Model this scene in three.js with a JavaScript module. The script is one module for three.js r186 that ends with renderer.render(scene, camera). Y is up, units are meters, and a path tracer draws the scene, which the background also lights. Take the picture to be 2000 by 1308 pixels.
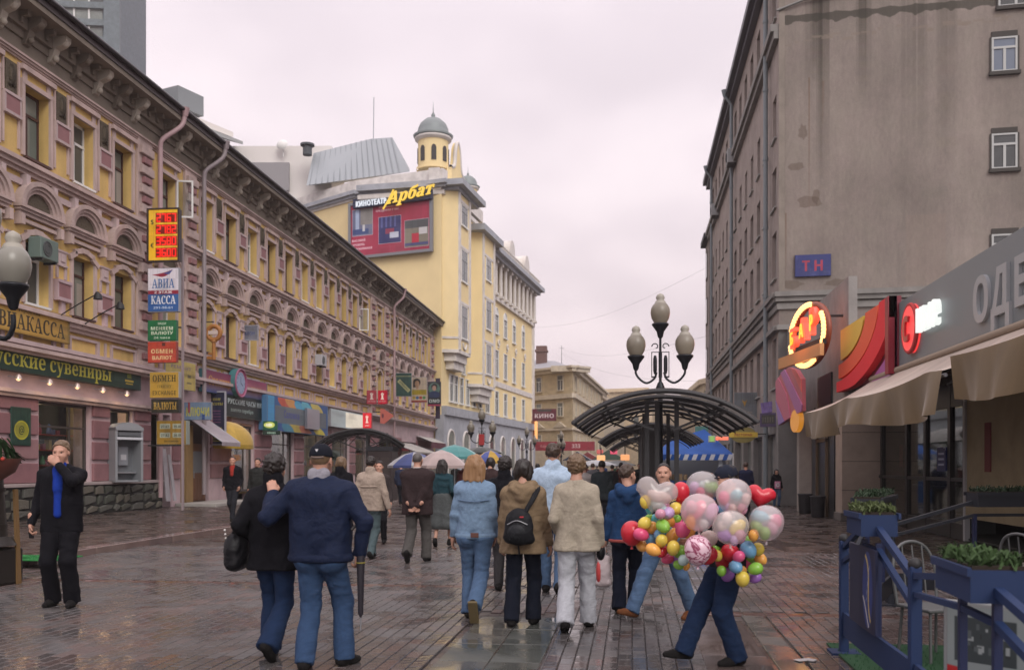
import * as THREE from 'three';
import { mergeGeometries, mergeVertices, toCreasedNormals } from 'three/addons/utils/BufferGeometryUtils.js';
import { RoundedBoxGeometry } from 'three/addons/geometries/RoundedBoxGeometry.js';
import { ConvexGeometry } from 'three/addons/geometries/ConvexGeometry.js';
import { ImprovedNoise } from 'three/addons/math/ImprovedNoise.js';
import { TextGeometry } from 'three/addons/geometries/TextGeometry.js';
import { FontLoader } from 'three/addons/loaders/FontLoader.js';

// ---------------------------------------------------------------- camera, sky, sun, exposure
const scene = new THREE.Scene();
const EYE = 1.62, F = 1850, VX = 235, HY = 910;           // lens of the photograph: focal length, street's vanishing point and horizon in its pixels
const TH = Math.atan(VX / F), CT = Math.cos(TH), ST = Math.sin(TH);
const camera = new THREE.PerspectiveCamera(2 * Math.atan(654 / F) * 180 / Math.PI, 1024 / 669, 0.1, 900);
camera.position.set(0, EYE, 0); camera.rotation.y = TH;
camera.setViewOffset(1024, 669, 0, -(HY - 654) * 669 / 1308, 1024, 669);
camera.focus = 13; camera.userData.fStop = 2.4;
const renderer = new THREE.WebGLRenderer({ antialias: true });
renderer.toneMapping = THREE.LinearToneMapping;
renderer.toneMappingExposure = 1.32;
renderer.shadowMap.enabled = true;

const noiser = new ImprovedNoise(), N3 = (x, y, z) => noiser.noise(x, y, z);
const fbm = (x, y, z, o = 4) => { let s = 0, a = .5; for (let i = 0; i < o; i++) { s += a * N3(x, y, z); x *= 2.03; y *= 2.03; z *= 2.03; a *= .5; } return s; };
let seed_ = 7; const rnd = () => { seed_ = (seed_ * 1664525 + 1013904223) >>> 0; return seed_ / 4294967296; };
const rr = (a, b) => a + (b - a) * rnd(), pick = (a) => a[Math.floor(rnd() * a.length)];
const clamp = (x, a, b) => Math.min(b, Math.max(a, x)), lerp = (a, b, t) => a + (b - a) * t, sst = (a, b, x) => { const t = clamp((x - a) / (b - a), 0, 1); return t * t * (3 - 2 * t); };
{ // an overcast sky: brighter towards the zenith, soft cloud banks, slightly pink
  const w = 1024, h = 512, data = new Float32Array(w * h * 4);
  for (let j = 0; j < h; j++) for (let i = 0; i < w; i++) {
    const el = ((j + .5) / h - .5) * Math.PI, az = (i + .5) / w * 2 * Math.PI, y = Math.sin(el), x = Math.cos(el) * Math.cos(az), z = Math.cos(el) * Math.sin(az);
    const up = Math.max(y, 0), q = 1 / (up + .35);
    let c = fbm(x * q * 1.5 + 3, y * q * 2.2, z * q * 1.5 + 1, 5) + .5 * fbm(x * q * 4, y * q * 6, z * q * 4 + 9, 3);
    c = sst(-.42, .42, c);
    const L = (.64 + .03 * up + .62 * up * up) * (1 + .26 * (c - .5)), o = (j * w + i) * 4;
    const warm = 1 - sst(0, .3, up), g = y < -.02 ? .35 : 1;
    data[o] = L * (1.04 + .06 * warm) * g; data[o + 1] = L * (.93 + .01 * warm) * g; data[o + 2] = L * (.975 - .02 * warm + .03 * (1 - c)) * g; data[o + 3] = 1;
  }
  const t = new THREE.DataTexture(data, w, h, THREE.RGBAFormat, THREE.FloatType);
  t.mapping = THREE.EquirectangularReflectionMapping; t.magFilter = t.minFilter = THREE.LinearFilter; t.needsUpdate = true;
  scene.background = t; scene.environment = t;
}
const sun = new THREE.DirectionalLight(new THREE.Color(1, .96, .9), 1.3);
sun.position.set(45, 72, 42); sun.castShadow = true; sun.shadow.radius = 60; sun.shadow.mapSize.set(2048, 2048);
Object.assign(sun.shadow.camera, { left: -60, right: 60, top: 90, bottom: -60, near: 1, far: 260 }); sun.target.position.set(0, 0, -40);
scene.add(sun, sun.target);
scene.fog = new THREE.FogExp2(new THREE.Color(.80, .74, .75), .0005);

// ---------------------------------------------------------------- helpers
const V = (x, y, z) => new THREE.Vector3(x, y, z);
const ray = (px, py) => { const a = (px - 1000) / F, b = (HY - py) / F; return V(a * CT - ST, b, -a * ST - CT); };
const W = (px, py, d) => ray(px, py).multiplyScalar(d).add(V(0, EYE, 0));           // point at a depth
const Gd = (px, py, y0 = 0) => W(px, py, (EYE - y0) * F / (py - HY));               // point on the ground
const onX = (px, py, X) => { const r = ray(px, py); return W(px, py, X / r.x); };
const onZ = (px, py, Z) => { const r = ray(px, py); return W(px, py, Z / r.z); };
const used = {};
const numbered = (n) => { const k = used[n] = (used[n] ?? -1) + 1; return k ? n + '_' + String(k).padStart(3, '0') : n; };
function tag(o, label, category, group, kind) { o.userData = { ...o.userData, label, category }; if (group) o.userData.group = group; if (kind) o.userData.kind = kind; return o; }
function thing(name, label, category, pos = [0, 0, 0], turn = 0, group) {
  const o = new THREE.Group(); o.name = numbered(name); scene.add(o);
  o.position.set(...(pos.toArray ? pos.toArray() : pos)); o.rotation.y = turn; return tag(o, label, category, group);
}
function boxUV(g) {                                         // uv in metres, projected along each face's main axis
  const p = g.attributes.position, n = g.attributes.normal, uv = new Float32Array(p.count * 2);
  for (let i = 0; i < p.count; i++) {
    const ax = Math.abs(n.getX(i)), ay = Math.abs(n.getY(i)), az = Math.abs(n.getZ(i)), x = p.getX(i), y = p.getY(i), z = p.getZ(i);
    if (ay > ax && ay > az) { uv[2 * i] = x; uv[2 * i + 1] = -z; } else if (ax > az) { uv[2 * i] = z; uv[2 * i + 1] = y; } else { uv[2 * i] = x; uv[2 * i + 1] = y; }
  }
  g.setAttribute('uv', new THREE.BufferAttribute(uv, 2)); return g;
}
const prep = (g) => { g = g.index ? g.toNonIndexed() : g; for (const k of Object.keys(g.attributes)) if (!['position', 'normal', 'uv'].includes(k)) g.deleteAttribute(k); if (!g.attributes.normal) g.computeVertexNormals(); if (!g.attributes.uv) g.setAttribute('uv', new THREE.BufferAttribute(new Float32Array(g.attributes.position.count * 2), 2)); g.clearGroups?.(); return g; };
function weld(geos, keepUV) { const g = mergeGeometries((Array.isArray(geos) ? geos : [geos]).map(prep)); return keepUV ? g : boxUV(g); }
function obj(name, geos, m, parent = scene, keepUV) {
  const g = geos.isBufferGeometry && geos.userData.ready ? geos : weld(geos, keepUV);
  const o = new THREE.Mesh(g, m); o.name = parent === scene ? numbered(name) : name; o.castShadow = o.receiveShadow = true; parent.add(o); return o;
}
const each = (name, geos, m, parent) => geos.map((g) => obj(name, g, m, parent));
const ready = (geos, keepUV) => { const g = weld(geos, keepUV); g.userData.ready = true; return g; };    // shared by many meshes
const at = (g, x = 0, y = 0, z = 0, rx = 0, ry = 0, rz = 0) => { g.applyMatrix4(new THREE.Matrix4().compose(V(x, y, z), new THREE.Quaternion().setFromEuler(new THREE.Euler(rx, ry, rz, 'YXZ')), V(1, 1, 1))); return g; };
const bx = (w, h, d, x, y, z, rx, ry, rz) => at(new THREE.BoxGeometry(w, h, d), x, y, z, rx, ry, rz);
const bb = (x0, x1, y0, y1, z0, z1) => bx(x1 - x0, y1 - y0, z1 - z0, (x0 + x1) / 2, (y0 + y1) / 2, (z0 + z1) / 2);
const rb = (w, h, d, x, y, z, r = .01, rx, ry, rz) => at(new RoundedBoxGeometry(w, h, d, 2, Math.min(r, w * .49, h * .49, d * .49)), x, y, z, rx, ry, rz);
const cyl = (r0, r1, h, x, y, z, n = 16, rx, ry, rz) => at(new THREE.CylinderGeometry(r1, r0, h, n), x, y, z, rx, ry, rz);
const sph = (r, x, y, z, n = 16, sy = 1) => at(new THREE.SphereGeometry(r, n, Math.ceil(n * .7)).scale(1, sy, 1), x, y, z);
const bar = (a, b, r = .02, n = 8) => { const d = V(...b).sub(V(...a)), l = d.length(), g = new THREE.CylinderGeometry(r, r, l, n); g.applyQuaternion(new THREE.Quaternion().setFromUnitVectors(V(0, 1, 0), d.normalize())); return g.translate((a[0] + b[0]) / 2, (a[1] + b[1]) / 2, (a[2] + b[2]) / 2); };
const beam = (a, b, w, h) => { const A = V(...a), B = V(...b), d = B.clone().sub(A), g = new THREE.BoxGeometry(w, h, d.length()), m = new THREE.Matrix4().lookAt(B, A, Math.abs(d.y) > d.length() * .99 ? V(1, 0, 0) : V(0, 1, 0)); g.applyMatrix4(m); const c = A.add(B).multiplyScalar(.5); return g.translate(c.x, c.y, c.z); };
const tube = (pts, r = .02, seg = 24, n = 8) => new THREE.TubeGeometry(new THREE.CatmullRomCurve3(pts.map((p) => V(...p))), seg, r, n);
const lathe = (pts, n = 20, x = 0, y = 0, z = 0) => at(new THREE.LatheGeometry(pts.map((p) => new THREE.Vector2(...p)), n), x, y, z);
function prism(pts, d, x = 0, y = 0, z = 0, rx = 0, ry = 0, rz = 0, bev = 0) { // outline in xy, pushed along +z by d
  const g = new THREE.ExtrudeGeometry(new THREE.Shape(pts.map((p) => new THREE.Vector2(...p))), { depth: d, bevelEnabled: bev > 0, bevelSize: bev, bevelThickness: bev, bevelSegments: 1, curveSegments: 8 }); return at(g, x, y, z, rx, ry, rz);
}
function quadGeo(a, b, c, d, nu = 1, nv = 1, sag = 0) {     // a sheet between four corners a-b (u) and d-c, sagging in the middle
  const pos = [], uv = [], idx = [];
  for (let j = 0; j <= nv; j++) for (let i = 0; i <= nu; i++) { const u = i / nu, v = j / nv, p = V(...a).lerp(V(...b), u).lerp(V(...d).lerp(V(...c), u), v); p.y -= sag * Math.sin(Math.PI * u) * (sag > 0 ? Math.sin(Math.PI * v) : 1); pos.push(p.x, p.y, p.z); uv.push(u, v); }
  for (let j = 0; j < nv; j++) for (let i = 0; i < nu; i++) { const k = j * (nu + 1) + i; idx.push(k, k + 1, k + nu + 2, k, k + nu + 2, k + nu + 1); }
  const g = new THREE.BufferGeometry(); g.setAttribute('position', new THREE.Float32BufferAttribute(pos, 3)); g.setAttribute('uv', new THREE.Float32BufferAttribute(uv, 2)); g.setIndex(idx); g.computeVertexNormals(); return g;
}
// ---- textures and materials
function dataTex(w, h, f, rep, srgb) {
  const d = new Uint8Array(w * h * 4);
  for (let j = 0; j < h; j++) for (let i = 0; i < w; i++) { const c = f(i, j), o = (j * w + i) * 4; if (Array.isArray(c)) { d[o] = c[0]; d[o + 1] = c[1]; d[o + 2] = c[2]; } else d[o] = d[o + 1] = d[o + 2] = c; d[o + 3] = 255; }
  const t = new THREE.DataTexture(d, w, h); t.wrapS = t.wrapT = THREE.RepeatWrapping; t.magFilter = THREE.LinearFilter; t.minFilter = THREE.LinearMipmapLinearFilter; t.repeat.set(rep, rep); if (srgb) t.colorSpace = THREE.SRGBColorSpace; t.needsUpdate = true; return t;
}
const tor = (i, j, n, f, z) => { const a = i / n * 2 * Math.PI, b = j / n * 2 * Math.PI, r = f / 6.283; return [Math.cos(a) * r + z, Math.sin(a) * r, Math.cos(b) * r + z * 2, Math.sin(b) * r]; };
const tn = (i, j, n, f, z, o = 4) => { const [a, b, c, d] = tor(i, j, n, f, z); return fbm(a + 5, b + c * .7, d + c * .71 + 3, o) + .0; };
const mottle = dataTex(256, 256, (i, j) => clamp(222 + 90 * tn(i, j, 256, 7, 1, 5) + rr(-6, 6), 0, 255), 1 / 4.3);          // broad soft unevenness
const plaster = dataTex(256, 256, (i, j) => clamp(128 + 160 * tn(i, j, 256, 24, 2, 4) + rr(-14, 14), 0, 255), 1 / 1.3);     // bump
const wettish = dataTex(256, 256, (i, j) => clamp(90 + 330 * tn(i, j, 256, 6, 7, 5), 25, 220), 1 / 3.7);
const weave = dataTex(128, 128, (i, j) => clamp(205 + 70 * tn(i, j, 128, 9, 4, 4) + rr(-26, 26) + ((i + j) % 4 < 2 ? 8 : -8), 0, 255), 1 / .35);
const streak = dataTex(256, 512, (i, j) => { const v = fbm(i * .09, j * .006, 4.2, 4) * 70 + fbm(i * .02 + 9, j * .015, 1.2, 4) * 90 + rr(-5, 5); return clamp(212 + v, 0, 255); }, 1 / 9);
const wrinkle = dataTex(256, 256, (i, j) => { const w = tn(i, j, 256, 5, 11, 3) * 3, a = (i + .6 * j) / 256 * 6.283 * 3; const r = 1 - Math.abs(Math.sin(a + w * 2.4)), q = 1 - Math.abs(tn(i, j, 256, 9, 17, 3)) * 3; return clamp(90 + 70 * r * sst(-.1, .25, tn(i, j, 256, 4, 23, 2)) + 60 * q, 0, 255); }, 1 / .62);
const L3 = (c) => (Array.isArray(c) ? new THREE.Color().setRGB(...c) : new THREE.Color(c));
const M = (c, rough = .85, o = {}) => new THREE.MeshStandardMaterial({ color: L3(c), roughness: rough, ...o });
const walls = (c, rough = .9, o = {}) => M(c, rough, { map: mottle, bumpMap: plaster, bumpScale: .006, ...o });
const cloth = (c, rough = .95, o = {}) => new THREE.MeshPhysicalMaterial({ color: L3(c), roughness: rough, specularIntensity: .35, map: weave, bumpMap: wrinkle, bumpScale: .009, sheen: Math.max(...[].concat(c)) < .03 ? 0 : .12, sheenRoughness: .6, sheenColor: L3(c), ...o });
const glass = (c = [.06, .07, .07], o = {}) => new THREE.MeshPhysicalMaterial({ color: L3(c), roughness: .06, metalness: 0, ...o });
const glow = (c, k = 1, o = {}) => new THREE.MeshStandardMaterial({ color: L3([.1, .1, .1]), emissive: L3(c), emissiveIntensity: k, roughness: .5, ...o });
const iron = M([.012, .014, .018], .4, { metalness: .5 }), darkIron = M([.02, .02, .022], .55), steel = M([.35, .36, .38], .4, { metalness: .7 }), white = M([.72, .72, .7], .6), black = M([.012, .012, .013], .6);
function canvasTex(w, h, draw) { const c = document.createElement('canvas'); c.width = w; c.height = h; const g = c.getContext('2d'); draw(g, w, h); const t = new THREE.CanvasTexture(c); t.colorSpace = THREE.SRGBColorSpace; t.anisotropy = 8; return t; }
const fill = (g, c, x, y, w, h) => { g.fillStyle = c; g.fillRect(x, y, w, h); };
function txt(g, s, x, y, size, color, font = 'sans-serif', maxW, weight = 'bold', align = 'center') { g.fillStyle = color; g.font = `${weight} ${size}px ${font}`; g.textAlign = align; g.textBaseline = 'middle'; if (maxW) { const w = g.measureText(s).width; g.save(); g.translate(x, y); g.scale(maxW / w, 1); g.fillText(s, 0, 0); g.restore(); } else g.fillText(s, x, y); }
const fnt = await new FontLoader().loadAsync('fonts/droid/droid_sans_bold.typeface.json'), fserif = await new FontLoader().loadAsync('fonts/droid/droid_serif_bold.typeface.json');
const letters = (s, size, depth, font = fnt) => { const g = new TextGeometry(s, { font, size, depth, curveSegments: 3, bevelEnabled: false }); g.computeBoundingBox(); return g; };
// a sign board: body with a printed face on its front (+z); pos = centre of the front, turn about y
function sign(name, label, w, h, d, draw, pos, turn, o = {}) {
  const t = thing(name, label, o.category || 'sign', pos, turn, o.group), asp = w / h, H = o.px || 128, Wd = Math.round(clamp(H * asp, 48, 1024));
  const tex = canvasTex(Wd, H, (g, w, h) => { draw(g, w, h); g.shadowBlur = 0; for (let k = 0; k < 60; k++) { g.globalAlpha = rr(.015, .06); fill(g, rnd() < .7 ? '#1c1812' : '#e8e0d4', rr(-.1, 1) * w, rr(-.1, 1) * h, rr(.02, .4) * w, rr(.02, .5) * h); } for (let k = 0; k < 14; k++) { g.globalAlpha = rr(.04, .12); fill(g, '#1c1812', rr(0, 1) * w, 0, rr(1, 3), rr(.2, 1) * h); } g.globalAlpha = 1; }), mm = o.lit ? new THREE.MeshStandardMaterial({ color: L3([.25, .25, .25]), map: tex, emissive: L3([1, 1, 1]), emissiveMap: tex, emissiveIntensity: o.lit, roughness: .4 }) : M([1, 1, 1], .55, { map: tex });
  obj('case', rb(w, h, d, 0, 0, -d / 2 - .004, .012), M(o.body || [.25, .25, .26], .5), t);
  obj('sign_face', new THREE.PlaneGeometry(w * .97, h * .97), mm, t, true);
  if (o.frame) { const k = o.fw || .05; obj('frame', [bx(w + k, k, d * .5, 0, h / 2, 0), bx(w + k, k, d * .5, 0, -h / 2, 0), bx(k, h - k, d * .5, -w / 2, 0, 0), bx(k, h - k, d * .5, w / 2, 0, 0)], M(o.frame, .5), t); }
  return t;
}
// ---------------------------------------------------------------- ground
const BW = .12, BL = .24, brickTone = [];
for (let k = 0; k < 128; k++) brickTone.push([rr(.8, 1.15), rr(0, 1)]);
const toneAt = (r, c) => brickTone[((r * 37 + c * 101) % 128 + 128) % 128];
const paveJ = (i, j) => { const row = Math.floor(i / 32), off = row % 2 ? 32 : 0, jj = (j + off) % 512, col = Math.floor(jj / 64), e = Math.min(i % 32, 31 - i % 32, jj % 64, 63 - jj % 64); return [row, col, e]; };
const paveMap = dataTex(512, 512, (i, j) => { const [r, c, e] = paveJ(i, j), t = toneAt(r, c), n = rr(-8, 8), s = (e < 1.5 ? .62 : 1) * t[0]; return [clamp((196 + 14 * t[1]) * s + n, 0, 255), clamp(186 * s + n, 0, 255), clamp((182 - 12 * t[1]) * s + n, 0, 255)]; }, 1 / 1.92, true);
const paveBump = dataTex(512, 512, (i, j) => { const [r, c, e] = paveJ(i, j); return clamp(60 + sst(0, 3, e) * 130 + 50 * (toneAt(r, c)[1] - .5) + rr(-10, 10), 0, 255); }, 1 / 1.92);
const pave = (c, o = {}) => new THREE.MeshPhysicalMaterial({ color: L3(c), map: paveMap, bumpMap: paveBump, bumpScale: .006, roughness: .9, roughnessMap: wettish, specularIntensity: .9, ...o });
function sheet(x0, x1, z0, z1, y, nx, nz, tone) {            // a ground sheet, its stone unevenly coloured in broad patches
  const g = new THREE.PlaneGeometry(x1 - x0, z1 - z0, nx, nz).rotateX(-Math.PI / 2).translate((x0 + x1) / 2, y, (z0 + z1) / 2), p = g.attributes.position, c = new Float32Array(p.count * 3);
  for (let i = 0; i < p.count; i++) { const x = p.getX(i), z = p.getZ(i), a = fbm(x * .35, 1, z * .35, 4), b = fbm(x * .9, 7, z * .5, 3); const s = 1 + .55 * a; c[3 * i] = s * (1 + .16 * b); c[3 * i + 1] = s; c[3 * i + 2] = s * (1 - .1 * b); }
  boxUV(g); g.setAttribute('color', new THREE.BufferAttribute(c, 3)); return g;
}
const groundMat = pave([.118, .108, .104], { vertexColors: true });
const street = new THREE.Group(); street.name = 'street_paving'; street.userData = { kind: 'structure', label: 'wet brick paving of the pedestrian street' }; scene.add(street);
const gsheet = new THREE.Mesh(mergeGeometries([sheet(-14, 10, -60, 6, -.014, 96, 160), sheet(-200, -14, -60, 6, -.014, 8, 8), sheet(10, 200, -60, 6, -.014, 8, 8), sheet(-200, 200, -460, -60, -.014, 60, 60), sheet(-200, 200, 6, 60, -.014, 4, 4)]), groundMat);
gsheet.name = 'brick_field'; gsheet.receiveShadow = true; street.add(gsheet);
{ // pavers one by one where they can be told apart
  const blk = (w, l) => { const b = .005, h = .02, x = w / 2, z = l / 2, P = [], q = (...p) => { const [a, b2, c, d] = p; P.push(...a, ...b2, ...c, ...a, ...c, ...d); };
    const t = [[-x + b, 0, z - b], [x - b, 0, z - b], [x - b, 0, -z + b], [-x + b, 0, -z + b]], u = [[-x, -b, z], [x, -b, z], [x, -b, -z], [-x, -b, -z]], s = u.map((p) => [p[0], -h, p[2]]);
    q(...t); for (let k = 0; k < 4; k++) { const m = (k + 1) % 4; q(u[k], u[m], t[m], t[k]); q(s[k], s[m], u[m], u[k]); }
    const g = new THREE.BufferGeometry(); g.setAttribute('position', new THREE.Float32BufferAttribute(P, 3)); g.computeVertexNormals(); return ready(g); };
  const brick = blk(BW - .008, BL - .008), slab = blk(.425, .77), kerbSlab = blk(.232, .98), bigSlab = blk(.54, .9), cross = blk(BL - .008, BW - .008);
  const tones = [[.1, .089, .086], [.114, .094, .089], [.093, .087, .086], [.125, .092, .084], [.104, .097, .094]].map((c) => new THREE.MeshPhysicalMaterial({ color: L3(c), roughness: .75, roughnessMap: wettish, map: mottle, bumpMap: plaster, bumpScale: .002 }));
  const redTone = [[.12, .06, .048], [.105, .058, .048], [.13, .075, .057]].map((c) => new THREE.MeshPhysicalMaterial({ color: L3(c), roughness: .5, roughnessMap: wettish, map: mottle }));
  const slabTone = [[.09, .093, .083], [.08, .086, .077], [.1, .098, .088]].map((c) => new THREE.MeshPhysicalMaterial({ color: L3(c), roughness: .8, roughnessMap: wettish, map: mottle })), pinkTone = [M([.12, .09, .08], .42, { map: mottle, roughnessMap: wettish }), M([.11, .085, .078], .42, { map: mottle, roughnessMap: wettish })];
  const list = [], placed = (geo, m, x, z, name) => list.push({ geo, m, x, z, name, d: -z * CT - x * ST });
  const free = (x, z) => !(x > -1.63 && x < -.73 && z > -10.4) && !(x > .58 && x < 1.42 && z > -10.5) ;
  for (let r = -84; r < 42; r++) for (let c = 0; c < 50; c++) {
    const x = r * BW + .06, z = -6.3 - c * BL - (r & 1 ? .12 : 0), d = -z * CT - x * ST, px = 1000 + F * (x * CT - z * ST * 1 - 0) / d;
    const a = (x * CT - z * ST) / d; const real = (x * CT + -z * ST) / d;
    if (Math.abs(real) > .6 || d < 6.9 || !free(x, z)) continue;
    if (Math.abs(z + 10.63) < .13 && x > .5 || Math.abs(z + 15.7) < .13 && x > .5 || Math.abs(z + 12.55) < .13 && x < -.7) continue;
    const g = fbm(x * .5, 3, z * .5, 3) + rr(-.35, .35); placed(brick, x > 1.4 ? tones[g > .1 ? 3 : g > -.2 ? 1 : 0] : tones[g > .3 ? 3 : g > .12 ? 1 : g > -.1 ? 0 : g > -.3 ? 2 : 4], x, z, 'paving_brick');
  }
  for (let r = -36; r < 19; r++) { const x = r * BL + .12; for (const [z, lo, hi] of [[-10.57, .5, 9], [-10.69, .5, 9], [-15.64, .5, 9], [-15.76, .5, 9], [-12.49, -9, -1.7], [-12.61, -9, -1.7]]) if (x > lo && x < hi) placed(cross, pick(redTone), x, z, 'paving_brick'); }
  for (let c = 0; c < 5; c++) for (const x of [-1.4, -.965]) placed(slab, pick(slabTone), x, -6.6 - c * .78, 'paving_slab');
  for (let c = 0; c < 5; c++) { placed(kerbSlab, slabTone[c % 2 * 2], 1.29, -6.05 - c * .99, 'paving_slab'); if (c < 4) placed(bigSlab, pinkTone[c % 2], .86, -6.9 - c * .91, 'paving_slab'); }
  list.sort((a, b) => a.d - b.d);
  const near = list.slice(0, 300), rest = list.slice(300), mats = new Map();
  const pose = (o, p) => { o.position.set(p.x, rr(-.0015, .0015), p.z); o.rotation.set(rr(-.006, .006), rr(-.008, .008), rr(-.008, .008)); };
  for (const p of near) { const o = new THREE.Mesh(p.geo, p.m); o.name = p.name; pose(o, p); o.receiveShadow = true; street.add(o); }
  for (const p of rest) { const k = p.m.uuid; if (!mats.has(k)) mats.set(k, { m: p.m, l: [] }); mats.get(k).l.push(p); }
  const dummy = new THREE.Object3D();
  for (const { m, l } of mats.values()) { const gs = l.map((p) => { pose(dummy, p); dummy.updateMatrix(); return p.geo.clone().applyMatrix4(dummy.matrix); }); const o = new THREE.Mesh(boxUV(mergeGeometries(gs)), m); o.name = 'paving_brick'; o.userData.kind = 'stuff'; o.receiveShadow = true; street.add(o); }
}
// raised pavement along the left fronts with its granite kerb
const pavement = new THREE.Group(); pavement.name = 'pavement'; pavement.userData = { kind: 'structure', label: 'raised brick pavement along the shop fronts' }; scene.add(pavement); pavement.rotation.y = .0123;
{ const g = sheet(-18, -9.92, -100, 6, .12, 30, 160), o = new THREE.Mesh(g, groundMat); o.name = 'brick_field'; o.receiveShadow = true; pavement.add(o);
  const kg = ready(rb(.3, .17, .985, 0, .035, 0, .02)), kms = [[.2, .14, .125], [.17, .125, .115], [.22, .16, .14]].map((c) => M(c, .5, { map: mottle, roughnessMap: wettish }));
  for (let k = 0; k < 70; k++) { const s = new THREE.Mesh(kg, pick(kms)); s.name = 'kerbstone'; s.position.set(-9.77, .003, -6 - k); s.castShadow = s.receiveShadow = true; pavement.add(s); } }

// ---------------------------------------------------------------- long two-tone building on the left
const PHI = TH - Math.atan(212 / F), LB = new THREE.Group();   // local: x out of the front, y up, -z along the street
LB.name = numbered('long_building'); tag(LB, 'long three-storey ochre and mauve building with arched window hoods and bracketed eaves', 'building');
LB.rotation.y = PHI; LB.position.set(-16.6 * Math.cos(PHI), 0, 16.6 * Math.sin(PHI)); scene.add(LB);
const lw = (x, y, t) => LB.localToWorld(V(x, y, -t));           // building's own metres to the world
LB.updateMatrixWorld(true);
const lbT = (px) => 1850 * 16.6 / 1000 / .9937 / .9935 * (1000 / (1212 - px)) - 1.9;      // where along the front a column of the photograph falls
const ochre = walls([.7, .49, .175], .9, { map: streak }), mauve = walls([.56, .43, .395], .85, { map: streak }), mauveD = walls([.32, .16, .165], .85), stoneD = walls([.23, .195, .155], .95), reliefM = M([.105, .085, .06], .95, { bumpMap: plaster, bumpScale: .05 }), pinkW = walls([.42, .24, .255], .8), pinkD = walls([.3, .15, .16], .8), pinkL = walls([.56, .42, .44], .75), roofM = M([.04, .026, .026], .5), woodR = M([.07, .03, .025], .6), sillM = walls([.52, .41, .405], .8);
const paneMs = [[.13, .145, .135], [.19, .21, .195], [.24, .265, .245], [.09, .095, .095]].map((c) => glass(c, { map: mottle, roughness: .1 })), curtainM = M([.3, .32, .28], .5, { map: streak }), curtainP = M([.4, .37, .33], .5, { map: streak }), curtainG = M([.16, .2, .18], .5, { map: streak }), each2 = (o) => (o.userData.kind = 'stuff');
const BAYS = [], sec = (s0, n, p) => { for (let k = 0; k < n; k++) BAYS.push({ t: 31.11 * (s0 + p * k) - 1.9, arch: 1 }); };
sec(.705, 5, .0757); BAYS.push({ t: 31.11 * 1.111 - 1.9, ris: 1 }); sec(1.215, 11, .0765); BAYS.push({ t: 31.11 * 2.1 - 1.9, ris: 1 }); sec(2.222, 6, .0755);
const OW = 1.18, T0 = 17, T1 = 83.2, UY = [10.3, 12.3], LY = [6.2, 8.05];
{ // wall: piers and bands round the openings
  const g = [], rows = [[4.75, LY[0]], [LY[1], UY[0]], [UY[1], 14.1]];
  for (const [a, b] of rows) g.push(bb(-.55, 0, a, b, -T1, -T0));
  for (const [a, b] of [LY, UY]) { let p = T0; for (const w of BAYS) { g.push(bb(-.55, 0, a, b, -w.t, -p)); p = w.t + OW; } g.push(bb(-.55, 0, a, b, -T1, -p)); }
  g.push(bb(-12, -.56, 4.75, 14.1, -T1, -T1 + .4)); obj('wall', g, ochre, LB);
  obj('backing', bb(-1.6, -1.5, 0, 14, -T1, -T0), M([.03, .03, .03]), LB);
  // roof with deep eaves
  obj('roof', [prism([[-12, 17.2], [.86, 14.52], [.86, 14.26], [.8, 14.26], [.8, 14.4], [-12, 14.4]], T1 + .5 - T0, 0, 0, -T1 - .5)], roofM, LB);
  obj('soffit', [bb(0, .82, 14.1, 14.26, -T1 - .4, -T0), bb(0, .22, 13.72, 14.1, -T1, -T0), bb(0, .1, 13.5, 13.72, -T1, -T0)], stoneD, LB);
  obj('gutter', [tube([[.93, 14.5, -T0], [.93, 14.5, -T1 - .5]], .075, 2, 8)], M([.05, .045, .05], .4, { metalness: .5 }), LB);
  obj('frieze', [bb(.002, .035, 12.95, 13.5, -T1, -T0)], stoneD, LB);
  const prof = (y, d, h) => [bb(0, d, y, y + h * .35, -T1, -T0), bb(0, d * .7, y - h * .35, y, -T1, -T0), bb(0, d * .4, y - h * .65, y - h * .35, -T1, -T0)];
  obj('cornice', prof(13.0, .16, .18), mauve, LB);
  obj('string_course', prof(9.98, .3, .34), mauve, LB); obj('string_course', prof(5.92, .32, .36), mauve, LB);
  obj('string_course', [...prof(4.95, .42, .34)], sillM, LB);
}
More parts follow.
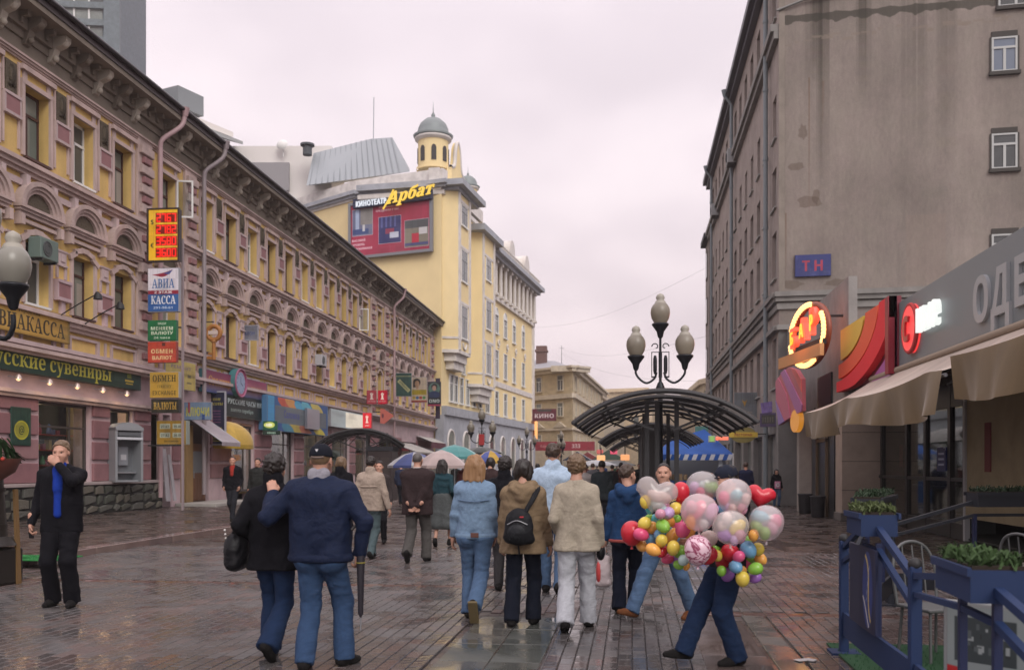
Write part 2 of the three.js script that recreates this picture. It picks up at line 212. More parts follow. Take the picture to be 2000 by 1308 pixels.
{ // ornaments: one geometry of each kind, one mesh for each bay
  const Gk = {}, N = (n, g) => (Gk[n] = ready(g));
  N('up_sur', [bb(0, .07, UY[0], UY[1], 0, .13), bb(0, .07, UY[0], UY[1], -OW - .13, -OW), bb(0, .08, UY[1], UY[1] + .13, -OW - .13, .13), bb(0, .14, UY[1] + .36, UY[1] + .5, -OW - .2, .2), bb(0, .05, UY[1] + .13, UY[1] + .36, -OW - .06, -OW + .12), bb(0, .05, UY[1] + .13, UY[1] + .36, -.12, .06)]);
  N('lo_sur', [bb(0, .07, LY[0], LY[1], 0, .12), bb(0, .07, LY[0], LY[1], -OW - .12, -OW), ...[0, 1, 2, 3, 4].map((k) => { const a = -.9 + k * .45, z = -OW / 2 + Math.sin(a) * .78, y = LY[1] - .42 + Math.cos(a) * .62; return bx(.1, .16, .44, .05, y, z, 0, 0, 0).translate(0, 0, 0) && at(new THREE.BoxGeometry(.1, .15, .4), .05, y + .02, z, a * .55, 0, 0); }), bb(0, .13, LY[1] + .36, LY[1] + .46, -OW - .2, .2)]);
  N('frame', [bb(-.36, -.3, UY[0], UY[1], -.07, 0), bb(-.36, -.3, UY[0], UY[1], -OW, -OW + .07), bb(-.36, -.3, UY[1] - .08, UY[1], -OW, 0), bb(-.36, -.3, UY[0], UY[0] + .09, -OW, 0), bb(-.35, -.29, UY[0], UY[1] - .62, -OW / 2 - .035, -OW / 2 + .035), bb(-.35, -.29, UY[1] - .68, UY[1] - .6, -OW, 0), bb(-.34, .1, UY[0] - .05, UY[0] + .015, -OW, 0)]);
  N('pane', bb(-.345, -.335, 0, 1, -OW, 0));
  N('curtain', [bb(-.333, -.331, 0, 1, -OW + .06, -OW * .68), bb(-.333, -.331, 0, 1, -OW * .3, -.06)]);
  const ring = (r0, r1, d, y) => { const s = new THREE.Shape(); s.absarc(0, 0, r1, 0, Math.PI); s.absarc(0, 0, r0, Math.PI, 0, true); return at(new THREE.ExtrudeGeometry(s, { depth: d, bevelEnabled: false, curveSegments: 10 }).scale(1, .8, 1), 0, y, -OW / 2, 0, Math.PI / 2); };
  N('hood', [ring(.86, 1.02, .26, 8.86), ring(.74, .86, .2, 8.86), ring(.62, .74, .14, 8.86), bb(0, .26, 8.78, 8.86, -OW / 2 - 1.04, -OW / 2 + 1.04), bb(0, .2, 8.7, 8.78, -OW / 2 - 1, -OW / 2 + 1), bb(0, .14, 8.6, 8.7, -OW / 2 - .96, -OW / 2 + .96), bb(0, .24, 8.3, 8.6, -OW / 2 - 1.0, -OW / 2 - .84), bb(0, .24, 8.3, 8.6, -OW / 2 + .84, -OW / 2 + 1.0)]);
  { const s = new THREE.Shape(); s.absarc(0, 0, .62, 0, Math.PI); N('tymp', at(new THREE.ExtrudeGeometry(s, { depth: .05, bevelEnabled: false, curveSegments: 10 }).scale(1, .8, 1), 0, 8.86, -OW / 2, 0, Math.PI / 2)); }
  const PW = 2.371 - OW, pc = -OW - PW / 2;                       // the pier that follows the opening
  N('up_panel', [bb(0, .1, 11.28, 11.72, pc - .3, pc + .3)]); N('up_panelf', [bb(0, .13, 11.72, 11.8, pc - .36, pc + .36), bb(0, .13, 11.2, 11.28, pc - .36, pc + .36), bb(0, .11, 11.28, 11.72, pc - .36, pc - .3), bb(0, .11, 11.28, 11.72, pc + .3, pc + .36)]);
  N('up_pil', [bb(0, .05, 10.4, 11.2, pc - .38, pc - .3), bb(0, .05, 10.4, 11.2, pc + .3, pc + .38), bb(0, .05, 11.8, 12.8, pc - .38, pc - .3), bb(0, .05, 11.8, 12.8, pc + .3, pc + .38)]);
  N('relief', [bb(0, .045, 11.86, 12.7, pc - .24, pc + .24), sph(.12, .05, 12.3, pc, 8, 2.4), sph(.07, .05, 12.05, pc - .1, 6), sph(.07, .05, 12.05, pc + .1, 6), sph(.07, .05, 12.55, pc, 6)]);
  N('lo_panel', [bb(0, .14, 6.62, 7.05, pc - .3, pc + .3)]); N('lo_panelf', [bb(0, .17, 7.05, 7.14, pc - .36, pc + .36), bb(0, .17, 6.52, 6.62, pc - .36, pc + .36), bb(0, .15, 6.62, 7.05, pc + .3, pc + .36), bb(0, .15, 6.62, 7.05, pc - .36, pc - .3), bb(0, .1, 6.12, 6.52, pc - .1, pc + .1)]);
  N('cartouche', [bb(0, .07, 7.62, 7.98, pc - .2, pc + .2), bb(0, .1, 7.7, 7.9, pc - .1, pc + .1), bb(0, .09, 7.98, 8.04, pc - .26, pc + .26), bb(0, .09, 7.56, 7.62, pc - .26, pc + .26), bb(0, .05, 7.2, 7.56, pc - .26, pc - .16), bb(0, .05, 7.2, 7.56, pc + .16, pc + .26)]);
  N('drop', [bb(0, .2, 9.28, 9.74, pc - .62, pc - .44), bb(0, .2, 9.28, 9.74, pc + .44, pc + .62), bb(0, .08, 9.42, 9.6, pc - .44, pc + .44), bb(0, .14, 9.14, 9.28, pc - .6, pc - .46), bb(0, .14, 9.14, 9.28, pc + .46, pc + .6)]);
  N('base_panel', [bb(0, .08, 5.02, 5.1, -OW - .2, .2), bb(0, .08, 5.5, 5.58, -OW - .2, .2), bb(0, .08, 5.1, 5.5, .12, .2), bb(0, .08, 5.1, 5.5, -OW - .2, -OW - .12), bb(0, .06, 5.02, 5.58, pc - .1, pc - .02), bb(0, .06, 5.02, 5.58, pc + .3, pc + .38)]);
  const br = [[0, 0], [.62, .0], [.62, -.14], [.5, -.26], [.28, -.34], [.2, -.56], [.12, -.72], [0, -.76]];
  N('bracket', [prism(br, .26, 0, 14.1, -.13), sph(.13, .5, 13.93, 0, 8), sph(.1, .22, 13.5, 0, 8)]);
  N('modil', [bb(0, .5, 13.95, 14.1, -.07, .07), bb(0, .3, 13.8, 13.95, -.06, .06)]);
  const put = (n, name, m, t, par = LB, lab) => { const o = new THREE.Mesh(Gk[n], m); o.name = name; o.position.z = -t; o.castShadow = o.receiveShadow = true; par.add(o); if (lab) o.userData.label = lab; return o; };
  const child = (n, name, m, par, y0, h) => { const o = new THREE.Mesh(Gk[n], m); o.name = name; o.castShadow = o.receiveShadow = true; if (h) { o.position.y = y0; o.scale.y = h; } par.add(o); return o; };
  const dirty = M([.55, .5, .42], .9, { map: mottle });
  BAYS.forEach((b, i) => {
    const far = b.t > 72;
    for (const up of [1, 0]) {
      const y = up ? UY : LY, w = put('frame', 'window', rnd() < .2 ? white : woodR, b.t); if (!up) { w.position.y = LY[0] - UY[0]; w.scale.y = 1; }
      const dy = up ? 0 : UY[0] - LY[0]; child('pane', 'pane', pick(paneMs), w, UY[0] + .02, (y[1] - y[0]) - .03); const cq = (i * 7 + up * 3) % 5; if (cq < 3) each2(child('curtain', 'curtain', [curtainM, curtainP, curtainG][cq], w, UY[0] + (cq ? .1 : .5), (y[1] - y[0]) - (cq === 1 ? .8 : .6)));
      put(up ? 'up_sur' : 'lo_sur', 'window_surround', up ? mauve : mauve, b.t);
    }
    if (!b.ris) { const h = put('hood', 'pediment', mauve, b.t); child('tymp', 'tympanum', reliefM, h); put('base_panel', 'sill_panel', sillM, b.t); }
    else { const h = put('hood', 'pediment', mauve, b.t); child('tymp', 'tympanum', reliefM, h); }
    const nx = BAYS[i + 1];
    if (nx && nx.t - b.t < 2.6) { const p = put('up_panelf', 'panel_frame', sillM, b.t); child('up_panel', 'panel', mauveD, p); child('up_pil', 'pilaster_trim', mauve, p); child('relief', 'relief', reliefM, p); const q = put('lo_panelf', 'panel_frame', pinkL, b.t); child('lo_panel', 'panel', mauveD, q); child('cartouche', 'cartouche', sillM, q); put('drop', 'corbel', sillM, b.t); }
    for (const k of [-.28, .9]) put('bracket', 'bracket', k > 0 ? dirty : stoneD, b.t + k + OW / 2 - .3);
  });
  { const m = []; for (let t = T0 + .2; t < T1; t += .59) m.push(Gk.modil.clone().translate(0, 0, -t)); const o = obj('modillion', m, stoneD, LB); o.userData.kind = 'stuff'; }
  // quoined piers either side of the projecting bays, and at the end
  const qb = ready([rb(.2, .3, .86, 0, 0, 0, .03)]), qs = ready([rb(.2, .22, .5, 0, 0, 0, .03)]);
  for (const [px, wd] of [[278, 1], [368, 1], [726, 1], [753, 1], [842, 1.2]]) {
    const t = lbT(px), p = obj('pier', bb(.002, .1, 4.8, 13.1, -t - .5, -t + .5), mauve, LB);
    for (let y = 5.1, k = 0; y < 12.9; y += .34, k++) { if (Math.abs(y - 5.92) < .3 || Math.abs(y - 9.98) < .3) continue; const o = new THREE.Mesh(k % 2 ? qs : qb, k % 2 ? mauveD : mauve); o.name = 'quoin'; o.position.set(.13, y, -t); o.castShadow = true; p.add(o); }
  }
  for (const [px, d] of [[297, .28], [384, .3], [762, .26]]) { const t = lbT(px); obj('drainpipe', [tube([[.3, .5, -t], [.3, 13.0, -t]], .085, 4, 10), tube([[.3, 12.95, -t], [.34, 13.2, -t], [.85, 13.95, -t - .55], [.93, 14.35, -t - .6]], .085, 16, 10), cyl(.1, .17, .3, .93, 14.42, -t - .6, 12)], M(d > .29 ? [.26, .22, .23] : [.4, .27, .28], .5), LB); }
}
// ---------------------------------------------------------------- ground floor, shops and signs of the long building
const cL = Math.cos(Math.atan(212 / F)), sL = Math.sin(Math.atan(212 / F));
const lbt = (px, xo = 0) => { const X = 16.6 - xo, d = F * X / ((1212 - px) * cL); return (d - X * sL) / cL; };
const lbh = (px, py, xo = 0) => EYE + (HY - py) / (1212 - px) * (16.6 - xo) / cL;
const FRONT = PHI + Math.PI / 2;
function frontSign(name, label, px0, px1, py0, py1, xo, d, draw, o = {}) {     // a board flat on the front, between two columns; py0, py1 its top and bottom at its middle
  const t0 = lbt(px0, xo), t1 = lbt(px1, xo), tm = (t0 + t1) / 2, pm = 1212 - F * (16.6 - xo) / cL / (tm * cL + (16.6 - xo) * sL), h1 = lbh(pm, py0, xo), h0 = lbh(pm, py1, xo);
  return sign(name, label, t1 - t0, h1 - h0, d, draw, lw(xo, (h0 + h1) / 2, tm), FRONT, o);
}
function faceSign(name, label, px0, px1, py0, py1, d, draw, depth, turn, o = {}) {      // a board that juts out across the pavement and faces along the street
  const a = W(px0, py0, depth), b = W(px1, py1, depth);
  return sign(name, label, Math.hypot(b.x - a.x, b.z - a.z), a.y - b.y, d, draw, [(a.x + b.x) / 2, (a.y + b.y) / 2, (a.z + b.z) / 2], turn, o);
}
const GY = .12;
const GP = [[-200, 72], [172, 212], [256, 292], [330, 350], [405, 449], [493, 528], [571, 591], [635, 645], [680, 692], [720, 738], [770, 782], [812, 846]].map(([a, b]) => [a < 0 ? 17 : lbT(a), lbT(b)]);
{
  obj('lower_wall', [bb(-.5, .04, 3.5, 4.75, -T1, -T0), ...GP.map(([a, b]) => bb(-.5, .04, GY, 3.5, -b, -a)), bb(-.5, -.2, 1.0, 3.5, -T1, -T1 + .4)], pinkL, LB);
  obj('shop_cornice', [bb(.042, .3, 3.62, 3.72, -lbT(292), -T0), bb(.042, .22, 3.52, 3.62, -lbT(292), -T0), bb(.04, .55, 4.78, 4.88, -lbT(292), -T0), bb(.04, .42, 4.7, 4.78, -lbT(292), -T0)], mauve, LB);
  const bm = [pinkD, walls([.26, .125, .135], .8), walls([.3, .165, .17], .8)];
  for (const [a, b] of GP) { if (b - a < .3) continue; const w = Math.max(.2, (b - a) - .22), g = ready(rb(.1, .56, Math.min(w, b - a > 4 ? 7.4 : w), 0, 0, 0, .025));
    for (let y = 1.42; y < 3.5; y += .68) { const o = new THREE.Mesh(g, pick(bm)); o.name = 'rusticated_block'; o.position.set(.07, y, b - a > 4 ? -(b - 3.82) : -(a + b) / 2); o.castShadow = true; LB.add(o); } }
  // rubble plinth
  const t1 = lbT(306), pl = obj('plinth', [bb(-.1, .2, 0, 1.02, -t1, -T0)], M([.025, .025, .022], .9), LB), sm = [[.075, .075, .06], [.1, .1, .085], [.06, .065, .05], [.12, .11, .085]].map((c) => M(c, .7, { map: mottle, bumpMap: plaster, bumpScale: .02 }));
  obj('plinth_cap', rb(.42, .1, t1 - T0 + .1, .08, 1.08, -(t1 + T0) / 2, .02), walls([.36, .3, .29]), pl);
  const ys = [.14, .4, .72, 1.02]; let row = 0;
  for (let r = 0; r < 3; r++) { let t = T0 + 3; while (t < t1 - .2) { const w = Math.min(rr(.35, .9), t1 - .04 - t), y0 = ys[r], y1 = ys[r + 1], j = () => rr(-.13, .13), o = .03;
    const pts = [[t + o + Math.abs(j()), y0 + o], [t + w - o - Math.abs(j()), y0 + o + Math.abs(j())], [t + w - o - Math.abs(j()) * .5, y1 - o - Math.abs(j()) * .4], [t + w * .5, y1 - o], [t + o + Math.abs(j()), y1 - o - Math.abs(j())]].map(([a, y]) => [a, Math.min(1.0, y)]);
    obj('plinth_stone', prism(pts, .06, .2, 0, 0, 0, Math.PI / 2, 0, .012), pick(sm), pl); t += w; } }
  // shop windows: glass with lit goods behind
  const goods = [[.5, .06, .04], [.5, .35, .08], [.1, .25, .12], [.08, .14, .35], [.6, .5, .38], [.35, .06, .12]].map((c) => M(c, .5)), clear = new THREE.MeshPhysicalMaterial({ color: L3([.8, .84, .82]), roughness: .03, transmission: 1, thickness: 0, ior: 1.4 });
  const shop = (a, b, y0, y1, back, rows, lamp) => {
    const w = obj('shop_window', [bb(-.16, -.08, y0, y0 + .09, -b, -a), bb(-.16, -.08, y1 - .09, y1, -b, -a), bb(-.16, -.08, y0, y1, -a - .07, -a), bb(-.16, -.08, y0, y1, -b, -b + .07), ...(b - a > 2 ? [bb(-.15, -.09, y0, y1, -(a + b * 2) / 3 - .03, -(a + b * 2) / 3 + .03)] : []), bb(-.15, -.09, y1 - .75, y1 - .69, -b, -a)], M([.06, .05, .045], .5), LB);
    obj('pane', bb(-.125, -.12, y0 + .05, y1 - .05, -b + .05, -a - .05), clear, w); const inner = obj('interior', [bb(-1.3, -1.2, y0 - .2, y1 + .3, -b - .3, -a + .3), bb(-1.2, -.2, y0 - .1, y0, -b, -a)], back, w);
    const per = goods.map(() => []); for (let r = 0; r < rows; r++) { const y = y0 + .05 + r * ((y1 - y0 - .5) / rows); for (let t = a + .15; t < b - .15; t += rr(.16, .32)) { const h = rr(.14, .36), k = Math.floor(rnd() * goods.length); per[k].push(rnd() < .5 ? lathe([[.001, 0], [.07, .01], [.09, h * .3], [.05, h * .65], [.06, h * .8], [.001, h]], 8, -.7 - rr(0, .3), y, -t) : bb(-.9, -.75, y, y + h, -t - .07, -t + .07)); } per[0].push(bb(-1.1, -.5, y - .03, y - .01, -b, -a)); }
    per.forEach((g, k) => g.length && (obj('goods', g, goods[k], w).userData.kind = 'stuff'));
    if (lamp) { obj('ceiling_lamp', sph(.09, -.6, y1 - .35, -a - .6, 10), glow([1, .62, .3], 4), w); const L = new THREE.PointLight(new THREE.Color(1, .7, .42), 1.6, 0, 2); L.position.set(-.5, y1 - .35, -a - .6); L.shadow.radius = 12; w.add(L); }
    return w;
  };
  const dk = M([.035, .05, .04]), tan = M([.28, .22, .14]), pale = M([.34, .36, .3]);
  shop(lbT(72), lbT(172), 1.14, 3.5, dk, 4, 1); shop(lbT(212), lbT(256), 1.14, 3.5, tan, 2, 1);
  shop(GP[4][1], GP[5][0], .5, 3.4, M([.3, .22, .1]), 3, 1); shop(GP[5][1], GP[6][0], .5, 3.4, pale, 1); shop(GP[6][1], GP[7][0], .3, 3.4, dk, 2, 1); shop(GP[7][1], GP[8][0], .3, 3.4, pale, 2); shop(GP[8][1], GP[9][0], .3, 3.4, M([.4, .42, .43]), 0); shop(GP[9][1], GP[10][0], .3, 3.4, dk, 3); shop(GP[10][1], GP[11][0], .3, 3.4, dk, 3, 1);
  // entrance with a wooden door
  const [e0, e1] = [lbT(350), lbT(405)], dm = M([.16, .065, .025], .55, { map: streak }), door = obj('door', [bb(-.12, -.05, GY + .1, 2.5, -e1 + .1, -e0 - 1.05)], dm, LB); door.userData.label = 'brown wooden door with a framed notice';
  for (let k = 0; k < 5; k++) obj('plank', bb(-.05, -.02, GY + .15, 1.15, -e0 - 1.1 - k * .24 - .22, -e0 - 1.1 - k * .24), dm, door);
  obj('door_notice', [bb(-.05, -.03, 1.35, 2.2, -e1 + .3, -e0 - 1.2)], M([.11, .12, .13], .4), door); obj('handle', bar([.03, 1.15, -e0 - 1.16], [.03, 1.4, -e0 - 1.16], .015), steel, door);
  obj('door_jamb', [bb(-.3, .06, GY, 3.2, -e0 - 1.02, -e0 - .45)], walls([.32, .2, .08]), LB); obj('transom', bb(-.3, -.1, 2.5, 3.4, -e1, -e0), M([.05, .03, .025]), LB); obj('doorway_backing', bb(-.34, -.3, 0, 3.4, -e1, -e0 + .5), M([.02, .02, .02]), LB);
  const st = obj('step', rb(1.6, .2, 4.4, .9, .13, -(e0 + e1) / 2 - .4, .02), walls([.4, .38, .35], .6), LB);
  obj('leaning_panel', [bx(.04, 1.9, .3, .28, 1.3, -lbT(309), 0, 0, .1), bx(.04, 1.7, .2, .34, 1.2, -lbT(318), 0, 0, .14)], walls([.42, .4, .42], .5), LB);
}
const emblem = (g, w, h, c) => { fill(g, c, w * .4, h * .32, w * .2, h * .3); fill(g, c, w * .34, h * .2, w * .1, h * .12); fill(g, c, w * .56, h * .2, w * .1, h * .12); fill(g, c, w * .46, h * .14, w * .08, h * .18); fill(g, c, w * .32, h * .6, w * .36, h * .07); };
// ---- signs near the left edge
const cyr = (g, w, h, s, y, k, c, mw = .86, f = 'sans-serif') => txt(g, s, w / 2, h * y, h * k, c, f, w * mw);
frontSign('souvenir_sign', 'long dark green shop sign with yellow old style lettering over the souvenir shop', -110, 275, 691, 738, .32, .25, (g, w, h) => { fill(g, '#0d2f27', 0, 0, w, h); txt(g, 'Русские сувениры', w * .475, h * .5, h * .86, '#b3ae3e', 'serif', w * .67); fill(g, '#6d7a28', w * .915, h * .2, w * .03, h * .3); fill(g, '#b59b2e', w * .9, h * .58, w * .06, h * .1); fill(g, '#b59b2e', w * .905, h * .74, w * .05, h * .06); }, { px: 120, body: [.012, .04, .03] });
frontSign('ticket_office_sign', 'ochre board with black condensed letters below the first floor windows at left', -150, 136, 583, 645, .25, .08, (g, w, h) => { fill(g, '#9c7a33', 0, 0, w, h); fill(g, '#b08a3d', w * .01, h * .05, w * .98, h * .9); txt(g, 'городская', w * .68, h * .2, h * .2, '#3d3118', 'serif'); txt(g, 'АВИАКАССА', w * .675, h * .62, h * .72, '#2c2414', 'serif', w * .59); }, { px: 160, body: [.2, .14, .05] });
{ // small warm lamps under the green sign
  for (const px of [-30, 35, 96, 150, 200, 247]) { const t = thing('sign_lamp', `small warm spotlight under the green souvenir sign, ${px < 0 ? 'outermost at the edge' : px < 40 ? 'first from the photo edge' : px < 100 ? 'second from the photo edge' : px < 160 ? 'third from the photo edge' : px < 210 ? 'fourth from the photo edge' : 'last before the corner'}`, 'spotlight', lw(.62, 3.98, lbt(px, .62)), FRONT, 'spotlights under the green sign');
    obj('arm', tube([[0, .05, -.3], [0, .02, -.1], [0, 0, 0]], .012, 8, 6), steel, t); obj('shade', lathe([[.03, .09], [.07, .05], [.1, -.04]], 14), M([.5, .4, .35], .3, { metalness: .6 }), t); obj('bulb', sph(.06, 0, -.03, 0, 10), glow([1, .6, .3], 1.2), t);
    const L = new THREE.PointLight(new THREE.Color(1, .62, .32), .22, 0, 2); L.position.set(0, -.14, .02); L.shadow.radius = 9; t.add(L); }
}
frontSign('at_plaque', 'dark green plaque with a yellow round at-symbol on the pink wall', 22, 60, 795, 870, .16, .06, (g, w, h) => { fill(g, '#0e3328', 0, 0, w, h); g.strokeStyle = '#b9b226'; g.lineWidth = w * .09; g.beginPath(); g.ellipse(w / 2, h * .6, w * .34, h * .22, 0, 0, 7); g.stroke(); g.fillStyle = '#8f8f2a'; g.fill(); txt(g, '@', w / 2, h * .6, h * .3, '#26341a'); }, { px: 160, body: [.02, .06, .045] });
// stack of boards across the pavement at the drainpipe
const SD = 31.7, seg = (g, x, y, w, h, ch) => { const T = { 0: 'abcdef', 1: 'bc', 2: 'abged', 3: 'abgcd', 4: 'fgbc', 5: 'afgcd', 6: 'afgedc', 7: 'abc', 8: 'abcdefg', 9: 'abcdfg' }[ch] || ''; const q = w * .2, B = { a: [0, 0, w, q], d: [0, h - q, w, q], g: [0, h / 2 - q / 2, w, q], f: [0, 0, q, h / 2], e: [0, h / 2, q, h / 2], b: [w - q, 0, q, h / 2], c: [w - q, h / 2, q, h / 2] }; for (const s of T) g.fillRect(x + B[s][0], y + B[s][1], B[s][2], B[s][3]); };
faceSign('exchange_rate_board', 'glowing exchange rate board with four rows of red digits on a yellow ground', 287, 350, 408, 510, .22, (g, w, h) => { fill(g, '#b5861a', 0, 0, w, h); ['2767', '2782', '3580', '3600'].forEach((s, r) => { const y = h * (.06 + .23 * r); fill(g, '#5a0d06', w * .24, y, w * .72, h * .19); g.fillStyle = '#ff1c14'; g.shadowColor = '#ff2a1a'; g.shadowBlur = 5; for (let k = 0; k < 4; k++) seg(g, w * (.27 + .17 * k), y + h * .015, w * .135, h * .16, s[k]); g.shadowBlur = 0; }); txt(g, '$', w * .12, h * .24, h * .13, '#20241a'); txt(g, '€', w * .12, h * .7, h * .13, '#20241a'); }, SD, .02, { px: 200, lit: 1.1, body: [.03, .02, .02], frame: [.03, .02, .02] });
faceSign('airline_ticket_board', 'white over blue board with a red and blue aeroplane wing and ticket office lettering', 286, 350, 523, 609, .18, (g, w, h) => { fill(g, '#ddd9e2', 0, 0, w, h); g.fillStyle = '#8e2238'; g.beginPath(); g.moveTo(w * .12, h * .14); g.quadraticCurveTo(w * .5, h * .12, w * .8, h * .03); g.quadraticCurveTo(w * .62, h * .22, w * .4, h * .19); g.fill(); g.fillStyle = '#41508f'; g.beginPath(); g.moveTo(w * .5, h * .12); g.lineTo(w * .82, h * .03); g.lineTo(w * .7, h * .14); g.fill(); cyr(g, w, h, 'АВИА', .35, .3, '#3b6aa8', .74, 'serif'); fill(g, '#8e2238', 0, h * .51, w, h * .09); cyr(g, w, h, '2 ЭТАЖ', .555, .08, '#eee', .6); fill(g, '#2b5a9c', 0, h * .6, w, h * .4); cyr(g, w, h, 'КАССА', .74, .26, '#e9e9ee', .82, 'serif'); cyr(g, w, h, '291-98-61', .92, .07, '#b9c8e2', .66); }, SD, .02, { px: 220, body: [.3, .3, .33] });
faceSign('green_exchange_board', 'small green board with rows of white lettering above a red one', 286, 345, 625, 665, .16, (g, w, h) => { fill(g, '#136b3c', 0, 0, w, h); cyr(g, w, h, 'НАШИ', .16, .16, '#cfe0c8', .3); cyr(g, w, h, 'МЕНЯЕМ', .4, .24, '#dfe8d0', .82); cyr(g, w, h, 'ВАЛЮТУ', .64, .22, '#dfe8d0', .8); cyr(g, w, h, '24 часа', .87, .16, '#cfe0c8', .6); }, SD, .02, { px: 128, body: [.02, .12, .06] });
faceSign('red_exchange_board', 'small orange red board with pale lettering hung under the green one', 286, 345, 667, 708, .16, (g, w, h) => { fill(g, '#b8402c', 0, 0, w, h); fill(g, '#55201a', w * .5, h * .04, w * .12, h * .16); cyr(g, w, h, 'ОБМЕН', .46, .3, '#e6c890', .8); cyr(g, w, h, 'ВАЛЮТ', .78, .26, '#e6c890', .72); }, SD, .02, { px: 128, body: [.25, .04, .03] });
faceSign('currency_exchange_board', 'yellow board with dark exchange lettering hanging above a black strip', 290, 350, 726, 777, .2, (g, w, h) => { fill(g, '#c89a3c', 0, 0, w, h); cyr(g, w, h, 'ОБМЕН', .25, .36, '#2c2a1c', .84, 'serif'); cyr(g, w, h, 'CURRENCY', .56, .15, '#5a4a24', .5, 'serif'); cyr(g, w, h, 'EXCHANGE', .82, .24, '#5f4c20', .84); }, SD, .02, { px: 150, lit: .35, body: [.3, .3, .3] });
faceSign('currency_strip', 'black strip with yellow condensed letters below the yellow exchange board', 293, 350, 779, 806, .2, (g, w, h) => { fill(g, '#14160f', 0, 0, w, h); cyr(g, w, h, 'ВАЛЮТЫ', .5, .74, '#c09a3e', .86, 'serif'); }, SD, .02, { px: 96, body: [.02, .02, .02] });
faceSign('rate_case', 'low yellow box with four white rate windows beside the wooden door', 304, 364, 821, 868, .3, (g, w, h) => { fill(g, '#b98c34', 0, 0, w, h); for (const x of [.1, .54]) for (const y of [.12, .5]) { fill(g, '#c9cbb4', w * x, h * y, w * .36, h * .22); txt(g, ['27.67', '27.82', '35.80', '36.00'][(x > .3) * 2 + (y > .3)], w * (x + .18), h * (y + .12), h * .15, '#565a48'); } cyr(g, w, h, 'без комиссии', .87, .13, '#4f3a14', .5); }, SD + .6, .05, { px: 128, lit: .25, body: [.25, .28, .24] });
{ const t = thing('sign_post', 'grey steel post carrying the stacked exchange boards in front of the mauve pier', 'post', W(349, 900, SD + .15).setY(GY)); obj('post', bb(-.035, .035, 0, 9.2, -.3, -.23), M([.3, .24, .25], .5), t); for (const y of [2.2, 3.4, 4.6, 6.2, 7.6, 9]) obj('bracket', bb(-1.25, 0, y - .025, y + .025, -.28, -.24), darkIron, t); }
frontSign('pale_yellow_board', 'pale yellow printed board fixed between two drainpipes', 322, 382, 704, 760, .42, .05, (g, w, h) => { fill(g, '#b7a55a', 0, 0, w, h); cyr(g, w, h, 'РЕМОНТ', .25, .16, '#7d6a78', .7); txt(g, 'обувь', w * .3, h * .48, h * .15, '#5a7391'); txt(g, 'ключи', w * .3, h * .74, h * .15, '#5a7391'); fill(g, '#6e6546', w * .72, h * .44, w * .12, h * .12); fill(g, '#6e6546', w * .7, h * .72, w * .16, h * .06); }, { px: 96 });
faceSign('key_cutting_board', 'pale blue board with yellow letters and a small red figure above the lilac awning', 358, 413, 785, 820, .1, (g, w, h) => { fill(g, '#6f86a0', 0, 0, w, h); cyr(g, w, h, 'КЛЮЧИ', .55, .7, '#b9b648', .9); fill(g, '#963440', w * .14, 0, w * .07, h * .6); fill(g, '#2a4a86', w * .66, h * .7, w * .1, h * .3); }, 36, .08, { px: 96 });
faceSign('dark_blue_board', 'tall navy hanging board with yellow lines of lettering between two awnings', 396, 440, 765, 868, .14, (g, w, h) => { fill(g, '#121733', 0, 0, w, h); txt(g, 'салон', w * .45, h * .12, h * .09, '#a79b35', 'serif', 0, 'italic bold'); txt(g, 'красоты', w * .5, h * .21, h * .09, '#a79b35', 'serif', w * .8, 'italic bold'); for (let k = 0; k < 5; k++) fill(g, k % 2 ? '#5b2f55' : '#6a3b58', w * .1, h * (.35 + k * .055), w * .7, h * .018); for (let k = 0; k < 6; k++) fill(g, '#8a8128', w * .1, h * (.68 + k * .05), w * .75, h * .026); }, 38.5, .05, { px: 200, body: [.3, .3, .34], frame: [.35, .35, .38] });
frontSign('pink_clock_fascia', 'pink and blue shop fascia under the mauve string course', 397, 522, 735, 776, .3, .2, (g, w, h) => { const q = g.createLinearGradient(0, 0, 0, h); q.addColorStop(0, '#7c2450'); q.addColorStop(.55, '#a06a6a'); q.addColorStop(1, '#3a4a80'); g.fillStyle = q; g.fillRect(0, 0, w, h); txt(g, 'Столица', w * .22, h * .45, h * .6, '#c99a4a', 'serif', 0, 'italic bold'); txt(g, 'часы', w * .8, h * .45, h * .5, '#b98a62', 'serif', 0, 'italic bold'); }, { px: 110, body: [.03, .1, .12] });
{ const t = thing('clock_sign', 'round clock face on a teal drum in the middle of the pink fascia', 'clock', lw(.5, lbh(470, 748, .5), lbt(470, .5)), FRONT), ct = canvasTex(128, 128, (g, w, h) => { fill(g, '#8b9bb5', 0, 0, w, h); g.strokeStyle = '#a04a6a'; g.lineWidth = 10; g.beginPath(); g.arc(64, 64, 58, 0, 7); g.stroke(); for (let k = 0; k < 12; k++) { const a = k * Math.PI / 6; txt(g, String(k || 12), 64 + 45 * Math.sin(a), 64 - 45 * Math.cos(a), 15, '#39476b'); } g.strokeStyle = '#2a3350'; g.lineWidth = 5; g.beginPath(); g.moveTo(64, 64); g.lineTo(64, 30); g.moveTo(64, 64); g.lineTo(88, 76); g.stroke(); });
  obj('drum', cyl(.62, .62, .3, 0, 0, -.16, 32, Math.PI / 2), M([.05, .16, .17], .5), t); obj('clock_face', new THREE.CircleGeometry(.56, 32), M([1, 1, 1], .5, { map: ct }), t, true); obj('rim', at(new THREE.TorusGeometry(.59, .04, 8, 32), 0, 0, .01), M([.3, .1, .18], .5), t); }
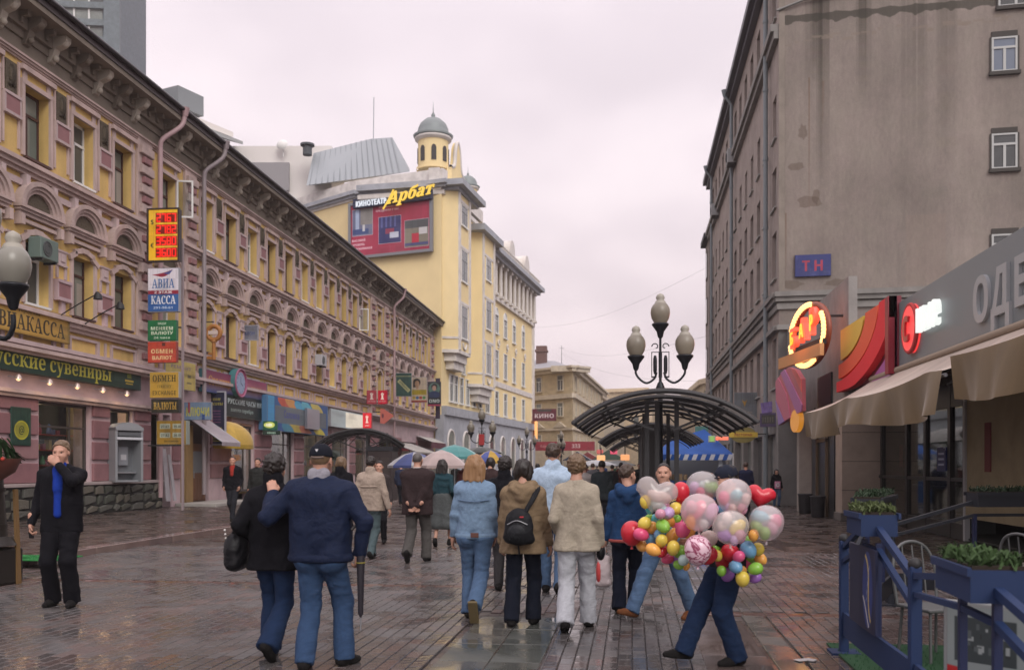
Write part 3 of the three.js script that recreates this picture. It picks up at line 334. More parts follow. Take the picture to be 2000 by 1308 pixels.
frontSign('black_fascia', 'black shop fascia with two rows of white lettering below the pink one', 440, 520, 775, 818, .3, .12, (g, w, h) => { fill(g, '#14201f', 0, 0, w, h); txt(g, 'РУССКИЕ', w * .24, h * .3, h * .32, '#b9c8c8', 'sans-serif', w * .42); txt(g, 'ЧАСЫ', w * .6, h * .3, h * .32, '#b9c8c8', 'sans-serif', w * .24); txt(g, 'МИРА', w * .86, h * .3, h * .32, '#b9c8c8', 'sans-serif', w * .22); txt(g, 'золото серебро', w * .38, h * .68, h * .22, '#9fb4ae', 'sans-serif', w * .56); }, { px: 110 });
{ const S = frontSign('blue_grey_fascia', 'large grey fascia in a blue orange and yellow swirl frame', 521, 640, 783, 846, .55, .4, (g, w, h) => { fill(g, '#27538f', 0, 0, w, h); g.fillStyle = '#3f8fc0'; g.fillRect(0, 0, w * .09, h); for (const [x, y, r, c] of [[.24, .14, .1, '#c2523e'], [.38, .16, .13, '#cf8f4a'], [.5, .2, .1, '#3da0cc'], [.62, .16, .1, '#5fb4c8'], [.8, .14, .12, '#c8b860'], [.45, .9, .13, '#b3a042'], [.6, .95, .12, '#a8624a'], [.3, .92, .1, '#3a7d96'], [.85, .93, .12, '#c9bc3c']]) { g.fillStyle = c; g.beginPath(); g.ellipse(w * x, h * y, w * r, h * .16, .2, 0, 7); g.fill(); } fill(g, '#5d6872', w * .1, h * .25, w * .88, h * .52); txt(g, 'Соломка', w * .36, h * .48, h * .32, '#3c478f'); }, { px: 160, body: [.06, .16, .3] });
  obj('steel_band', bb(.3 * 0 + .6, 2.6, -.55, .5, .02, .16), M([.3, .31, .36], .3, { metalness: .7 }), S); }
frontSign('white_light_box', 'white lit fascia above the arched kiosk roof at left', 645, 722, 805, 838, .4, .3, (g, w, h) => { fill(g, '#9aa2a4', 0, 0, w, h); fill(g, '#f2e6d2', w * .35, h * .05, w * .63, h * .9); }, { px: 64, lit: .5 });
faceSign('red_column_sign', 'bright red upright light box with a white figure above the left kiosk roof', 708, 725, 806, 836, .3, (g, w, h) => { fill(g, '#d3222c', 0, 0, w, h); emblem(g, w, h, '#ffd9c8'); fill(g, '#ffd9c8', w * .25, h * .82, w * .5, h * .04); }, 52, .1, { px: 128, lit: .8, body: [.4, .03, .04] });
faceSign('red_double_box', 'dark red double sided light box with white emblems on the quoined pier', 716, 735, 762, 789, .12, (g, w, h) => { fill(g, '#a81d30', 0, 0, w, h); emblem(g, w, h, '#ead2c4'); cyr(g, w, h, 'ресторан', .8, .13, '#d9a09a', .8); }, 60, .35, { px: 96, lit: .35, body: [.3, .02, .04], group: 'red emblem boxes' });
faceSign('red_double_box', 'brighter right half of the red emblem light box pair', 736, 757, 762, 789, .12, (g, w, h) => { fill(g, '#c01f34', 0, 0, w, h); emblem(g, w, h, '#f2dccb'); cyr(g, w, h, 'ресторан', .8, .13, '#e0b0a6', .8); }, 60, -.35, { px: 96, lit: .55, body: [.3, .02, .04], group: 'red emblem boxes' });
{ const t = thing('red_arrow_sign', 'faded red pennant shaped sign pointing down the street', 'sign', W(743, 812, 58)); obj('board', prism([[0, -.45], [.25, -.5], [.85, .0], [.2, .42], [0, .45]], .08), M([.5, .13, .1], .5), t); obj('emblem', at(new THREE.CircleGeometry(.14, 12).scale(.5, 1, 1), .16, 0, .085), M([.14, .04, .05]), t); obj('bracket', bb(-.5, 0, .2, .26, .02, .06), darkIron, t); }
faceSign('green_lozenge_sign', 'small lit yellow and green oval shop sign over a dark strip', 513, 541, 822, 840, .12, (g, w, h) => { fill(g, '#164832', 0, 0, w, h); g.fillStyle = '#c9cf68'; g.beginPath(); g.ellipse(w * .45, h * .42, w * .4, h * .34, 0, 0, 7); g.fill(); g.fillStyle = '#f2f0c8'; g.beginPath(); g.ellipse(w * .42, h * .42, w * .24, h * .18, 0, 0, 7); g.fill(); }, 43, .1, { px: 64, lit: .7, body: [.02, .1, .06] });
faceSign('dark_green_strip', 'dark strip with pale lettering hung under the lit green oval', 512, 548, 841, 849, .1, (g, w, h) => { fill(g, '#0d2a22', 0, 0, w, h); for (let k = 0; k < 6; k++) fill(g, '#9cc0ae', w * (.26 + k * .08), h * .25, w * .055, h * .5); }, 43, .1, { px: 48 });
{ // a giant key
  const t = thing('giant_key_sign', 'orange wooden sign shaped like a big upright key in front of a window', 'key sign', W(417, 668, 37.5)); const km = M([.36, .15, .035], .6);
  obj('bow', [at(new THREE.TorusGeometry(.27, .09, 8, 24), 0, .36, 0), bb(-.22, .22, .3, .42, -.05, .05)], km, t); obj('shaft', [cyl(.075, .075, .8, 0, -.3, 0, 12), cyl(.12, .12, .1, 0, .05, 0, 12)], km, t); obj('bit', [bb(-.28, 0, -.68, -.56, -.04, .04), bb(-.22, 0, -.5, -.42, -.04, .04)], km, t); obj('inset', bb(-.2, .2, .3, .44, .06, .08), M([.6, .5, .45], .6), t); obj('hanger', bb(-1.1, 0, .78, .82, -.02, .02), darkIron, t); }
faceSign('grey_hanging_sign', 'plain grey blue hanging board with a line of blue letters', 449, 504, 636, 664, .1, (g, w, h) => { fill(g, '#6e717e', 0, 0, w, h); cyr(g, w, h, 'АРТ-САЛОН', .55, .36, '#3a477c', .8); }, 42, .05, { px: 64, body: [.3, .3, .33], frame: [.28, .28, .32] });
faceSign('green_passage_sign', 'dark green hanging board with a diagonal pale gold band', 773, 804, 728, 774, .14, (g, w, h) => { fill(g, '#123a33', 0, 0, w, h); g.save(); g.translate(w * .5, h * .55); g.rotate(.8); fill(g, '#9c9a6a', -w * .5, -h * .08, w, h * .16); txt(g, 'АНТИКВАРИАТ', 0, 0, h * .1, '#14322c', 'serif', w * .85); g.restore(); fill(g, '#8d8e62', 0, h * .12, w, h * .03); }, 66, .1, { px: 128 });
faceSign('yellow_top_poster', 'hanging poster with a dark haired figure in a yellow top and coloured circles', 803, 834, 736, 786, .12, (g, w, h) => { fill(g, '#d8c0a8', 0, 0, w, h); g.fillStyle = '#2a201c'; g.beginPath(); g.ellipse(w * .34, h * .2, w * .24, h * .16, 0, 0, 7); g.fill(); fill(g, '#2a201c', w * .1, h * .2, w * .16, h * .2); g.fillStyle = '#c79a78'; g.beginPath(); g.ellipse(w * .36, h * .26, w * .15, h * .13, 0, 0, 7); g.fill(); fill(g, '#c79a78', w * .3, h * .34, w * .16, h * .14); g.fillStyle = '#c9aa2a'; g.fillRect(w * .02, h * .5, w * .96, h * .2); for (let k = 0; k < 3; k++) fill(g, '#6e6120', w * .02, h * (.52 + k * .06), w * .9, h * .015); for (let k = 0; k < 4; k++) { g.fillStyle = ['#caa53a', '#3a6a9c', '#b8403a', '#4a8a4a'][k]; g.beginPath(); g.arc(w * (.16 + .22 * k), h * .82, h * .06, 0, 7); g.fill(); } fill(g, '#a8402e', 0, h * .93, w, h * .07); }, 69, .05, { px: 128, lit: .2 });
faceSign('ono_poster', 'hanging dark poster of a seated figure above the white letters ONO', 835, 861, 745, 793, .12, (g, w, h) => { fill(g, '#26262e', 0, 0, w, h); g.fillStyle = '#4a6a60'; g.beginPath(); g.arc(w / 2, h * .28, w * .46, 0, 7); g.fill(); g.fillStyle = '#15151a'; g.beginPath(); g.ellipse(w / 2, h * .2, w * .24, h * .13, 0, 0, 7); g.fill(); g.fillStyle = '#b08c78'; g.beginPath(); g.ellipse(w / 2, h * .26, w * .15, h * .11, 0, 0, 7); g.fill(); g.fillStyle = '#1f2e52'; g.beginPath(); g.ellipse(w / 2, h * .54, w * .42, h * .16, 0, 0, 7); g.fill(); fill(g, '#14141a', 0, h * .66, w, h * .34); cyr(g, w, h, 'ONO', .8, .2, '#c8d4d0', .86); fill(g, '#a02a4a', 0, h * .94, w, h * .06); }, 72, .05, { px: 128, body: [.03, .03, .06] });
{ const t = thing('dark_banner_post', 'narrow dark purple upright banner at the end of the long building', 'banner', W(855, 778, 72.6)); obj('banner', rb(.35, 3.1, .1, 0, 0, 0, .02), M([.035, .022, .05], .6), t); each('bracket', [bb(-.6, 0, 1.2, 1.26, -.02, .02), bb(-.6, 0, -1.2, -1.14, -.02, .02)], darkIron, t); }
// ---- awnings on the left
function awning(name, label, a, b, c, d, m, val, vm) { // a-b back edge, d-c front edge (world points)
  const t = thing(name, label, 'awning', a), l = (p) => V(...p.toArray()).sub(a).toArray(), P = [a, b, c, d].map(l), g = quadGeo(P[0], P[1], P[2], P[3], 6, 6, .06), g2 = g.clone().translate(0, -.02, 0); obj('canopy', [g, g2], m, t);
  const fall = (p) => [p[0], p[1] - val, p[2]]; obj('valance', [quadGeo(P[3], P[2], fall(P[2]), fall(P[3]), 8, 1)], vm || m, t); each('side_arm', [bar(P[0], P[3], .02), bar(P[1], P[2], .02)], steel, t); return t;
}
const fabric = (c, o = {}) => new THREE.MeshPhysicalMaterial({ color: L3(c), roughness: .9, transmission: .35, thickness: 0, side: THREE.DoubleSide, map: mottle, ...o });
{ const q = (p0, p1, h0, h1, out) => [lw(.1, h1, lbT(p0)), lw(.1, h1, lbT(p1)), lw(out, h0, lbT(p1)), lw(out, h0, lbT(p0))];
  awning('lilac_awning', 'small faded lilac awning with printed edge over the kiosk window', ...q(365, 404, 2.55, 3.45, 1.4), fabric([.42, .36, .4]), .15);
  const Y = thing('yellow_dome_awning', 'bright yellow rounded awning over a shop window', 'awning', lw(.05, 2.5, (lbT(415) + lbT(455)) / 2), FRONT), s = new THREE.SphereGeometry(1, 20, 8, 0, Math.PI, 0, Math.PI / 2).scale(1.15, 1.0, 1.2); obj('canopy', [s], fabric([.75, .5, .1]), Y); obj('valance', [new THREE.CylinderGeometry(1, 1, .16, 20, 1, true, -Math.PI / 2, Math.PI).scale(1.15, 1, 1.2).translate(0, -.08, 0)], fabric([.5, .33, .03]), Y);
  awning('beige_awning', 'wide grey beige awning beyond the arched kiosk roof', lw(.1, 3.4, lbT(752)), lw(.1, 3.4, lbT(800)), lw(2.2, 2.65, lbT(800)), lw(2.2, 2.65, lbT(752)), fabric([.4, .37, .32]), .12);
  awning('beige_box_awning', 'boxy grey beige awning with a dark red edge by the corner of the yellow building', lw(.1, 4.1, lbT(812)), lw(.1, 4.1, lbT(842)), lw(1.3, 3.6, lbT(842)), lw(1.3, 3.6, lbT(812)), fabric([.42, .4, .34]), .5, M([.1, .02, .035])); }
// ---- public telephone
{ const t = thing('telephone_booth', 'grey hooded public telephone with a blue handset on the pink wall', 'telephone', lw(.2, 1.1, lbT(222)), FRONT - .5), gm = M([.3, .32, .34], .4, { metalness: .3 });
  obj('hood', [bb(-.5, -.42, 0, 1.75, 0, .55), bb(.42, .5, 0, 1.75, 0, .55), bb(-.5, .5, 1.68, 1.78, 0, .58), bb(-.5, .5, 0, .06, 0, .4), prism([[-.5, 1.78], [.5, 1.78], [.3, 1.9], [0, 1.95], [-.3, 1.9]], .5, 0, 0, .05)], gm, t);
  obj('back_panel', bb(-.42, .42, .06, 1.68, 0, .04), M([.14, .15, .16], .3), t); obj('header', bb(-.4, .4, 1.5, 1.62, .5, .57), M([.1, .11, .12], .4), t); obj('band', bb(-.46, .46, 1.38, 1.46, .5, .58), M([.5, .52, .55], .4), t);
  const p = obj('telephone', rb(.36, .62, .14, .02, .85, .1, .02), M([.2, .21, .23], .4), t); obj('handset', [rb(.07, .42, .08, -.24, .85, .14, .03), rb(.1, .1, .1, -.24, 1.02, .16, .03), rb(.1, .1, .1, -.24, .68, .16, .03)], M([.02, .06, .3], .4), p); obj('keypad', bb(-.08, .12, .72, .9, .17, .185), M([.4, .4, .42], .4), p); obj('shelf', rb(.8, .04, .3, 0, .3, .18, .01), steel, t); }
// ---- air conditioners, an opened casement and bracket lamps on the front
{ const ac = (px, py, lab, c) => { const t = thing('air_conditioner', lab, 'air conditioner', lw(.25, lbh(px, py, .25), lbt(px, .25)), FRONT); obj('case', rb(.85, .6, .4, 0, 0, 0, .03), M(c, .5), t); obj('grille', [at(new THREE.TorusGeometry(.2, .012, 6, 20), -.12, 0, .21), at(new THREE.TorusGeometry(.12, .01, 6, 20), -.12, 0, .21), cyl(.22, .22, .012, -.12, 0, .203, 20, Math.PI / 2)], M([.06, .07, .07], .5), t); each('bracket', [bb(-.35, -.3, -.36, -.3, -.2, .2), bb(.3, .35, -.36, -.3, -.2, .2)], darkIron, t); };
  ac(84, 488, 'green grey air conditioner box in a window behind the street lamp', [.12, .17, .15]); ac(626, 704, 'small white air conditioner under a first floor window', [.4, .4, .42]);
  for (const [px, py, lab] of [[342, 385, 'white window casement swung open beside the exchange rate board'], [700, 622, 'white window casement swung open near the far quoined pier']]) { const t = thing('open_casement', lab, 'window', lw(.05, lbh(px, py, .1), lbt(px, 0)), PHI + .25); obj('frame', [bb(0, .06, -.7, .7, -.02, .02), bb(.54, .6, -.7, .7, -.02, .02), bb(.06, .54, .64, .7, -.02, .02), bb(.06, .54, -.7, -.64, -.02, .02)], white, t); obj('pane', bb(.06, .54, -.64, .64, -.004, .004), new THREE.MeshPhysicalMaterial({ color: L3([.85, .88, .86]), roughness: .03, transmission: 1, thickness: 0 }), t); }
  for (const [px, py] of [[125, 574], [172, 592]]) { const t = thing('bracket_spotlight', px < 150 ? 'black long-armed spotlight nearer the photo edge above the ochre board' : 'black long-armed spotlight right of its twin above the ochre board', 'spotlight', lw(.1, lbh(px, py + 35, .1), lbt(px - 20, .1)), FRONT); obj('arm', tube([[0, -.3, 0], [0, .1, .7], [0, .4, 1.3]], .018, 10, 6), black, t); obj('lamp', [lathe([[.02, .1], [.1, .05], [.13, -.1]], 12, 0, .36, 1.36), sph(.07, 0, .42, 1.34, 8)], black, t); } }
// ---------------------------------------------------------------- figures: smooth fields of tapered capsules, meshed into continuous surfaces
const smin = (a, b, k) => { const h = Math.max(k - Math.abs(a - b), 0) / k; return Math.min(a, b) - h * h * k * .25; };
// prim: {a,b,ra,rb} round cone, or {c,r:[x,y,z],q?} ellipsoid; k blend
function fieldMesh(prims, res, { k = .04, cuts = [], bump, bumpAmp = 0 } = {}) {
  const lo = [1e9, 1e9, 1e9], hi = [-1e9, -1e9, -1e9], ext = prims.map((p) => { const e = [[], []]; for (let i = 0; i < 3; i++) { if (p.c) { const m = p.q ? Math.max(...p.r) : p.r[i]; e[0][i] = p.c[i] - m; e[1][i] = p.c[i] + m; } else { e[0][i] = Math.min(p.a[i] - p.ra, p.b[i] - p.rb); e[1][i] = Math.max(p.a[i] + p.ra, p.b[i] + p.rb); } lo[i] = Math.min(lo[i], e[0][i]); hi[i] = Math.max(hi[i], e[1][i]); } return e; });
  const pad = res * 2.5 + bumpAmp, nx = Math.ceil((hi[0] - lo[0] + 2 * pad) / res) + 1, ny = Math.ceil((hi[1] - lo[1] + 2 * pad) / res) + 1, nz = Math.ceil((hi[2] - lo[2] + 2 * pad) / res) + 1;
  const o = lo.map((v) => v - pad), f = new Float32Array(nx * ny * nz).fill(9), I = (x, y, z) => x + nx * (y + ny * z);
  prims.forEach((p, n) => {
    const kk = p.k ?? k, m = kk + res * 2.2 + bumpAmp, r = [0, 1, 2].map((i) => [Math.max(0, Math.floor((ext[n][0][i] - m - o[i]) / res)), Math.min([nx, ny, nz][i] - 1, Math.ceil((ext[n][1][i] + m - o[i]) / res))]);
    const inv = p.q ? p.q.clone().invert() : null, v = V(0, 0, 0); let ba, l2, rd;
    if (!p.c) { ba = [p.b[0] - p.a[0], p.b[1] - p.a[1], p.b[2] - p.a[2]]; l2 = ba[0] ** 2 + ba[1] ** 2 + ba[2] ** 2 || 1e-9; rd = p.rb - p.ra; }
    for (let z = r[2][0]; z <= r[2][1]; z++) for (let y = r[1][0]; y <= r[1][1]; y++) for (let x = r[0][0]; x <= r[0][1]; x++) {
      const X = o[0] + x * res, Y = o[1] + y * res, Z = o[2] + z * res; let d;
      if (p.c) { v.set(X - p.c[0], Y - p.c[1], Z - p.c[2]); if (inv) v.applyQuaternion(inv); const a = v.x / p.r[0], b = v.y / p.r[1], c = v.z / p.r[2], k0 = Math.hypot(a, b, c), k1 = Math.hypot(a / p.r[0], b / p.r[1], c / p.r[2]); d = k1 > 1e-6 ? k0 * (k0 - 1) / k1 : -Math.min(...p.r); }
      else { const px = X - p.a[0], py = Y - p.a[1], pz = Z - p.a[2], h = clamp((px * ba[0] + py * ba[1] + pz * ba[2]) / l2, 0, 1); d = Math.hypot(px - h * ba[0], py - h * ba[1], pz - h * ba[2]) - p.ra - rd * h; }
      const i = I(x, y, z); f[i] = p.sub ? -smin(-f[i], d, kk) : smin(f[i], d, kk);
    }
  });
  for (let z = 0, i = 0; z < nz; z++) for (let y = 0; y < ny; y++) for (let x = 0; x < nx; x++, i++) {
    if (f[i] > .12 || f[i] < -.12) { if (f[i] > .12 || !cuts.length) continue; }
    const X = o[0] + x * res, Y = o[1] + y * res, Z = o[2] + z * res;
    if (bump && Math.abs(f[i]) < bumpAmp + res * 3) f[i] += bump(X, Y, Z);
    for (const c of cuts) f[i] = Math.max(f[i], c(X, Y, Z));
  }
  const P = [], vi = new Int32Array(nx * ny * nz).fill(-1), idx = [], C = [[0, 0, 0], [1, 0, 0], [0, 1, 0], [1, 1, 0], [0, 0, 1], [1, 0, 1], [0, 1, 1], [1, 1, 1]], Eg = [[0, 1], [2, 3], [4, 5], [6, 7], [0, 2], [1, 3], [4, 6], [5, 7], [0, 4], [1, 5], [2, 6], [3, 7]];
  for (let z = 0; z < nz - 1; z++) for (let y = 0; y < ny - 1; y++) for (let x = 0; x < nx - 1; x++) {
    const i0 = I(x, y, z), v = C.map(([a, b, c]) => f[i0 + a + nx * (b + ny * c)]); let neg = 0; for (const q of v) neg += q < 0; if (!neg || neg === 8) continue;
    let sx = 0, sy = 0, sz = 0, n = 0; for (const [a, b] of Eg) if ((v[a] < 0) !== (v[b] < 0)) { const t = v[a] / (v[a] - v[b]); sx += lerp(C[a][0], C[b][0], t); sy += lerp(C[a][1], C[b][1], t); sz += lerp(C[a][2], C[b][2], t); n++; }
    vi[i0] = P.length / 3; P.push(o[0] + (x + sx / n) * res, o[1] + (y + sy / n) * res, o[2] + (z + sz / n) * res);
  }
  const quad = (a, b, c, d, flip) => { if (a < 0 || b < 0 || c < 0 || d < 0) return; flip ? idx.push(a, c, b, a, d, c) : idx.push(a, b, c, a, c, d); };
  for (let z = 1; z < nz - 1; z++) for (let y = 1; y < ny - 1; y++) for (let x = 1; x < nx - 1; x++) {
    const i = I(x, y, z), s = f[i] < 0, X1 = nx, Z1 = nx * ny;
    if (s !== f[i + 1] < 0) quad(vi[i - X1 - Z1], vi[i - Z1], vi[i], vi[i - X1], !s);
    if (s !== f[i + X1] < 0) quad(vi[i - 1 - Z1], vi[i - 1], vi[i], vi[i - Z1], !s);
    if (s !== f[i + Z1] < 0) quad(vi[i - 1 - X1], vi[i - X1], vi[i], vi[i - 1], !s);
  }
  const g = new THREE.BufferGeometry(); g.setAttribute('position', new THREE.Float32BufferAttribute(P, 3)); g.setIndex(idx); g.computeVertexNormals();
  const nrm = g.attributes.normal, uv = new Float32Array(P.length / 3 * 2); for (let i = 0; i < uv.length / 2; i++) { uv[2 * i] = P[3 * i] + P[3 * i + 2] * .8; uv[2 * i + 1] = P[3 * i + 1]; } g.setAttribute('uv', new THREE.BufferAttribute(uv, 2));
  return g;
}
const vadd = (a, b, s = 1) => [a[0] + b[0] * s, a[1] + b[1] * s, a[2] + b[2] * s], vsub = (a, b) => [a[0] - b[0], a[1] - b[1], a[2] - b[2]], vlen = (a) => Math.hypot(...a), vnorm = (a) => { const l = vlen(a) || 1; return a.map((x) => x / l); }, vdot = (a, b) => a[0] * b[0] + a[1] * b[1] + a[2] * b[2], vcross = (a, b) => [a[1] * b[2] - a[2] * b[1], a[2] * b[0] - a[0] * b[2], a[0] * b[1] - a[1] * b[0]], vlerp = (a, b, t) => a.map((x, i) => lerp(x, b[i], t));
function ik(a, c, l1, l2, pole) { const d = vsub(c, a), L = clamp(vlen(d), .05, (l1 + l2) * .999), n = vnorm(d), x = (l1 * l1 - l2 * l2 + L * L) / (2 * L), h = Math.sqrt(Math.max(0, l1 * l1 - x * x)), p = vnorm(vadd(pole, n, -vdot(pole, n))); return { mid: vadd(vadd(a, n, x), p, h), end: vadd(a, n, L) }; }
const C3 = (a, b, ra, rb_, k) => ({ a, b, ra, rb: rb_ ?? ra, k });
const skin = [[.5, .27, .19], [.46, .24, .165], [.55, .31, .23]].map((c) => new THREE.MeshPhysicalMaterial({ color: L3(c), roughness: .55, sheen: .1, map: mottle })), eyeM = M([.03, .022, .02], .2), shoeM = M([.014, .013, .013], .35);
const hairC = { dark: [.018, .013, .011], brown: [.055, .032, .02], blond: [.3, .165, .075], grey: [.09, .08, .075], light: [.16, .1, .055] };
const hairMat = {}; for (const [k, c] of Object.entries(hairC)) hairMat[k] = new THREE.MeshPhysicalMaterial({ color: L3(c), roughness: .5, map: streak, sheen: .3, sheenColor: L3(c) });
const strand = (x, y, z) => .006 * N3(x * 90, y * 9, z * 90) + .01 * N3(x * 22, y * 8, z * 22);
const curlB = (x, y, z) => .02 * N3(x * 34, y * 34, z * 34) + .008 * N3(x * 90, y * 60, z * 90);
const foldB = (amp, s = 1, ph = 0) => (x, y, z) => { const w = N3(x * 4 * s + ph, y * 3 * s, z * 4 * s); return amp * (N3(x * 7 * s + ph + w * 2, y * 13 * s + w * 3 + (x - z) * 6 * s, z * 7 * s) + .22 * N3(x * 16 * s, y * 26 * s + w * 4, z * 16 * s + ph)); };
const matOf = (x, dflt) => (x?.isMaterial ? x : cloth(x || dflt));
function hand(w, d, n, curl, side) {                        // wrist, direction of the palm, palm normal, finger curl; thumb leaves the index side
  const l = vnorm(vcross(n, d)).map((x) => x * side), K = (u, f, q = 0) => vadd(vadd(vadd(w, d, f), l, u), n, q), p = [];
  p.push(C3(w, K(0, .03), .024, .026, .02), C3(K(.026, .03), K(.03, .085), .014, .013, .02), C3(K(.009, .03), K(.01, .09), .015, .013, .02), C3(K(-.009, .03), K(-.01, .087), .015, .013, .02), C3(K(-.024, .03), K(-.028, .078), .013, .012, .02));
  [[.03, .09, .068, 0], [.01, .095, .076, .08], [-.01, .092, .07, .16], [-.029, .082, .055, .24]].forEach(([u, f, len, ex]) => { let a = K(u, f), ang = 0; const c = curl + ex * curl * .5; for (let s = 0; s < 3; s++) { ang += c * [.7, 1, .7][s]; const q = vadd(d.map((x) => x * Math.cos(ang)), n, Math.sin(ang)), b = vadd(a, q, len * [.45, .32, .25][s]); p.push(C3(a, b, .0098 - s * .0012, .0094 - s * .0014, .006)); a = b; } });
  const t0 = K(.026, .022), t1 = K(.052, .055, .012), t2 = K(.05, .085, .03); p.push(C3(t0, t1, .014, .012, .012), C3(t1, t2, .0115, .009, .006));
  return p;
}
const TWO = THREE.MathUtils;
function person(s) {
  const root = thing('person', s.label, 'person', s.pos, s.yaw ?? Math.PI, s.group), k = (s.H || 1.72) / 1.75, fem = s.fem ? 1 : 0, res = s.res || .016, b = s.build || 1; root.scale.setScalar(k);
  const lean = s.lean || 0, hipY = s.hipY || .93, sw = (fem ? .152 : .185) * b, up = (x, y, z) => { const q = y - hipY; return [x, hipY + q * Math.cos(lean), z + q * Math.sin(lean)]; };
  const LA = s.lAnk || [.1, .09, .02], RA = s.rAnk || [-.1, .09, .02], LH = [.088, hipY - .03, 0], RH = [-.088, hipY - .03, 0];
  const Lk = ik(LH, LA, .43, .42, s.lKnee || [.05, 0, 1]), Rk = ik(RH, RA, .43, .42, s.rKnee || [-.05, 0, 1]);
  const sh = s.shrug || 0, LS = up(sw, 1.39 + sh, -.01), RS = up(-sw, 1.39 + sh, -.01), LWt = s.lWr || [.25, .87, .06], RWt = s.rWr || [-.25, .87, .06];
  const Le = ik(LS, LWt, .29, .26, s.lElb || [.22, 0, -1]), Re = ik(RS, RWt, .29, .26, s.rElb || [-.22, 0, -1]);
  const neck = up(0, 1.49, -.02), Hc = up((s.headX || 0), 1.625, .02 + (s.headZ || 0)), hq = new THREE.Quaternion().setFromEuler(new THREE.Euler(s.headPitch || 0, s.headYaw || 0, s.headRoll || 0, 'YXZ')), hp = (x, y, z) => { const v = V(x, y, z).applyQuaternion(hq); return [Hc[0] + v.x, Hc[1] + v.y, Hc[2] + v.z]; };
  const ell = (x, y, z, r, kk) => ({ c: hp(x, y, z), r, q: hq, k: kk });
  // ---- body: head, hands and a core inside the clothes
  const hd = [ell(0, .03, -.012, [.074, .09, .094]), C3(hp(.02, -.03, .05), hp(.012, -.088, .06), .05, .032), C3(hp(-.02, -.03, .05), hp(-.012, -.088, .06), .05, .032), C3(hp(0, -.05, -.03), neck, .052, .056, .03), C3(neck, up(0, 1.41, -.01), .058, .075, .03), C3(hp(-.04, .035, .078), hp(.04, .035, .078), .012, .012, .02), C3(hp(0, .025, .088), hp(0, -.018, .108), .009, .013, .014), C3(hp(-.014, -.02, .098), hp(.014, -.02, .098), .009, .009, .01), C3(hp(-.018, -.056, .087), hp(.018, -.056, .087), .007, .007, .012), ell(.078, .002, -.008, [.01, .032, .02], .012), ell(-.078, .002, -.008, [.01, .032, .02], .012), { ...ell(.031, .014, .1, [.015, .009, .012], .012), sub: 1 }, { ...ell(-.031, .014, .1, [.015, .009, .012], .012), sub: 1 }];
  const geos = [fieldMesh(hd, s.far ? .014 : Math.min(res * .4, .0065), { k: .03 })];
  const hands = [[Le, 1, s.lHand || {}], [Re, -1, s.rHand || {}]].map(([e, sd, o]) => { const d = o.d ? vnorm(o.d) : vnorm(vsub(e.end, e.mid)), n = o.n ? vnorm(o.n) : [-sd, 0, 0]; const nn = vnorm(vadd(n, d, -vdot(n, d))); return { pr: hand(e.end, d, nn, o.curl ?? .5, o.flip ? -sd : sd), d, end: e.end, hide: o.hide }; });
  for (const h of hands) if (!h.hide) geos.push(fieldMesh([...h.pr, C3(vadd(h.end, h.d, -.09), h.end, .033, .025, .02)], s.far ? .014 : .0058, { k: .008 }));
  const core = [C3(up(0, 1.38, -.01), up(0, 1.0, .01), .07, .07), C3(LS, Le.mid, .04, .035), C3(Le.mid, Le.end, .034, .024), C3(RS, Re.mid, .04, .035), C3(Re.mid, Re.end, .034, .024), C3(LS, RS, .04), C3(LH, RH, .08), C3(LH, Lk.mid, .06, .045), C3(Lk.mid, Lk.end, s.skirt ? .05 : .042, .032), C3(RH, Rk.mid, .06, .045), C3(Rk.mid, Rk.end, s.skirt ? .05 : .042, .032)];
  geos.push(fieldMesh(core, .024, { k: .03 })); const body = obj('body', geos, s.skinM || skin[s.tone ?? 0], root, true);
  if (s.face) for (const x of [.032, -.032]) { const e = hp(x, .016, .084); obj('eye', sph(.009, ...e, 8), eyeM, root); }
  // ---- trousers or skirt
  const fl = s.flare ?? .058, leg = s.legW || 1, low = (A) => vadd(A.end, vnorm(vsub(A.end, A.mid)), .09), cuffCut = (x, y, z) => { let q = Lk, dm = 9; for (const A of [Lk, Rk]) { const d = Math.hypot(x - A.end[0], y - A.end[1], z - A.end[2]); if (d < dm) { dm = d; q = A; } } return dm < .24 ? vdot(vsub([x, y, z], q.end), vnorm(vsub(q.end, q.mid))) - (s.cuff ?? .045) : -1; };
  if (s.skirt) { const hem = s.skirt; obj('skirt', fieldMesh([C3([.06, hipY + .06, 0], [.1, hem + .1, .02], .13, .16), C3([-.06, hipY + .06, 0], [-.1, hem + .1, -.02], .13, .16)], res, { k: .05, bump: foldB(.012, .6, s.seed), bumpAmp: .02, cuts: [(x, y) => hem - y] }), matOf(s.bottom), root, true); }
  else obj('trousers', fieldMesh([C3([.075, hipY + .06, -.005], [.085, hipY - .06, -.015], .115 * leg, .125 * leg), C3([-.075, hipY + .06, -.005], [-.085, hipY - .06, -.015], .115 * leg, .125 * leg), ...[[LH, Lk], [RH, Rk]].flatMap(([h, q]) => [C3(h, q.mid, .1 * leg, .077 * leg, .025), C3(q.mid, low(q), .076 * leg, fl, .03)])], res, { k: .03, bump: foldB(s.legFold ?? .011, 1, (s.seed || 0) + 3), bumpAmp: .016, cuts: [(x, y) => y - ((s.top?.hem ?? .85) + .018), cuffCut] }), matOf(s.bottom, [.03, .045, .09]), root, true);
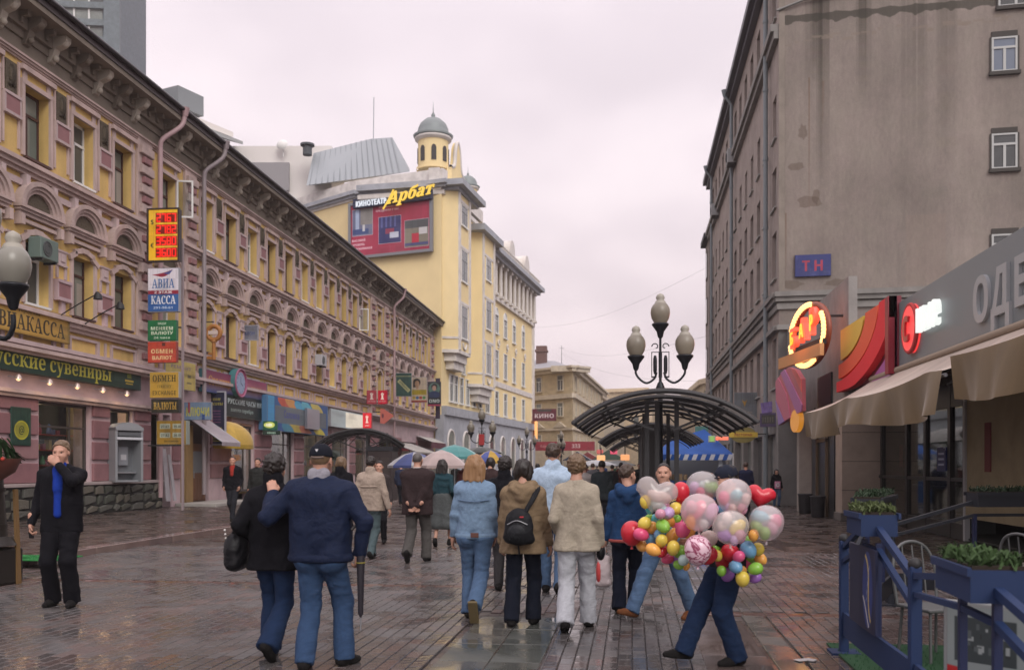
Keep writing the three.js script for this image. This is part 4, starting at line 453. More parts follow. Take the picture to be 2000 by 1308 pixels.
  // ---- shoes
  for (const [A, p, o, yw] of [[Lk, s.lFoot || 0, 1, s.lToe ?? .12], [Rk, s.rFoot || 0, -1, s.rToe ?? -.12]]) { const f = (y, z, x = 0) => { const v = V(x, y, z).applyEuler(new THREE.Euler(p, yw, 0, 'YXZ')); return [A.end[0] + v.x, A.end[1] + v.y, A.end[2] + v.z]; }; const sole = (a, b2, c) => { const v = V(a - A.end[0], b2 - A.end[1], c - A.end[2]).applyQuaternion(new THREE.Quaternion().setFromEuler(new THREE.Euler(p, yw, 0, 'YXZ')).invert()); return -.09 - v.y; };
    obj('shoe', fieldMesh([C3(f(-.045, -.045), f(-.055, .1), .042, .04), C3(f(-.06, .06), f(-.065, .165), .038, .03), C3(f(.01, -.01), f(-.04, -.02), .045, .045)], s.far ? .016 : .0085, { k: .03, cuts: [sole] }), matOf(s.shoe, [.014, .013, .013]), root, true); }
  // ---- top
  const T = s.top || {}, hem = T.hem ?? .85, w = (T.w || 1) * b * (fem ? .92 : .96), ch = fem ? .115 : .13, am = (T.arm || 1) * .95, slv = T.sleeve ?? .0;
  const wrist = (e) => vlerp(e.end, e.mid, slv + .04);
  const tp = [C3(up(0, 1.34, -.025), up(0, 1.02, -.005), ch * w * .98, .118 * w), C3(up(.085 * w, 1.34, -.01), up(.08 * w, 1.08, .0), ch * w, (fem ? .1 : .122) * w), C3(up(-.085 * w, 1.34, -.01), up(-.08 * w, 1.08, .0), ch * w, (fem ? .1 : .122) * w), C3(up(.08 * w, 1.08, 0), [.085 * w * (T.hemW || 1), hem + .02, 0], (fem ? .1 : .122) * w, .125 * w * (T.hemW || 1)), C3(up(-.08 * w, 1.08, 0), [-.085 * w * (T.hemW || 1), hem + .02, 0], (fem ? .1 : .122) * w, .125 * w * (T.hemW || 1)),
    C3(vadd(neck, [.01, -.035, 0]), LS, .066, .07 * am), C3(vadd(neck, [-.01, -.035, 0]), RS, .066, .07 * am), ...[[LS, Le], [RS, Re]].flatMap(([p, e]) => [C3(p, e.mid, .07 * am, .058 * am, .03), C3(e.mid, wrist(e), .058 * am, .046 * am, .025)])];
  if (T.collar) tp.push(C3(vadd(neck, [.03, 0, -.02]), vadd(neck, [.03, T.collar, -.015]), .06, .058, .02), C3(vadd(neck, [-.03, 0, -.02]), vadd(neck, [-.03, T.collar, -.015]), .06, .058, .02));
  if (T.hood) for (const [x, y, z, r] of [[0, 1.42, -.13, .07], [.07, 1.44, -.11, .06], [-.07, 1.44, -.11, .06], [.1, 1.49, -.05, .045], [-.1, 1.49, -.05, .045], [0, 1.34, -.14, .05]]) tp.push({ c: up(x, y, z), r: [r * 1.2, r, r * .9], k: .035 });
  if (T.puff) for (const y of [1.3, 1.15, 1.0]) tp.push({ c: up(0, y, -.02), r: [.24 * w, .07, .16], k: .03 });
  obj(T.name || 'jacket', fieldMesh(tp, res, { k: .045, bump: foldB(T.fold ?? .014, T.fs || 1, s.seed || 0), bumpAmp: .018, cuts: [(x, y) => hem - y] }), matOf(T.m, [.05, .05, .06]), root, true);
  if (T.collarM) obj('collar', fieldMesh([C3(vadd(neck, [.035, .0, -.03]), vadd(neck, [.04, .035, -.025]), .052, .052), C3(vadd(neck, [-.035, .0, -.03]), vadd(neck, [-.04, .035, -.025]), .052, .052), C3(vadd(neck, [0, .0, .02]), vadd(neck, [0, .02, .03]), .05)], .01, { k: .03 }), matOf(T.collarM), root, true);
  if (T.shirt) obj('shirt', fieldMesh([C3(up(.03, 1.44, .07), up(.004, 1.25, .115), .04, .04), C3(up(-.03, 1.44, .07), up(-.004, 1.25, .115), .04, .04), C3(up(0, 1.45, .075), up(0, T.shirtLow ?? .98, T.shirtLow ? .115 : .12), .05, .04), C3(up(0, 1.49, .01), up(0, 1.46, .04), .06)], .01, { k: .03 }), matOf(T.shirt), root, true);
  // ---- hair, cap
  const hs = s.hair || 'short', hm = hairMat[s.hairC || 'brown'], hres = s.far ? .016 : .0085, inv = hq.clone().invert(), loc = (x, y, z) => V(x - Hc[0], y - Hc[1], z - Hc[2]).applyQuaternion(inv), line = (x, y, z) => { const v = loc(x, y, z); return .012 * N3(x * 55, y * 40, z * 55) + .016 * N3(x * 18 + 5, y * 14, z * 18) - (v.y - v.z * 1.1 + (hs === 'short' || hs === 'crop' ? -.026 : .04)); }, nape = (lim) => (x, y, z) => lim - loc(x, y, z).y;
  if (hs !== 'none') { const hp_ = [], cuts = [line]; let bump = strand, amp = .016;
    if (hs === 'crop') { hp_.push(ell(0, .033, -.014, [.079, .094, .099])); cuts.push(nape(-.05)); bump = (x, y, z) => .003 * N3(x * 90, y * 90, z * 90); amp = .004; }
    if (hs === 'short') { hp_.push(ell(0, .042, -.018, [.085, .1, .106])); cuts.push(nape(-.065)); bump = (x, y, z) => .008 * N3(x * 70, y * 30, z * 70) + .012 * N3(x * 26, y * 26, z * 26); amp = .022; }
    if (hs === 'full') { hp_.push(ell(0, .036, -.022, [.094, .109, .113])); cuts.push(nape(-.085)); bump = curlB; amp = .03; }
    if (hs === 'bob') { bump = (x, y, z) => .01 * N3(x * 60, y * 7, z * 60) + .012 * N3(x * 25, y * 14, z * 25); amp = .024; hp_.push(ell(0, .032, -.022, [.095, .106, .112]), C3(hp(.05, -.02, -.04), hp(.055, -.08, -.03), .06, .05), C3(hp(-.05, -.02, -.04), hp(-.055, -.08, -.03), .06, .05)); cuts.push(nape(-.125)); }
    if (hs === 'long') { hp_.push(ell(0, .032, -.02, [.092, .102, .108]), ...[-.06, -.02, .02, .06].map((x) => C3(hp(x, 0, -.05 - .02 * (Math.abs(x) < .03)), [Hc[0] + x * 1.5, Hc[1] - .2 - rr(0, .05), Hc[2] - .09], .055, .03, .025))); bump = (x, y, z) => .012 * N3(x * 60, y * 5, z * 60) + .01 * N3(x * 22, y * 8, z * 22); amp = .025; }
    obj('hair', fieldMesh(hp_, hres, { k: .03, cuts, bump, bumpAmp: amp }), hm, root, true); }
  if (s.cap) { const cm = matOf(s.cap, [.012, .014, .022]); const c = obj('cap', fieldMesh([ell(0, .052, -.012, [.09, .092, .108])], .0075, { cuts: [(x, y, z) => { const v = loc(x, y, z); return -(v.y - .03 + v.z * .1); }] }), cm, root, true);
    obj('brim', fieldMesh([{ c: hp(0, .035, .12), r: [.075, .008, .085], q: hq }], .007), cm, c, true); }
  root.updateMatrixWorld(true);
  return { root, k, up, hp, neck, LS, RS, Le, Re, Lk, Rk, Hc, w: (p) => root.localToWorld(V(...p)), hq, fm: (name, prims, m, r, o) => obj(name, fieldMesh(prims, r || .01, o), matOf(m), root, true) };
}
// ---------------------------------------------------------------- buildings further off
const xz = (p) => [p.x, p.z];
// a wall run between two ground points (world, left to right as seen): local x along it, y up, z outwards
function run(parent, A, B) { const g = new THREE.Group(), d = B.clone().sub(A); return { L: Math.hypot(d.x, d.z), put: (geo) => { geo = [].concat(geo); const m = new THREE.Matrix4().makeRotationY(Math.atan2(-d.z, d.x)).setPosition(A.x - parent.position.x, 0, A.z - parent.position.z); return geo.map((q) => prep(q).applyMatrix4(m)); } }; }
const darkP = [[.06, .07, .075], [.1, .115, .12], [.045, .05, .055], [.14, .15, .15]].map((c) => glass(c, { map: mottle, roughness: .12 })), pale_ = dataTex(128, 128, (i, j) => clamp(246 + 22 * tn(i, j, 128, 6, 41, 3) + rr(-3, 3), 0, 255), 1 / 7);
function windowsOn(parent, r, xs, rows, w, o = {}) { // windows as parts: surround, pane, glazing bars
  for (const [y0, y1] of rows) for (const x of xs) { const f = .09, arch = o.arch && o.arch(y0);
    const fr = [bb(x - w / 2 - f, x - w / 2, y0 - f, y1 + f, .003, o.proud || .12), bb(x + w / 2, x + w / 2 + f, y0 - f, y1 + f, .003, o.proud || .12), bb(x - w / 2, x + w / 2, y1, y1 + f, .003, o.proud || .12), bb(x - w / 2 - .1, x + w / 2 + .1, y0 - f * 1.6, y0, .003, (o.proud || .12) + .1)];
    if (arch) fr.push(at(new THREE.TorusGeometry(w / 2 + f / 2, f * .7, 5, 12, Math.PI), x, y1 + f * .3, .06), prism([[-w / 2 - f, 0], [w / 2 + f, 0], [w / 2, w * .3], [0, w / 2 + f], [-w / 2, w * .3]], .05, x, y1 + f, .003));
    const win = obj('window', r.put(fr), o.frame || white, parent); obj('pane', r.put(bb(x - w / 2, x + w / 2, y0, y1, .012, .02)), o.panes ? pick(o.panes) : pick(paneMs), win);
    if (!o.plain) obj('sash', r.put([bb(x - .035, x + .035, y0, lerp(y0, y1, .68), .022, .05), bb(x - w / 2, x + w / 2, lerp(y0, y1, .68), lerp(y0, y1, .68) + .07, .022, .055)]), o.sash || white, win); }
}
const yel = M([.84, .68, .37], .9, { bumpMap: plaster, bumpScale: .004, map: pale_ }), cream = walls([.74, .7, .66], .8), greyB = walls([.4, .42, .46], .8), slateM = M([.33, .36, .38], .5, { metalness: .2 });
{ // yellow corner building with cupola
  const Y0 = W(862, HY, 84.5).setY(0), YB = thing('yellow_corner_building', 'pale yellow building with white oriels, grey mansard and a domed corner cupola', 'building', Y0);
  const cy = Math.cos(Math.atan(430 / F)), sy = Math.sin(Math.atan(430 / F)), XP = 568 * 84.5 * cy / F, T00 = (84.5 - XP * sy) / cy, yT = (px) => { const d = F * XP / ((1430 - px) * cy); return (d - XP * sy) / cy - T00; };
  const dir = V(sy * CT - cy * ST, 0, -(sy * ST + cy * CT)); { const a = TH - Math.atan(430 / F); dir.set(-Math.sin(a), 0, -Math.cos(a)); }
  const nrm = V(-dir.z, 0, dir.x), on = (t, x = 0) => Y0.clone().addScaledVector(dir, t).addScaledVector(nrm, x);
  const Tend = yT(1041), S1 = W(690, HY, 88.2).setY(0), S2 = W(560, HY, 95).setY(0), S3 = W(420, HY, 104).setY(0), E = on(Tend), E2 = E.clone().add(V(-25, 0, -8));
  const foot = [Y0, S1, S2, S3, V(S3.x, 0, E2.z), E2, E], H1 = 25.5;
  const body = (h0, h1, mt, n, grow = 0) => { const c = foot.reduce((a, p) => a.add(p), V(0, 0, 0)).divideScalar(foot.length), s = new THREE.Shape(foot.map((p) => { const d = p.clone().sub(c); d.setLength(d.length() + grow); const q = c.clone().add(d); return new THREE.Vector2(q.x - Y0.x, -(q.z - Y0.z)); })); return obj(n, at(new THREE.ExtrudeGeometry(s, { depth: h1 - h0, bevelEnabled: false }).rotateX(-Math.PI / 2), 0, h0, 0), mt, YB); };
  body(0, 26.31, yel, 'wall');
  const r1 = run(YB, S1, Y0), r2 = run(YB, S2, S1), r3 = run(YB, S3, S2), rf = run(YB, Y0, on(Tend)), T2 = yT(947);
  for (const [r, e] of [[r1, 0], [r2, .003], [r3, .006]]) { obj('entablature', r.put(bb(0, r.L, 26.3 + e, 26.5 + e, -3, .12)), cream, YB); obj('cornice', r.put([bb(-.3, r.L + .5, 26.5 + e, 26.75 + e, -3, .3), bb(-.3, r.L + .7, 26.75 + e, 27.1 + e, -3, .55)]), greyB, YB); obj('parapet', r.put(bb(0, r.L, 27.1 + e, 28.3 + e, -1.2, -.3)), cream, YB); }
  obj('entablature', rf.put([bb(0, T2, 25.92, 26.31, -8, .25)]), cream, YB); obj('cornice', rf.put([bb(.3, yT(905), 26.31, 26.6, -8, 1.5), bb(-.3, yT(908), 26.6, 27.12, -8, 2.1), bb(yT(910), T2 + .6, 24.6, 25.2, -2, 1.9)]), greyB, YB); obj('parapet', rf.put(bb(0, T2, 27.13, 28.3, -1.2, -.2)), cream, YB);
  // main front: floors and bays
  const cols = [951, 969, 986, 1003, 1021].map(yT), lw0 = 1.5; rf.put; 
  windowsOn(YB, rf, cols, [[7.3, 9.8], [11.5, 14.3]], lw0, { panes: darkP }); windowsOn(YB, rf, cols, [[16.2, 18.2]], lw0, { arch: () => true, panes: darkP });
  obj('cornice', rf.put([bb(T2 + .6, Tend + .6, 23.9, 24.3, -1, .9), bb(T2 + .6, Tend + 1, 24.3, 24.8, -1, 1.4)]), greyB, YB);
  obj('string_course', rf.put([bb(T2, Tend, 19.7, 20.1, 0, .3)]), cream, YB); obj('string_course', rf.put([bb(0, Tend, 6.2, 7, 0, .5)]), greyB, YB); obj('string_course', rf.put([bb(T2, Tend, 10.35, 10.95, 0, .12)]), cream, YB); obj('base_wall', rf.put(bb(-.2, Tend + .1, 0, 6.2, -.5, .28)), greyB, YB);
  for (let k = 0; k <= 10; k++) { const x = lerp(T2 + 1, Tend - .8, k / 10); obj('column', rf.put([cyl(.26, .22, 3.3, x, 21.95, .32, 10), bb(x - .34, x + .34, 23.6, 23.9, .02, .65), bb(x - .34, x + .34, 20.1, 20.35, .02, .65)]), cream, YB); }
  for (const c of cols) obj('rosette', rf.put([at(new THREE.TorusGeometry(.3, .09, 6, 12), c + .9, 15.25, .1), bb(c + .6, c + 1.2, 14.7, 14.85, .003, .1)]), cream, YB);
  obj('corner_pilaster', rf.put(bb(Tend - .9, Tend + .12, 7, 23.9, -.3, .2)), cream, YB);
  { const sw = obj('loggia_backing', rf.put(bb(T2 + .4, Tend - 1, 20.1, 23.9, .003, .02)), walls([.33, .22, .08]), YB); }
  // oriels
  for (const [ta, tb, ytop, rows] of [[0, yT(897), 26.3, [[23.6, 25.4], [18.5, 21.3], [13.3, 16.2]]], [yT(912), yT(946), 24.6, [[20.3, 22.4], [15.4, 18.2], [10.9, 13.8]]]]) {
    const lo = rows[2][0] - 1.2, ori = (g0, g1, y0, y1) => at(prism([[ta - g0 + .3, 0], [ta + .9 - g0 * .3, 1.3 + g0 * .5], [tb - .9 + g0 * .3, 1.3 + g0 * .5], [tb + g0 - .3, 0]], y1 - y0), 0, y1, 0, Math.PI / 2), fix = (g) => g;
    obj('oriel', rf.put(fix(ori(0, 0, lo, ytop))), yel, YB);
    obj('oriel_corbel', rf.put([fix(ori(.12, 0, lo - .3, lo)), fix(ori(.12, 0, rows[2][0] - .25, rows[2][0] - .05)), fix(ori(-.5, 0, lo - 1, lo - .3)), fix(ori(-1, 0, lo - 1.7, lo - 1)), at(new THREE.TorusGeometry(.55, .12, 6, 12, Math.PI), (ta + tb) / 2, lo + .75, 1.34, 0, 0, Math.PI)]), cream, YB);
    const m0 = ta + .9, m1 = tb - .9, md = (m0 + m1) / 2; obj('oriel_strip', rf.put([bb(m0, m0 + .55, lo, ytop, 1.302, 1.42), bb(m1 - .55, m1, lo, ytop, 1.302, 1.42), ...rows.map(([y0, y1]) => bb(m0 + .55, m1 - .55, y1 + .15, y1 + .4, 1.302, 1.36))]), cream, YB);
    const ro = { L: rf.L, put: (g) => rf.put([].concat(g).map((q) => q.translate(0, 0, 1.3))) }; windowsOn(YB, ro, [md], rows, Math.min(1.9, (m1 - m0) - 1.5), { proud: .06, panes: darkP, sash: M([.3, .32, .33], .6) });
  }
  windowsOn(YB, rf, [yT(904)], [[20, 22.6], [15.2, 18], [10.5, 13]], .9, { panes: darkP, plain: 1 }); windowsOn(YB, rf, [yT(880), yT(889), yT(900), yT(912), yT(924), yT(936)], [[7.6, 10]], 1.1, { panes: darkP });
  for (let k = 0; k < 8; k++) { const x = lerp(2, Tend - 3, k / 7), a = obj('shop_opening', rf.put([bb(x - 1, x + 1, .4, 3.8, .285, .3), at(new THREE.CircleGeometry(1, 16, 0, Math.PI), x, 3.8, .3)]), pick(paneMs), YB); obj('surround', rf.put([at(new THREE.TorusGeometry(1.1, .12, 6, 16, Math.PI), x, 3.8, .3), bb(x - 1.2, x - 1, .3, 3.8, .28, .4), bb(x + 1, x + 1.2, .3, 3.8, .28, .4)]), cream, a); }
  // roofs
  const hull = (n, pts, mt) => obj(n, new ConvexGeometry(pts.map((p) => W(...p).sub(Y0))), mt, YB);
  const man = hull('mansard_roof', [[598, 362, 91], [800, 335, 89], [612, 299, 94], [724, 271, 92.5], [766, 268, 92], [640, 362, 104], [800, 330, 104], [724, 285, 104]], slateM); { const seams = []; for (let k = 0; k < 16; k++) { const a = W(lerp(604, 780, k / 15), lerp(360, 337, k / 15), lerp(90.9, 88.9, k / 15)).sub(Y0), b = W(lerp(616, 764, k / 15), k < 11 ? lerp(299, 272, k / 10) : lerp(272, 269, (k - 11) / 4), lerp(93.9, 91.9, k / 15)).sub(Y0); seams.push(bar(a.toArray(), b.toArray(), .035, 5)); } obj('roof_seam', seams, M([.24, .27, .29], .5), man).userData.kind = 'stuff'; }
  obj('roof_house', [bx(12, 7, 7, 0, -1.3, 0)].map((g) => at(g, 0, 0, 0, 0, .12)).map((g) => { const c = W(548, 348, 99).sub(Y0); return g.translate(c.x, c.y, c.z); }), M([.7, .67, .64], .85), YB); { const c = W(520, 345, 95.2).sub(Y0); obj('roof_opening', bx(4.6, 2.8, .3, c.x, c.y, c.z, 0, .12), M([.3, .29, .3]), YB); }
  hull('roof_slab', [[476, 312, 97], [562, 288, 96], [562, 292, 96], [476, 318, 97], [500, 306, 103], [600, 284, 103]], greyB);
  { const c = W(600, 288, 93).sub(Y0); obj('vent', [cyl(.45, .45, .9, c.x, c.y - .3, c.z, 12), cyl(.7, .7, .18, c.x, c.y + .25, c.z, 12)], M([.08, .09, .1]), YB); const d = W(553, 287, 95).sub(Y0); obj('satellite_dish', [at(new THREE.SphereGeometry(.7, 12, 6, 0, 6.3, 0, 1), d.x, d.y, d.z, 1.2), cyl(.06, .06, 1, d.x, d.y - .5, d.z)], white, YB); const e = W(730, 190, 92).sub(Y0), f = W(729, 272, 92).sub(Y0); obj('antenna', bar(e.toArray(), f.toArray(), .04), greyB, YB); }
  const cupola = (px, py0, R, d) => { const c = W(px, py0, d).sub(Y0), m = R, q = obj('cupola', [cyl(m, m, m * 1.9, c.x, c.y + m * .95, c.z, 20), lathe([[m * 1.1, 0], [m * 1.1, m * .15]], 20, c.x, c.y, c.z)], yel, YB); obj('dome', [lathe([[m * 1.25, 0], [m * 1.32, .12 * m], [m * 1.05, .2 * m], [m, .55 * m], [m * .85, .9 * m], [m * .5, 1.22 * m], [m * .1, 1.36 * m], [m * .14, 1.5 * m], [m * .03, 1.7 * m], [.01, 2.4 * m]], 20, c.x, c.y + m * 2.15, c.z)], M([.2, .23, .23], .5, { metalness: .2 }), q); obj('cornice', lathe([[m, 0], [m * 1.2, .1 * m], [m * 1.22, .25 * m], [m, .27 * m]], 20, c.x, c.y + m * 1.88, c.z), cream, q);
    for (let k = 0; k < 8; k++) { const a = k * Math.PI / 4 + .25; obj('arch_window', at(prism([[-.16 * m, 0], [.16 * m, 0], [.16 * m, .8 * m], [.1 * m, .95 * m], [0, 1 * m], [-.1 * m, .95 * m], [-.16 * m, .8 * m]], .08), c.x + Math.sin(a) * m * .98, c.y + m * .45, c.z + Math.cos(a) * m * .98, 0, a), M([.06, .055, .055]), q); } return q; };
  cupola(846, 334, 1.42, 88); cupola(914, 405, .95, 99);
  { const r = { put: (g) => rf.put(g) }; obj('gable', rf.put([prism([[0, 0], [4.6, 0], [4.4, 2], [3.4, 2.4], [2.9, 4.2], [2.3, 4.9], [1.7, 4.2], [1.2, 2.4], [.2, 2]], .5, 2.4, 27.1, -.3)]), yel, YB); obj('gable_cap', rf.put([tube([[6.9, 29.1, .1], [5.8, 29.5, .1], [5.3, 31.3, .1], [4.7, 32, .1], [4.1, 31.3, .1], [3.6, 29.5, .1], [2.5, 29.1, .1]], .2, 20, 6)]), cream, YB);
    obj('attic_roof', rf.put(at(prism([[0, 0], [0, 1.2], [3.5, 4.2], [8, 4.2], [8, 0]], Tend - T2 - 2), T2 + 1.5, 24.8, -.4, 0, Math.PI / 2).translate(0, 0, 0)).map((g) => g), cream, YB);
    for (const [k, x] of [[1, T2 + 9], [0, T2 + 17]]) obj('dormer', rf.put([cyl(1.3, 1.3, 1.6, x, 26, .1, 16, Math.PI / 2), bb(x - 1.5, x + 1.5, 24.8, 26, -.8, .85)]), cream, YB);
    const rail = []; for (let x = T2 + 1; x < Tend; x += .7) rail.push(cyl(.09, .09, .7, x, 25.15, .9, 6)); rail.push(bb(T2 + 1, Tend, 25.5, 25.62, .8, 1)); obj('balustrade', rail.length ? rf.put(rail) : [], cream, YB).userData.kind = 'stuff'; }
  // cinema hoarding on the blank wall
  const wd = Math.atan2(-(Y0.z - S1.z), Y0.x - S1.x), onW = (px, py, out) => { const n = V(Math.sin(wd), 0, Math.cos(wd)), r = ray(px, py), k = (n.dot(Y0) + out) / n.dot(r); return r.multiplyScalar(k).add(V(0, EYE, 0)); };
  const a = onW(683, 400, .5), b = onW(842, 488, .5);
  sign('cinema_hoarding', 'big crimson hoarding with three interior photographs on the blank yellow wall', Math.hypot(b.x - a.x, b.z - a.z), a.y - b.y, .45, (g, w, h) => { fill(g, '#a52a48', 0, 0, w, h); const ph = (x, y, ww, hh, f) => { fill(g, '#c9c0cc', w * x - 2, h * y - 2, w * ww + 4, h * hh + 4); g.save(); g.beginPath(); g.rect(w * x, h * y, w * ww, h * hh); g.clip(); f(w * x, h * y, w * ww, h * hh); g.restore(); };
    ph(.02, .1, .26, .5, (x, y, W_, H_) => { fill(g, '#6d7390', x, y, W_, H_); fill(g, '#aebfda', x + W_ * .15, y, W_ * .18, H_ * .85); fill(g, '#8d8a86', x + W_ * .4, y, W_ * .6, H_ * .6); fill(g, '#33477d', x, y + H_ * .75, W_ * .8, H_ * .2); fill(g, '#cfd0d4', x + W_ * .5, y + H_ * .6, W_ * .12, H_ * .25); });
    ph(.36, .3, .28, .5, (x, y, W_, H_) => { fill(g, '#2c2f66', x, y, W_, H_); for (let k = 0; k < 4; k++) fill(g, '#545a94', x + W_ * (.1 + .2 * k), y, W_ * .08, H_ * .4); fill(g, '#8a3350', x + W_ * .3, y + H_ * .45, W_ * .4, H_ * .2); fill(g, '#c3c8da', x + W_ * .5, y + H_ * .6, W_ * .4, H_ * .22); });
    ph(.69, .42, .29, .5, (x, y, W_, H_) => { fill(g, '#7d7768', x, y, W_, H_); fill(g, '#4b4f52', x, y, W_, H_ * .3); fill(g, '#b8283c', x + W_ * .3, y + H_ * .5, W_ * .3, H_ * .35); fill(g, '#c4c3c4', x + W_ * .6, y + H_ * .3, W_ * .35, H_ * .25); fill(g, '#4a4c7c', x, y + H_ * .85, W_, H_ * .1); });
    txt(g, 'ЗАКАЗЫВАЙТЕ', w * .47, h * .1, h * .055, '#e8c6cf'); txt(g, 'ПРАЗДНИКИ У НАС', w * .47, h * .17, h * .055, '#e8c6cf'); txt(g, 'ВЫСОКИЙ', w * .1, h * .69, h * .06, '#e8c6cf'); txt(g, 'УРОВЕНЬ', w * .1, h * .77, h * .06, '#e8c6cf'); txt(g, 'ОБСЛУЖИВАНИЯ', w * .13, h * .85, h * .06, '#e8c6cf'); }, [(a.x + b.x) / 2, (a.y + b.y) / 2, (a.z + b.z) / 2], wd, { px: 300, frame: [.2, .21, .23], fw: .25, body: [.2, .2, .22] });
  const c1 = onW(688, 388, .9), c2 = onW(842, 388, .9), t = thing('cinema_name_sign', 'navy strip sign with white cinema lettering and big yellow handwritten name above the hoarding', 'sign', [(c1.x + c2.x) / 2, (c1.y + c2.y) / 2, (c1.z + c2.z) / 2], wd), wL = Math.hypot(c2.x - c1.x, c2.z - c1.z);
  obj('board', rb(wL, .9, .35, 0, .0, -.2, .05), M([.015, .025, .07], .5), t);
  { const g = letters('КИНОТЕАТР', .5, .08); g.translate(-wL / 2 + .2, -.35, 0); g.scale(1, 1, 1); obj('lettering', g.scale(.82, 1, 1).translate(-.55, 0, 0), glow([.75, .78, .85], .8), t); const h = letters('Арбат', 1.35, .14, fserif); h.applyMatrix4(new THREE.Matrix4().makeShear(.1, 0, .35, 0, 0, 0)); h.scale(.78, .78, 1).translate(-.35, -.5, .1); obj('neon_lettering', h, glow([1, .62, .03], .75), t); obj('flourish', tube([[-.75, -.9, .15], [-.1, .0, .15], [.35, .75, .15]], .08, 10, 6), glow([1, .62, .03], .75), t); }
}
{ // beige corner house with the cinema sign
  const A = W(1030, HY, 137).setY(0), B = W(1119, HY, 130).setY(0), C = W(1180, HY, 178).setY(0), D = W(1150, HY, 220).setY(0), t = thing('beige_corner_house', 'beige three-storey house with a chamfered corner and grey roof at the bend of the street', 'building', B), bei = walls([.55, .46, .31]), beiL = walls([.6, .53, .42]);
  const s = new THREE.Shape([A, B, C, V(C.x - 40, 0, C.z - 10), V(A.x - 20, 0, A.z - 50)].map((p) => new THREE.Vector2(p.x - B.x, -(p.z - B.z)))); obj('wall', at(new THREE.ExtrudeGeometry(s, { depth: 15, bevelEnabled: false }).rotateX(-Math.PI / 2)), bei, t);
  const r1 = run(t, A, B), r2 = run(t, B, C); for (const [r, e] of [[r1, 0], [r2, .004]]) { obj('cornice', r.put([bb(-.4, r.L + .4, 14.6 + e, 15.1 + e, -3, .5), bb(-.4, r.L + .6, 15.1 + e, 15.4 + e, -3, .9)]), beiL, t); obj('string_course', r.put([bb(-.1, r.L + .2, 11 + e, 11.6 + e, 0, .4)]), beiL, t); obj('string_course', r.put(bb(-.1, r.L + .1, 6.6 + e, 6.9 + e, 0, .25)), beiL, t); }
  const c1 = [r1.L * .27, r1.L * .74]; windowsOn(t, r1, c1, [[12.2, 14.2], [8.6, 10.4], [4.2, 6]], 1.05, { frame: beiL, proud: .15 }); windowsOn(t, r2, [3, 8, 13, 18, 24, 30, 37, 44].filter((x) => x < r2.L - 1), [[12.2, 14.2], [8.6, 10.4], [4.2, 6]], 1.1, { frame: beiL, proud: .15 });
  obj('pediment', r1.put([prism([[-1.3, 0], [1.3, 0], [0, .8]], .3, c1[1], 7, .02), prism([[-1.3, 0], [1.3, 0], [0, .8]], .3, c1[0], 7, .02)]), beiL, t);
  const rw = (px, py, d) => W(px, py, d).sub(B); obj('roof', new ConvexGeometry([rw(1030, 720, 138), rw(1119, 718, 130), rw(1182, 778, 178), rw(1050, 703, 150), rw(1085, 705, 150), rw(1140, 760, 178), rw(1030, 705, 160)]), M([.3, .3, .32], .6), t); obj('chimney', [bx(1.6, 3.4, 1.4, ...rw(1058, 698, 144).toArray()), bx(1.9, .3, 1.7, ...rw(1058, 686, 144).toArray())], M([.14, .08, .07]), t);
  obj('base_band', r1.put(bb(0, r1.L + .1, 0, 3.9, 0, .3)), beiL, t);
  sign('cinema_side_sign', 'dark crimson hanging sign reading cinema in white letters at the beige corner house', 3.0, 1.5, .25, (g, w, h) => { fill(g, '#5a1526', 0, 0, w, h); fill(g, '#3e3a36', w * .2, h * .02, w * .6, h * .2); cyr(g, w, h, 'КИНО', .58, .5, '#d9cdd0', .86); }, W(1063, 810, 118), .05, { px: 96, body: [.1, .02, .03] });
  sign('red_shop_fascia', 'long crimson shop fascia under the beige corner house', 8.6, 1.2, .3, (g, w, h) => { fill(g, '#8c1e30', 0, 0, w, h); fill(g, '#a13c4a', w * .36, 0, w * .02, h); txt(g, 'бар', w * .2, h * .5, h * .4, '#c98a8a'); txt(g, '333', w * .72, h * .5, h * .6, '#d8c2c0'); }, W(1098, 871, 125), -.0, { px: 80, body: [.2, .03, .05] });
  const n = thing('orange_neon_strip', 'narrow upright orange lit sign by the corner of the beige house', 'sign', W(1047, 840, 122)); obj('tube', rb(.35, 2.3, .3, 0, 0, 0, .05), glow([1, .42, .12], 1), n); obj('case', rb(.6, 2.5, .2, -.3, 0, -.1, .03), M([.2, .08, .05]), n);
}
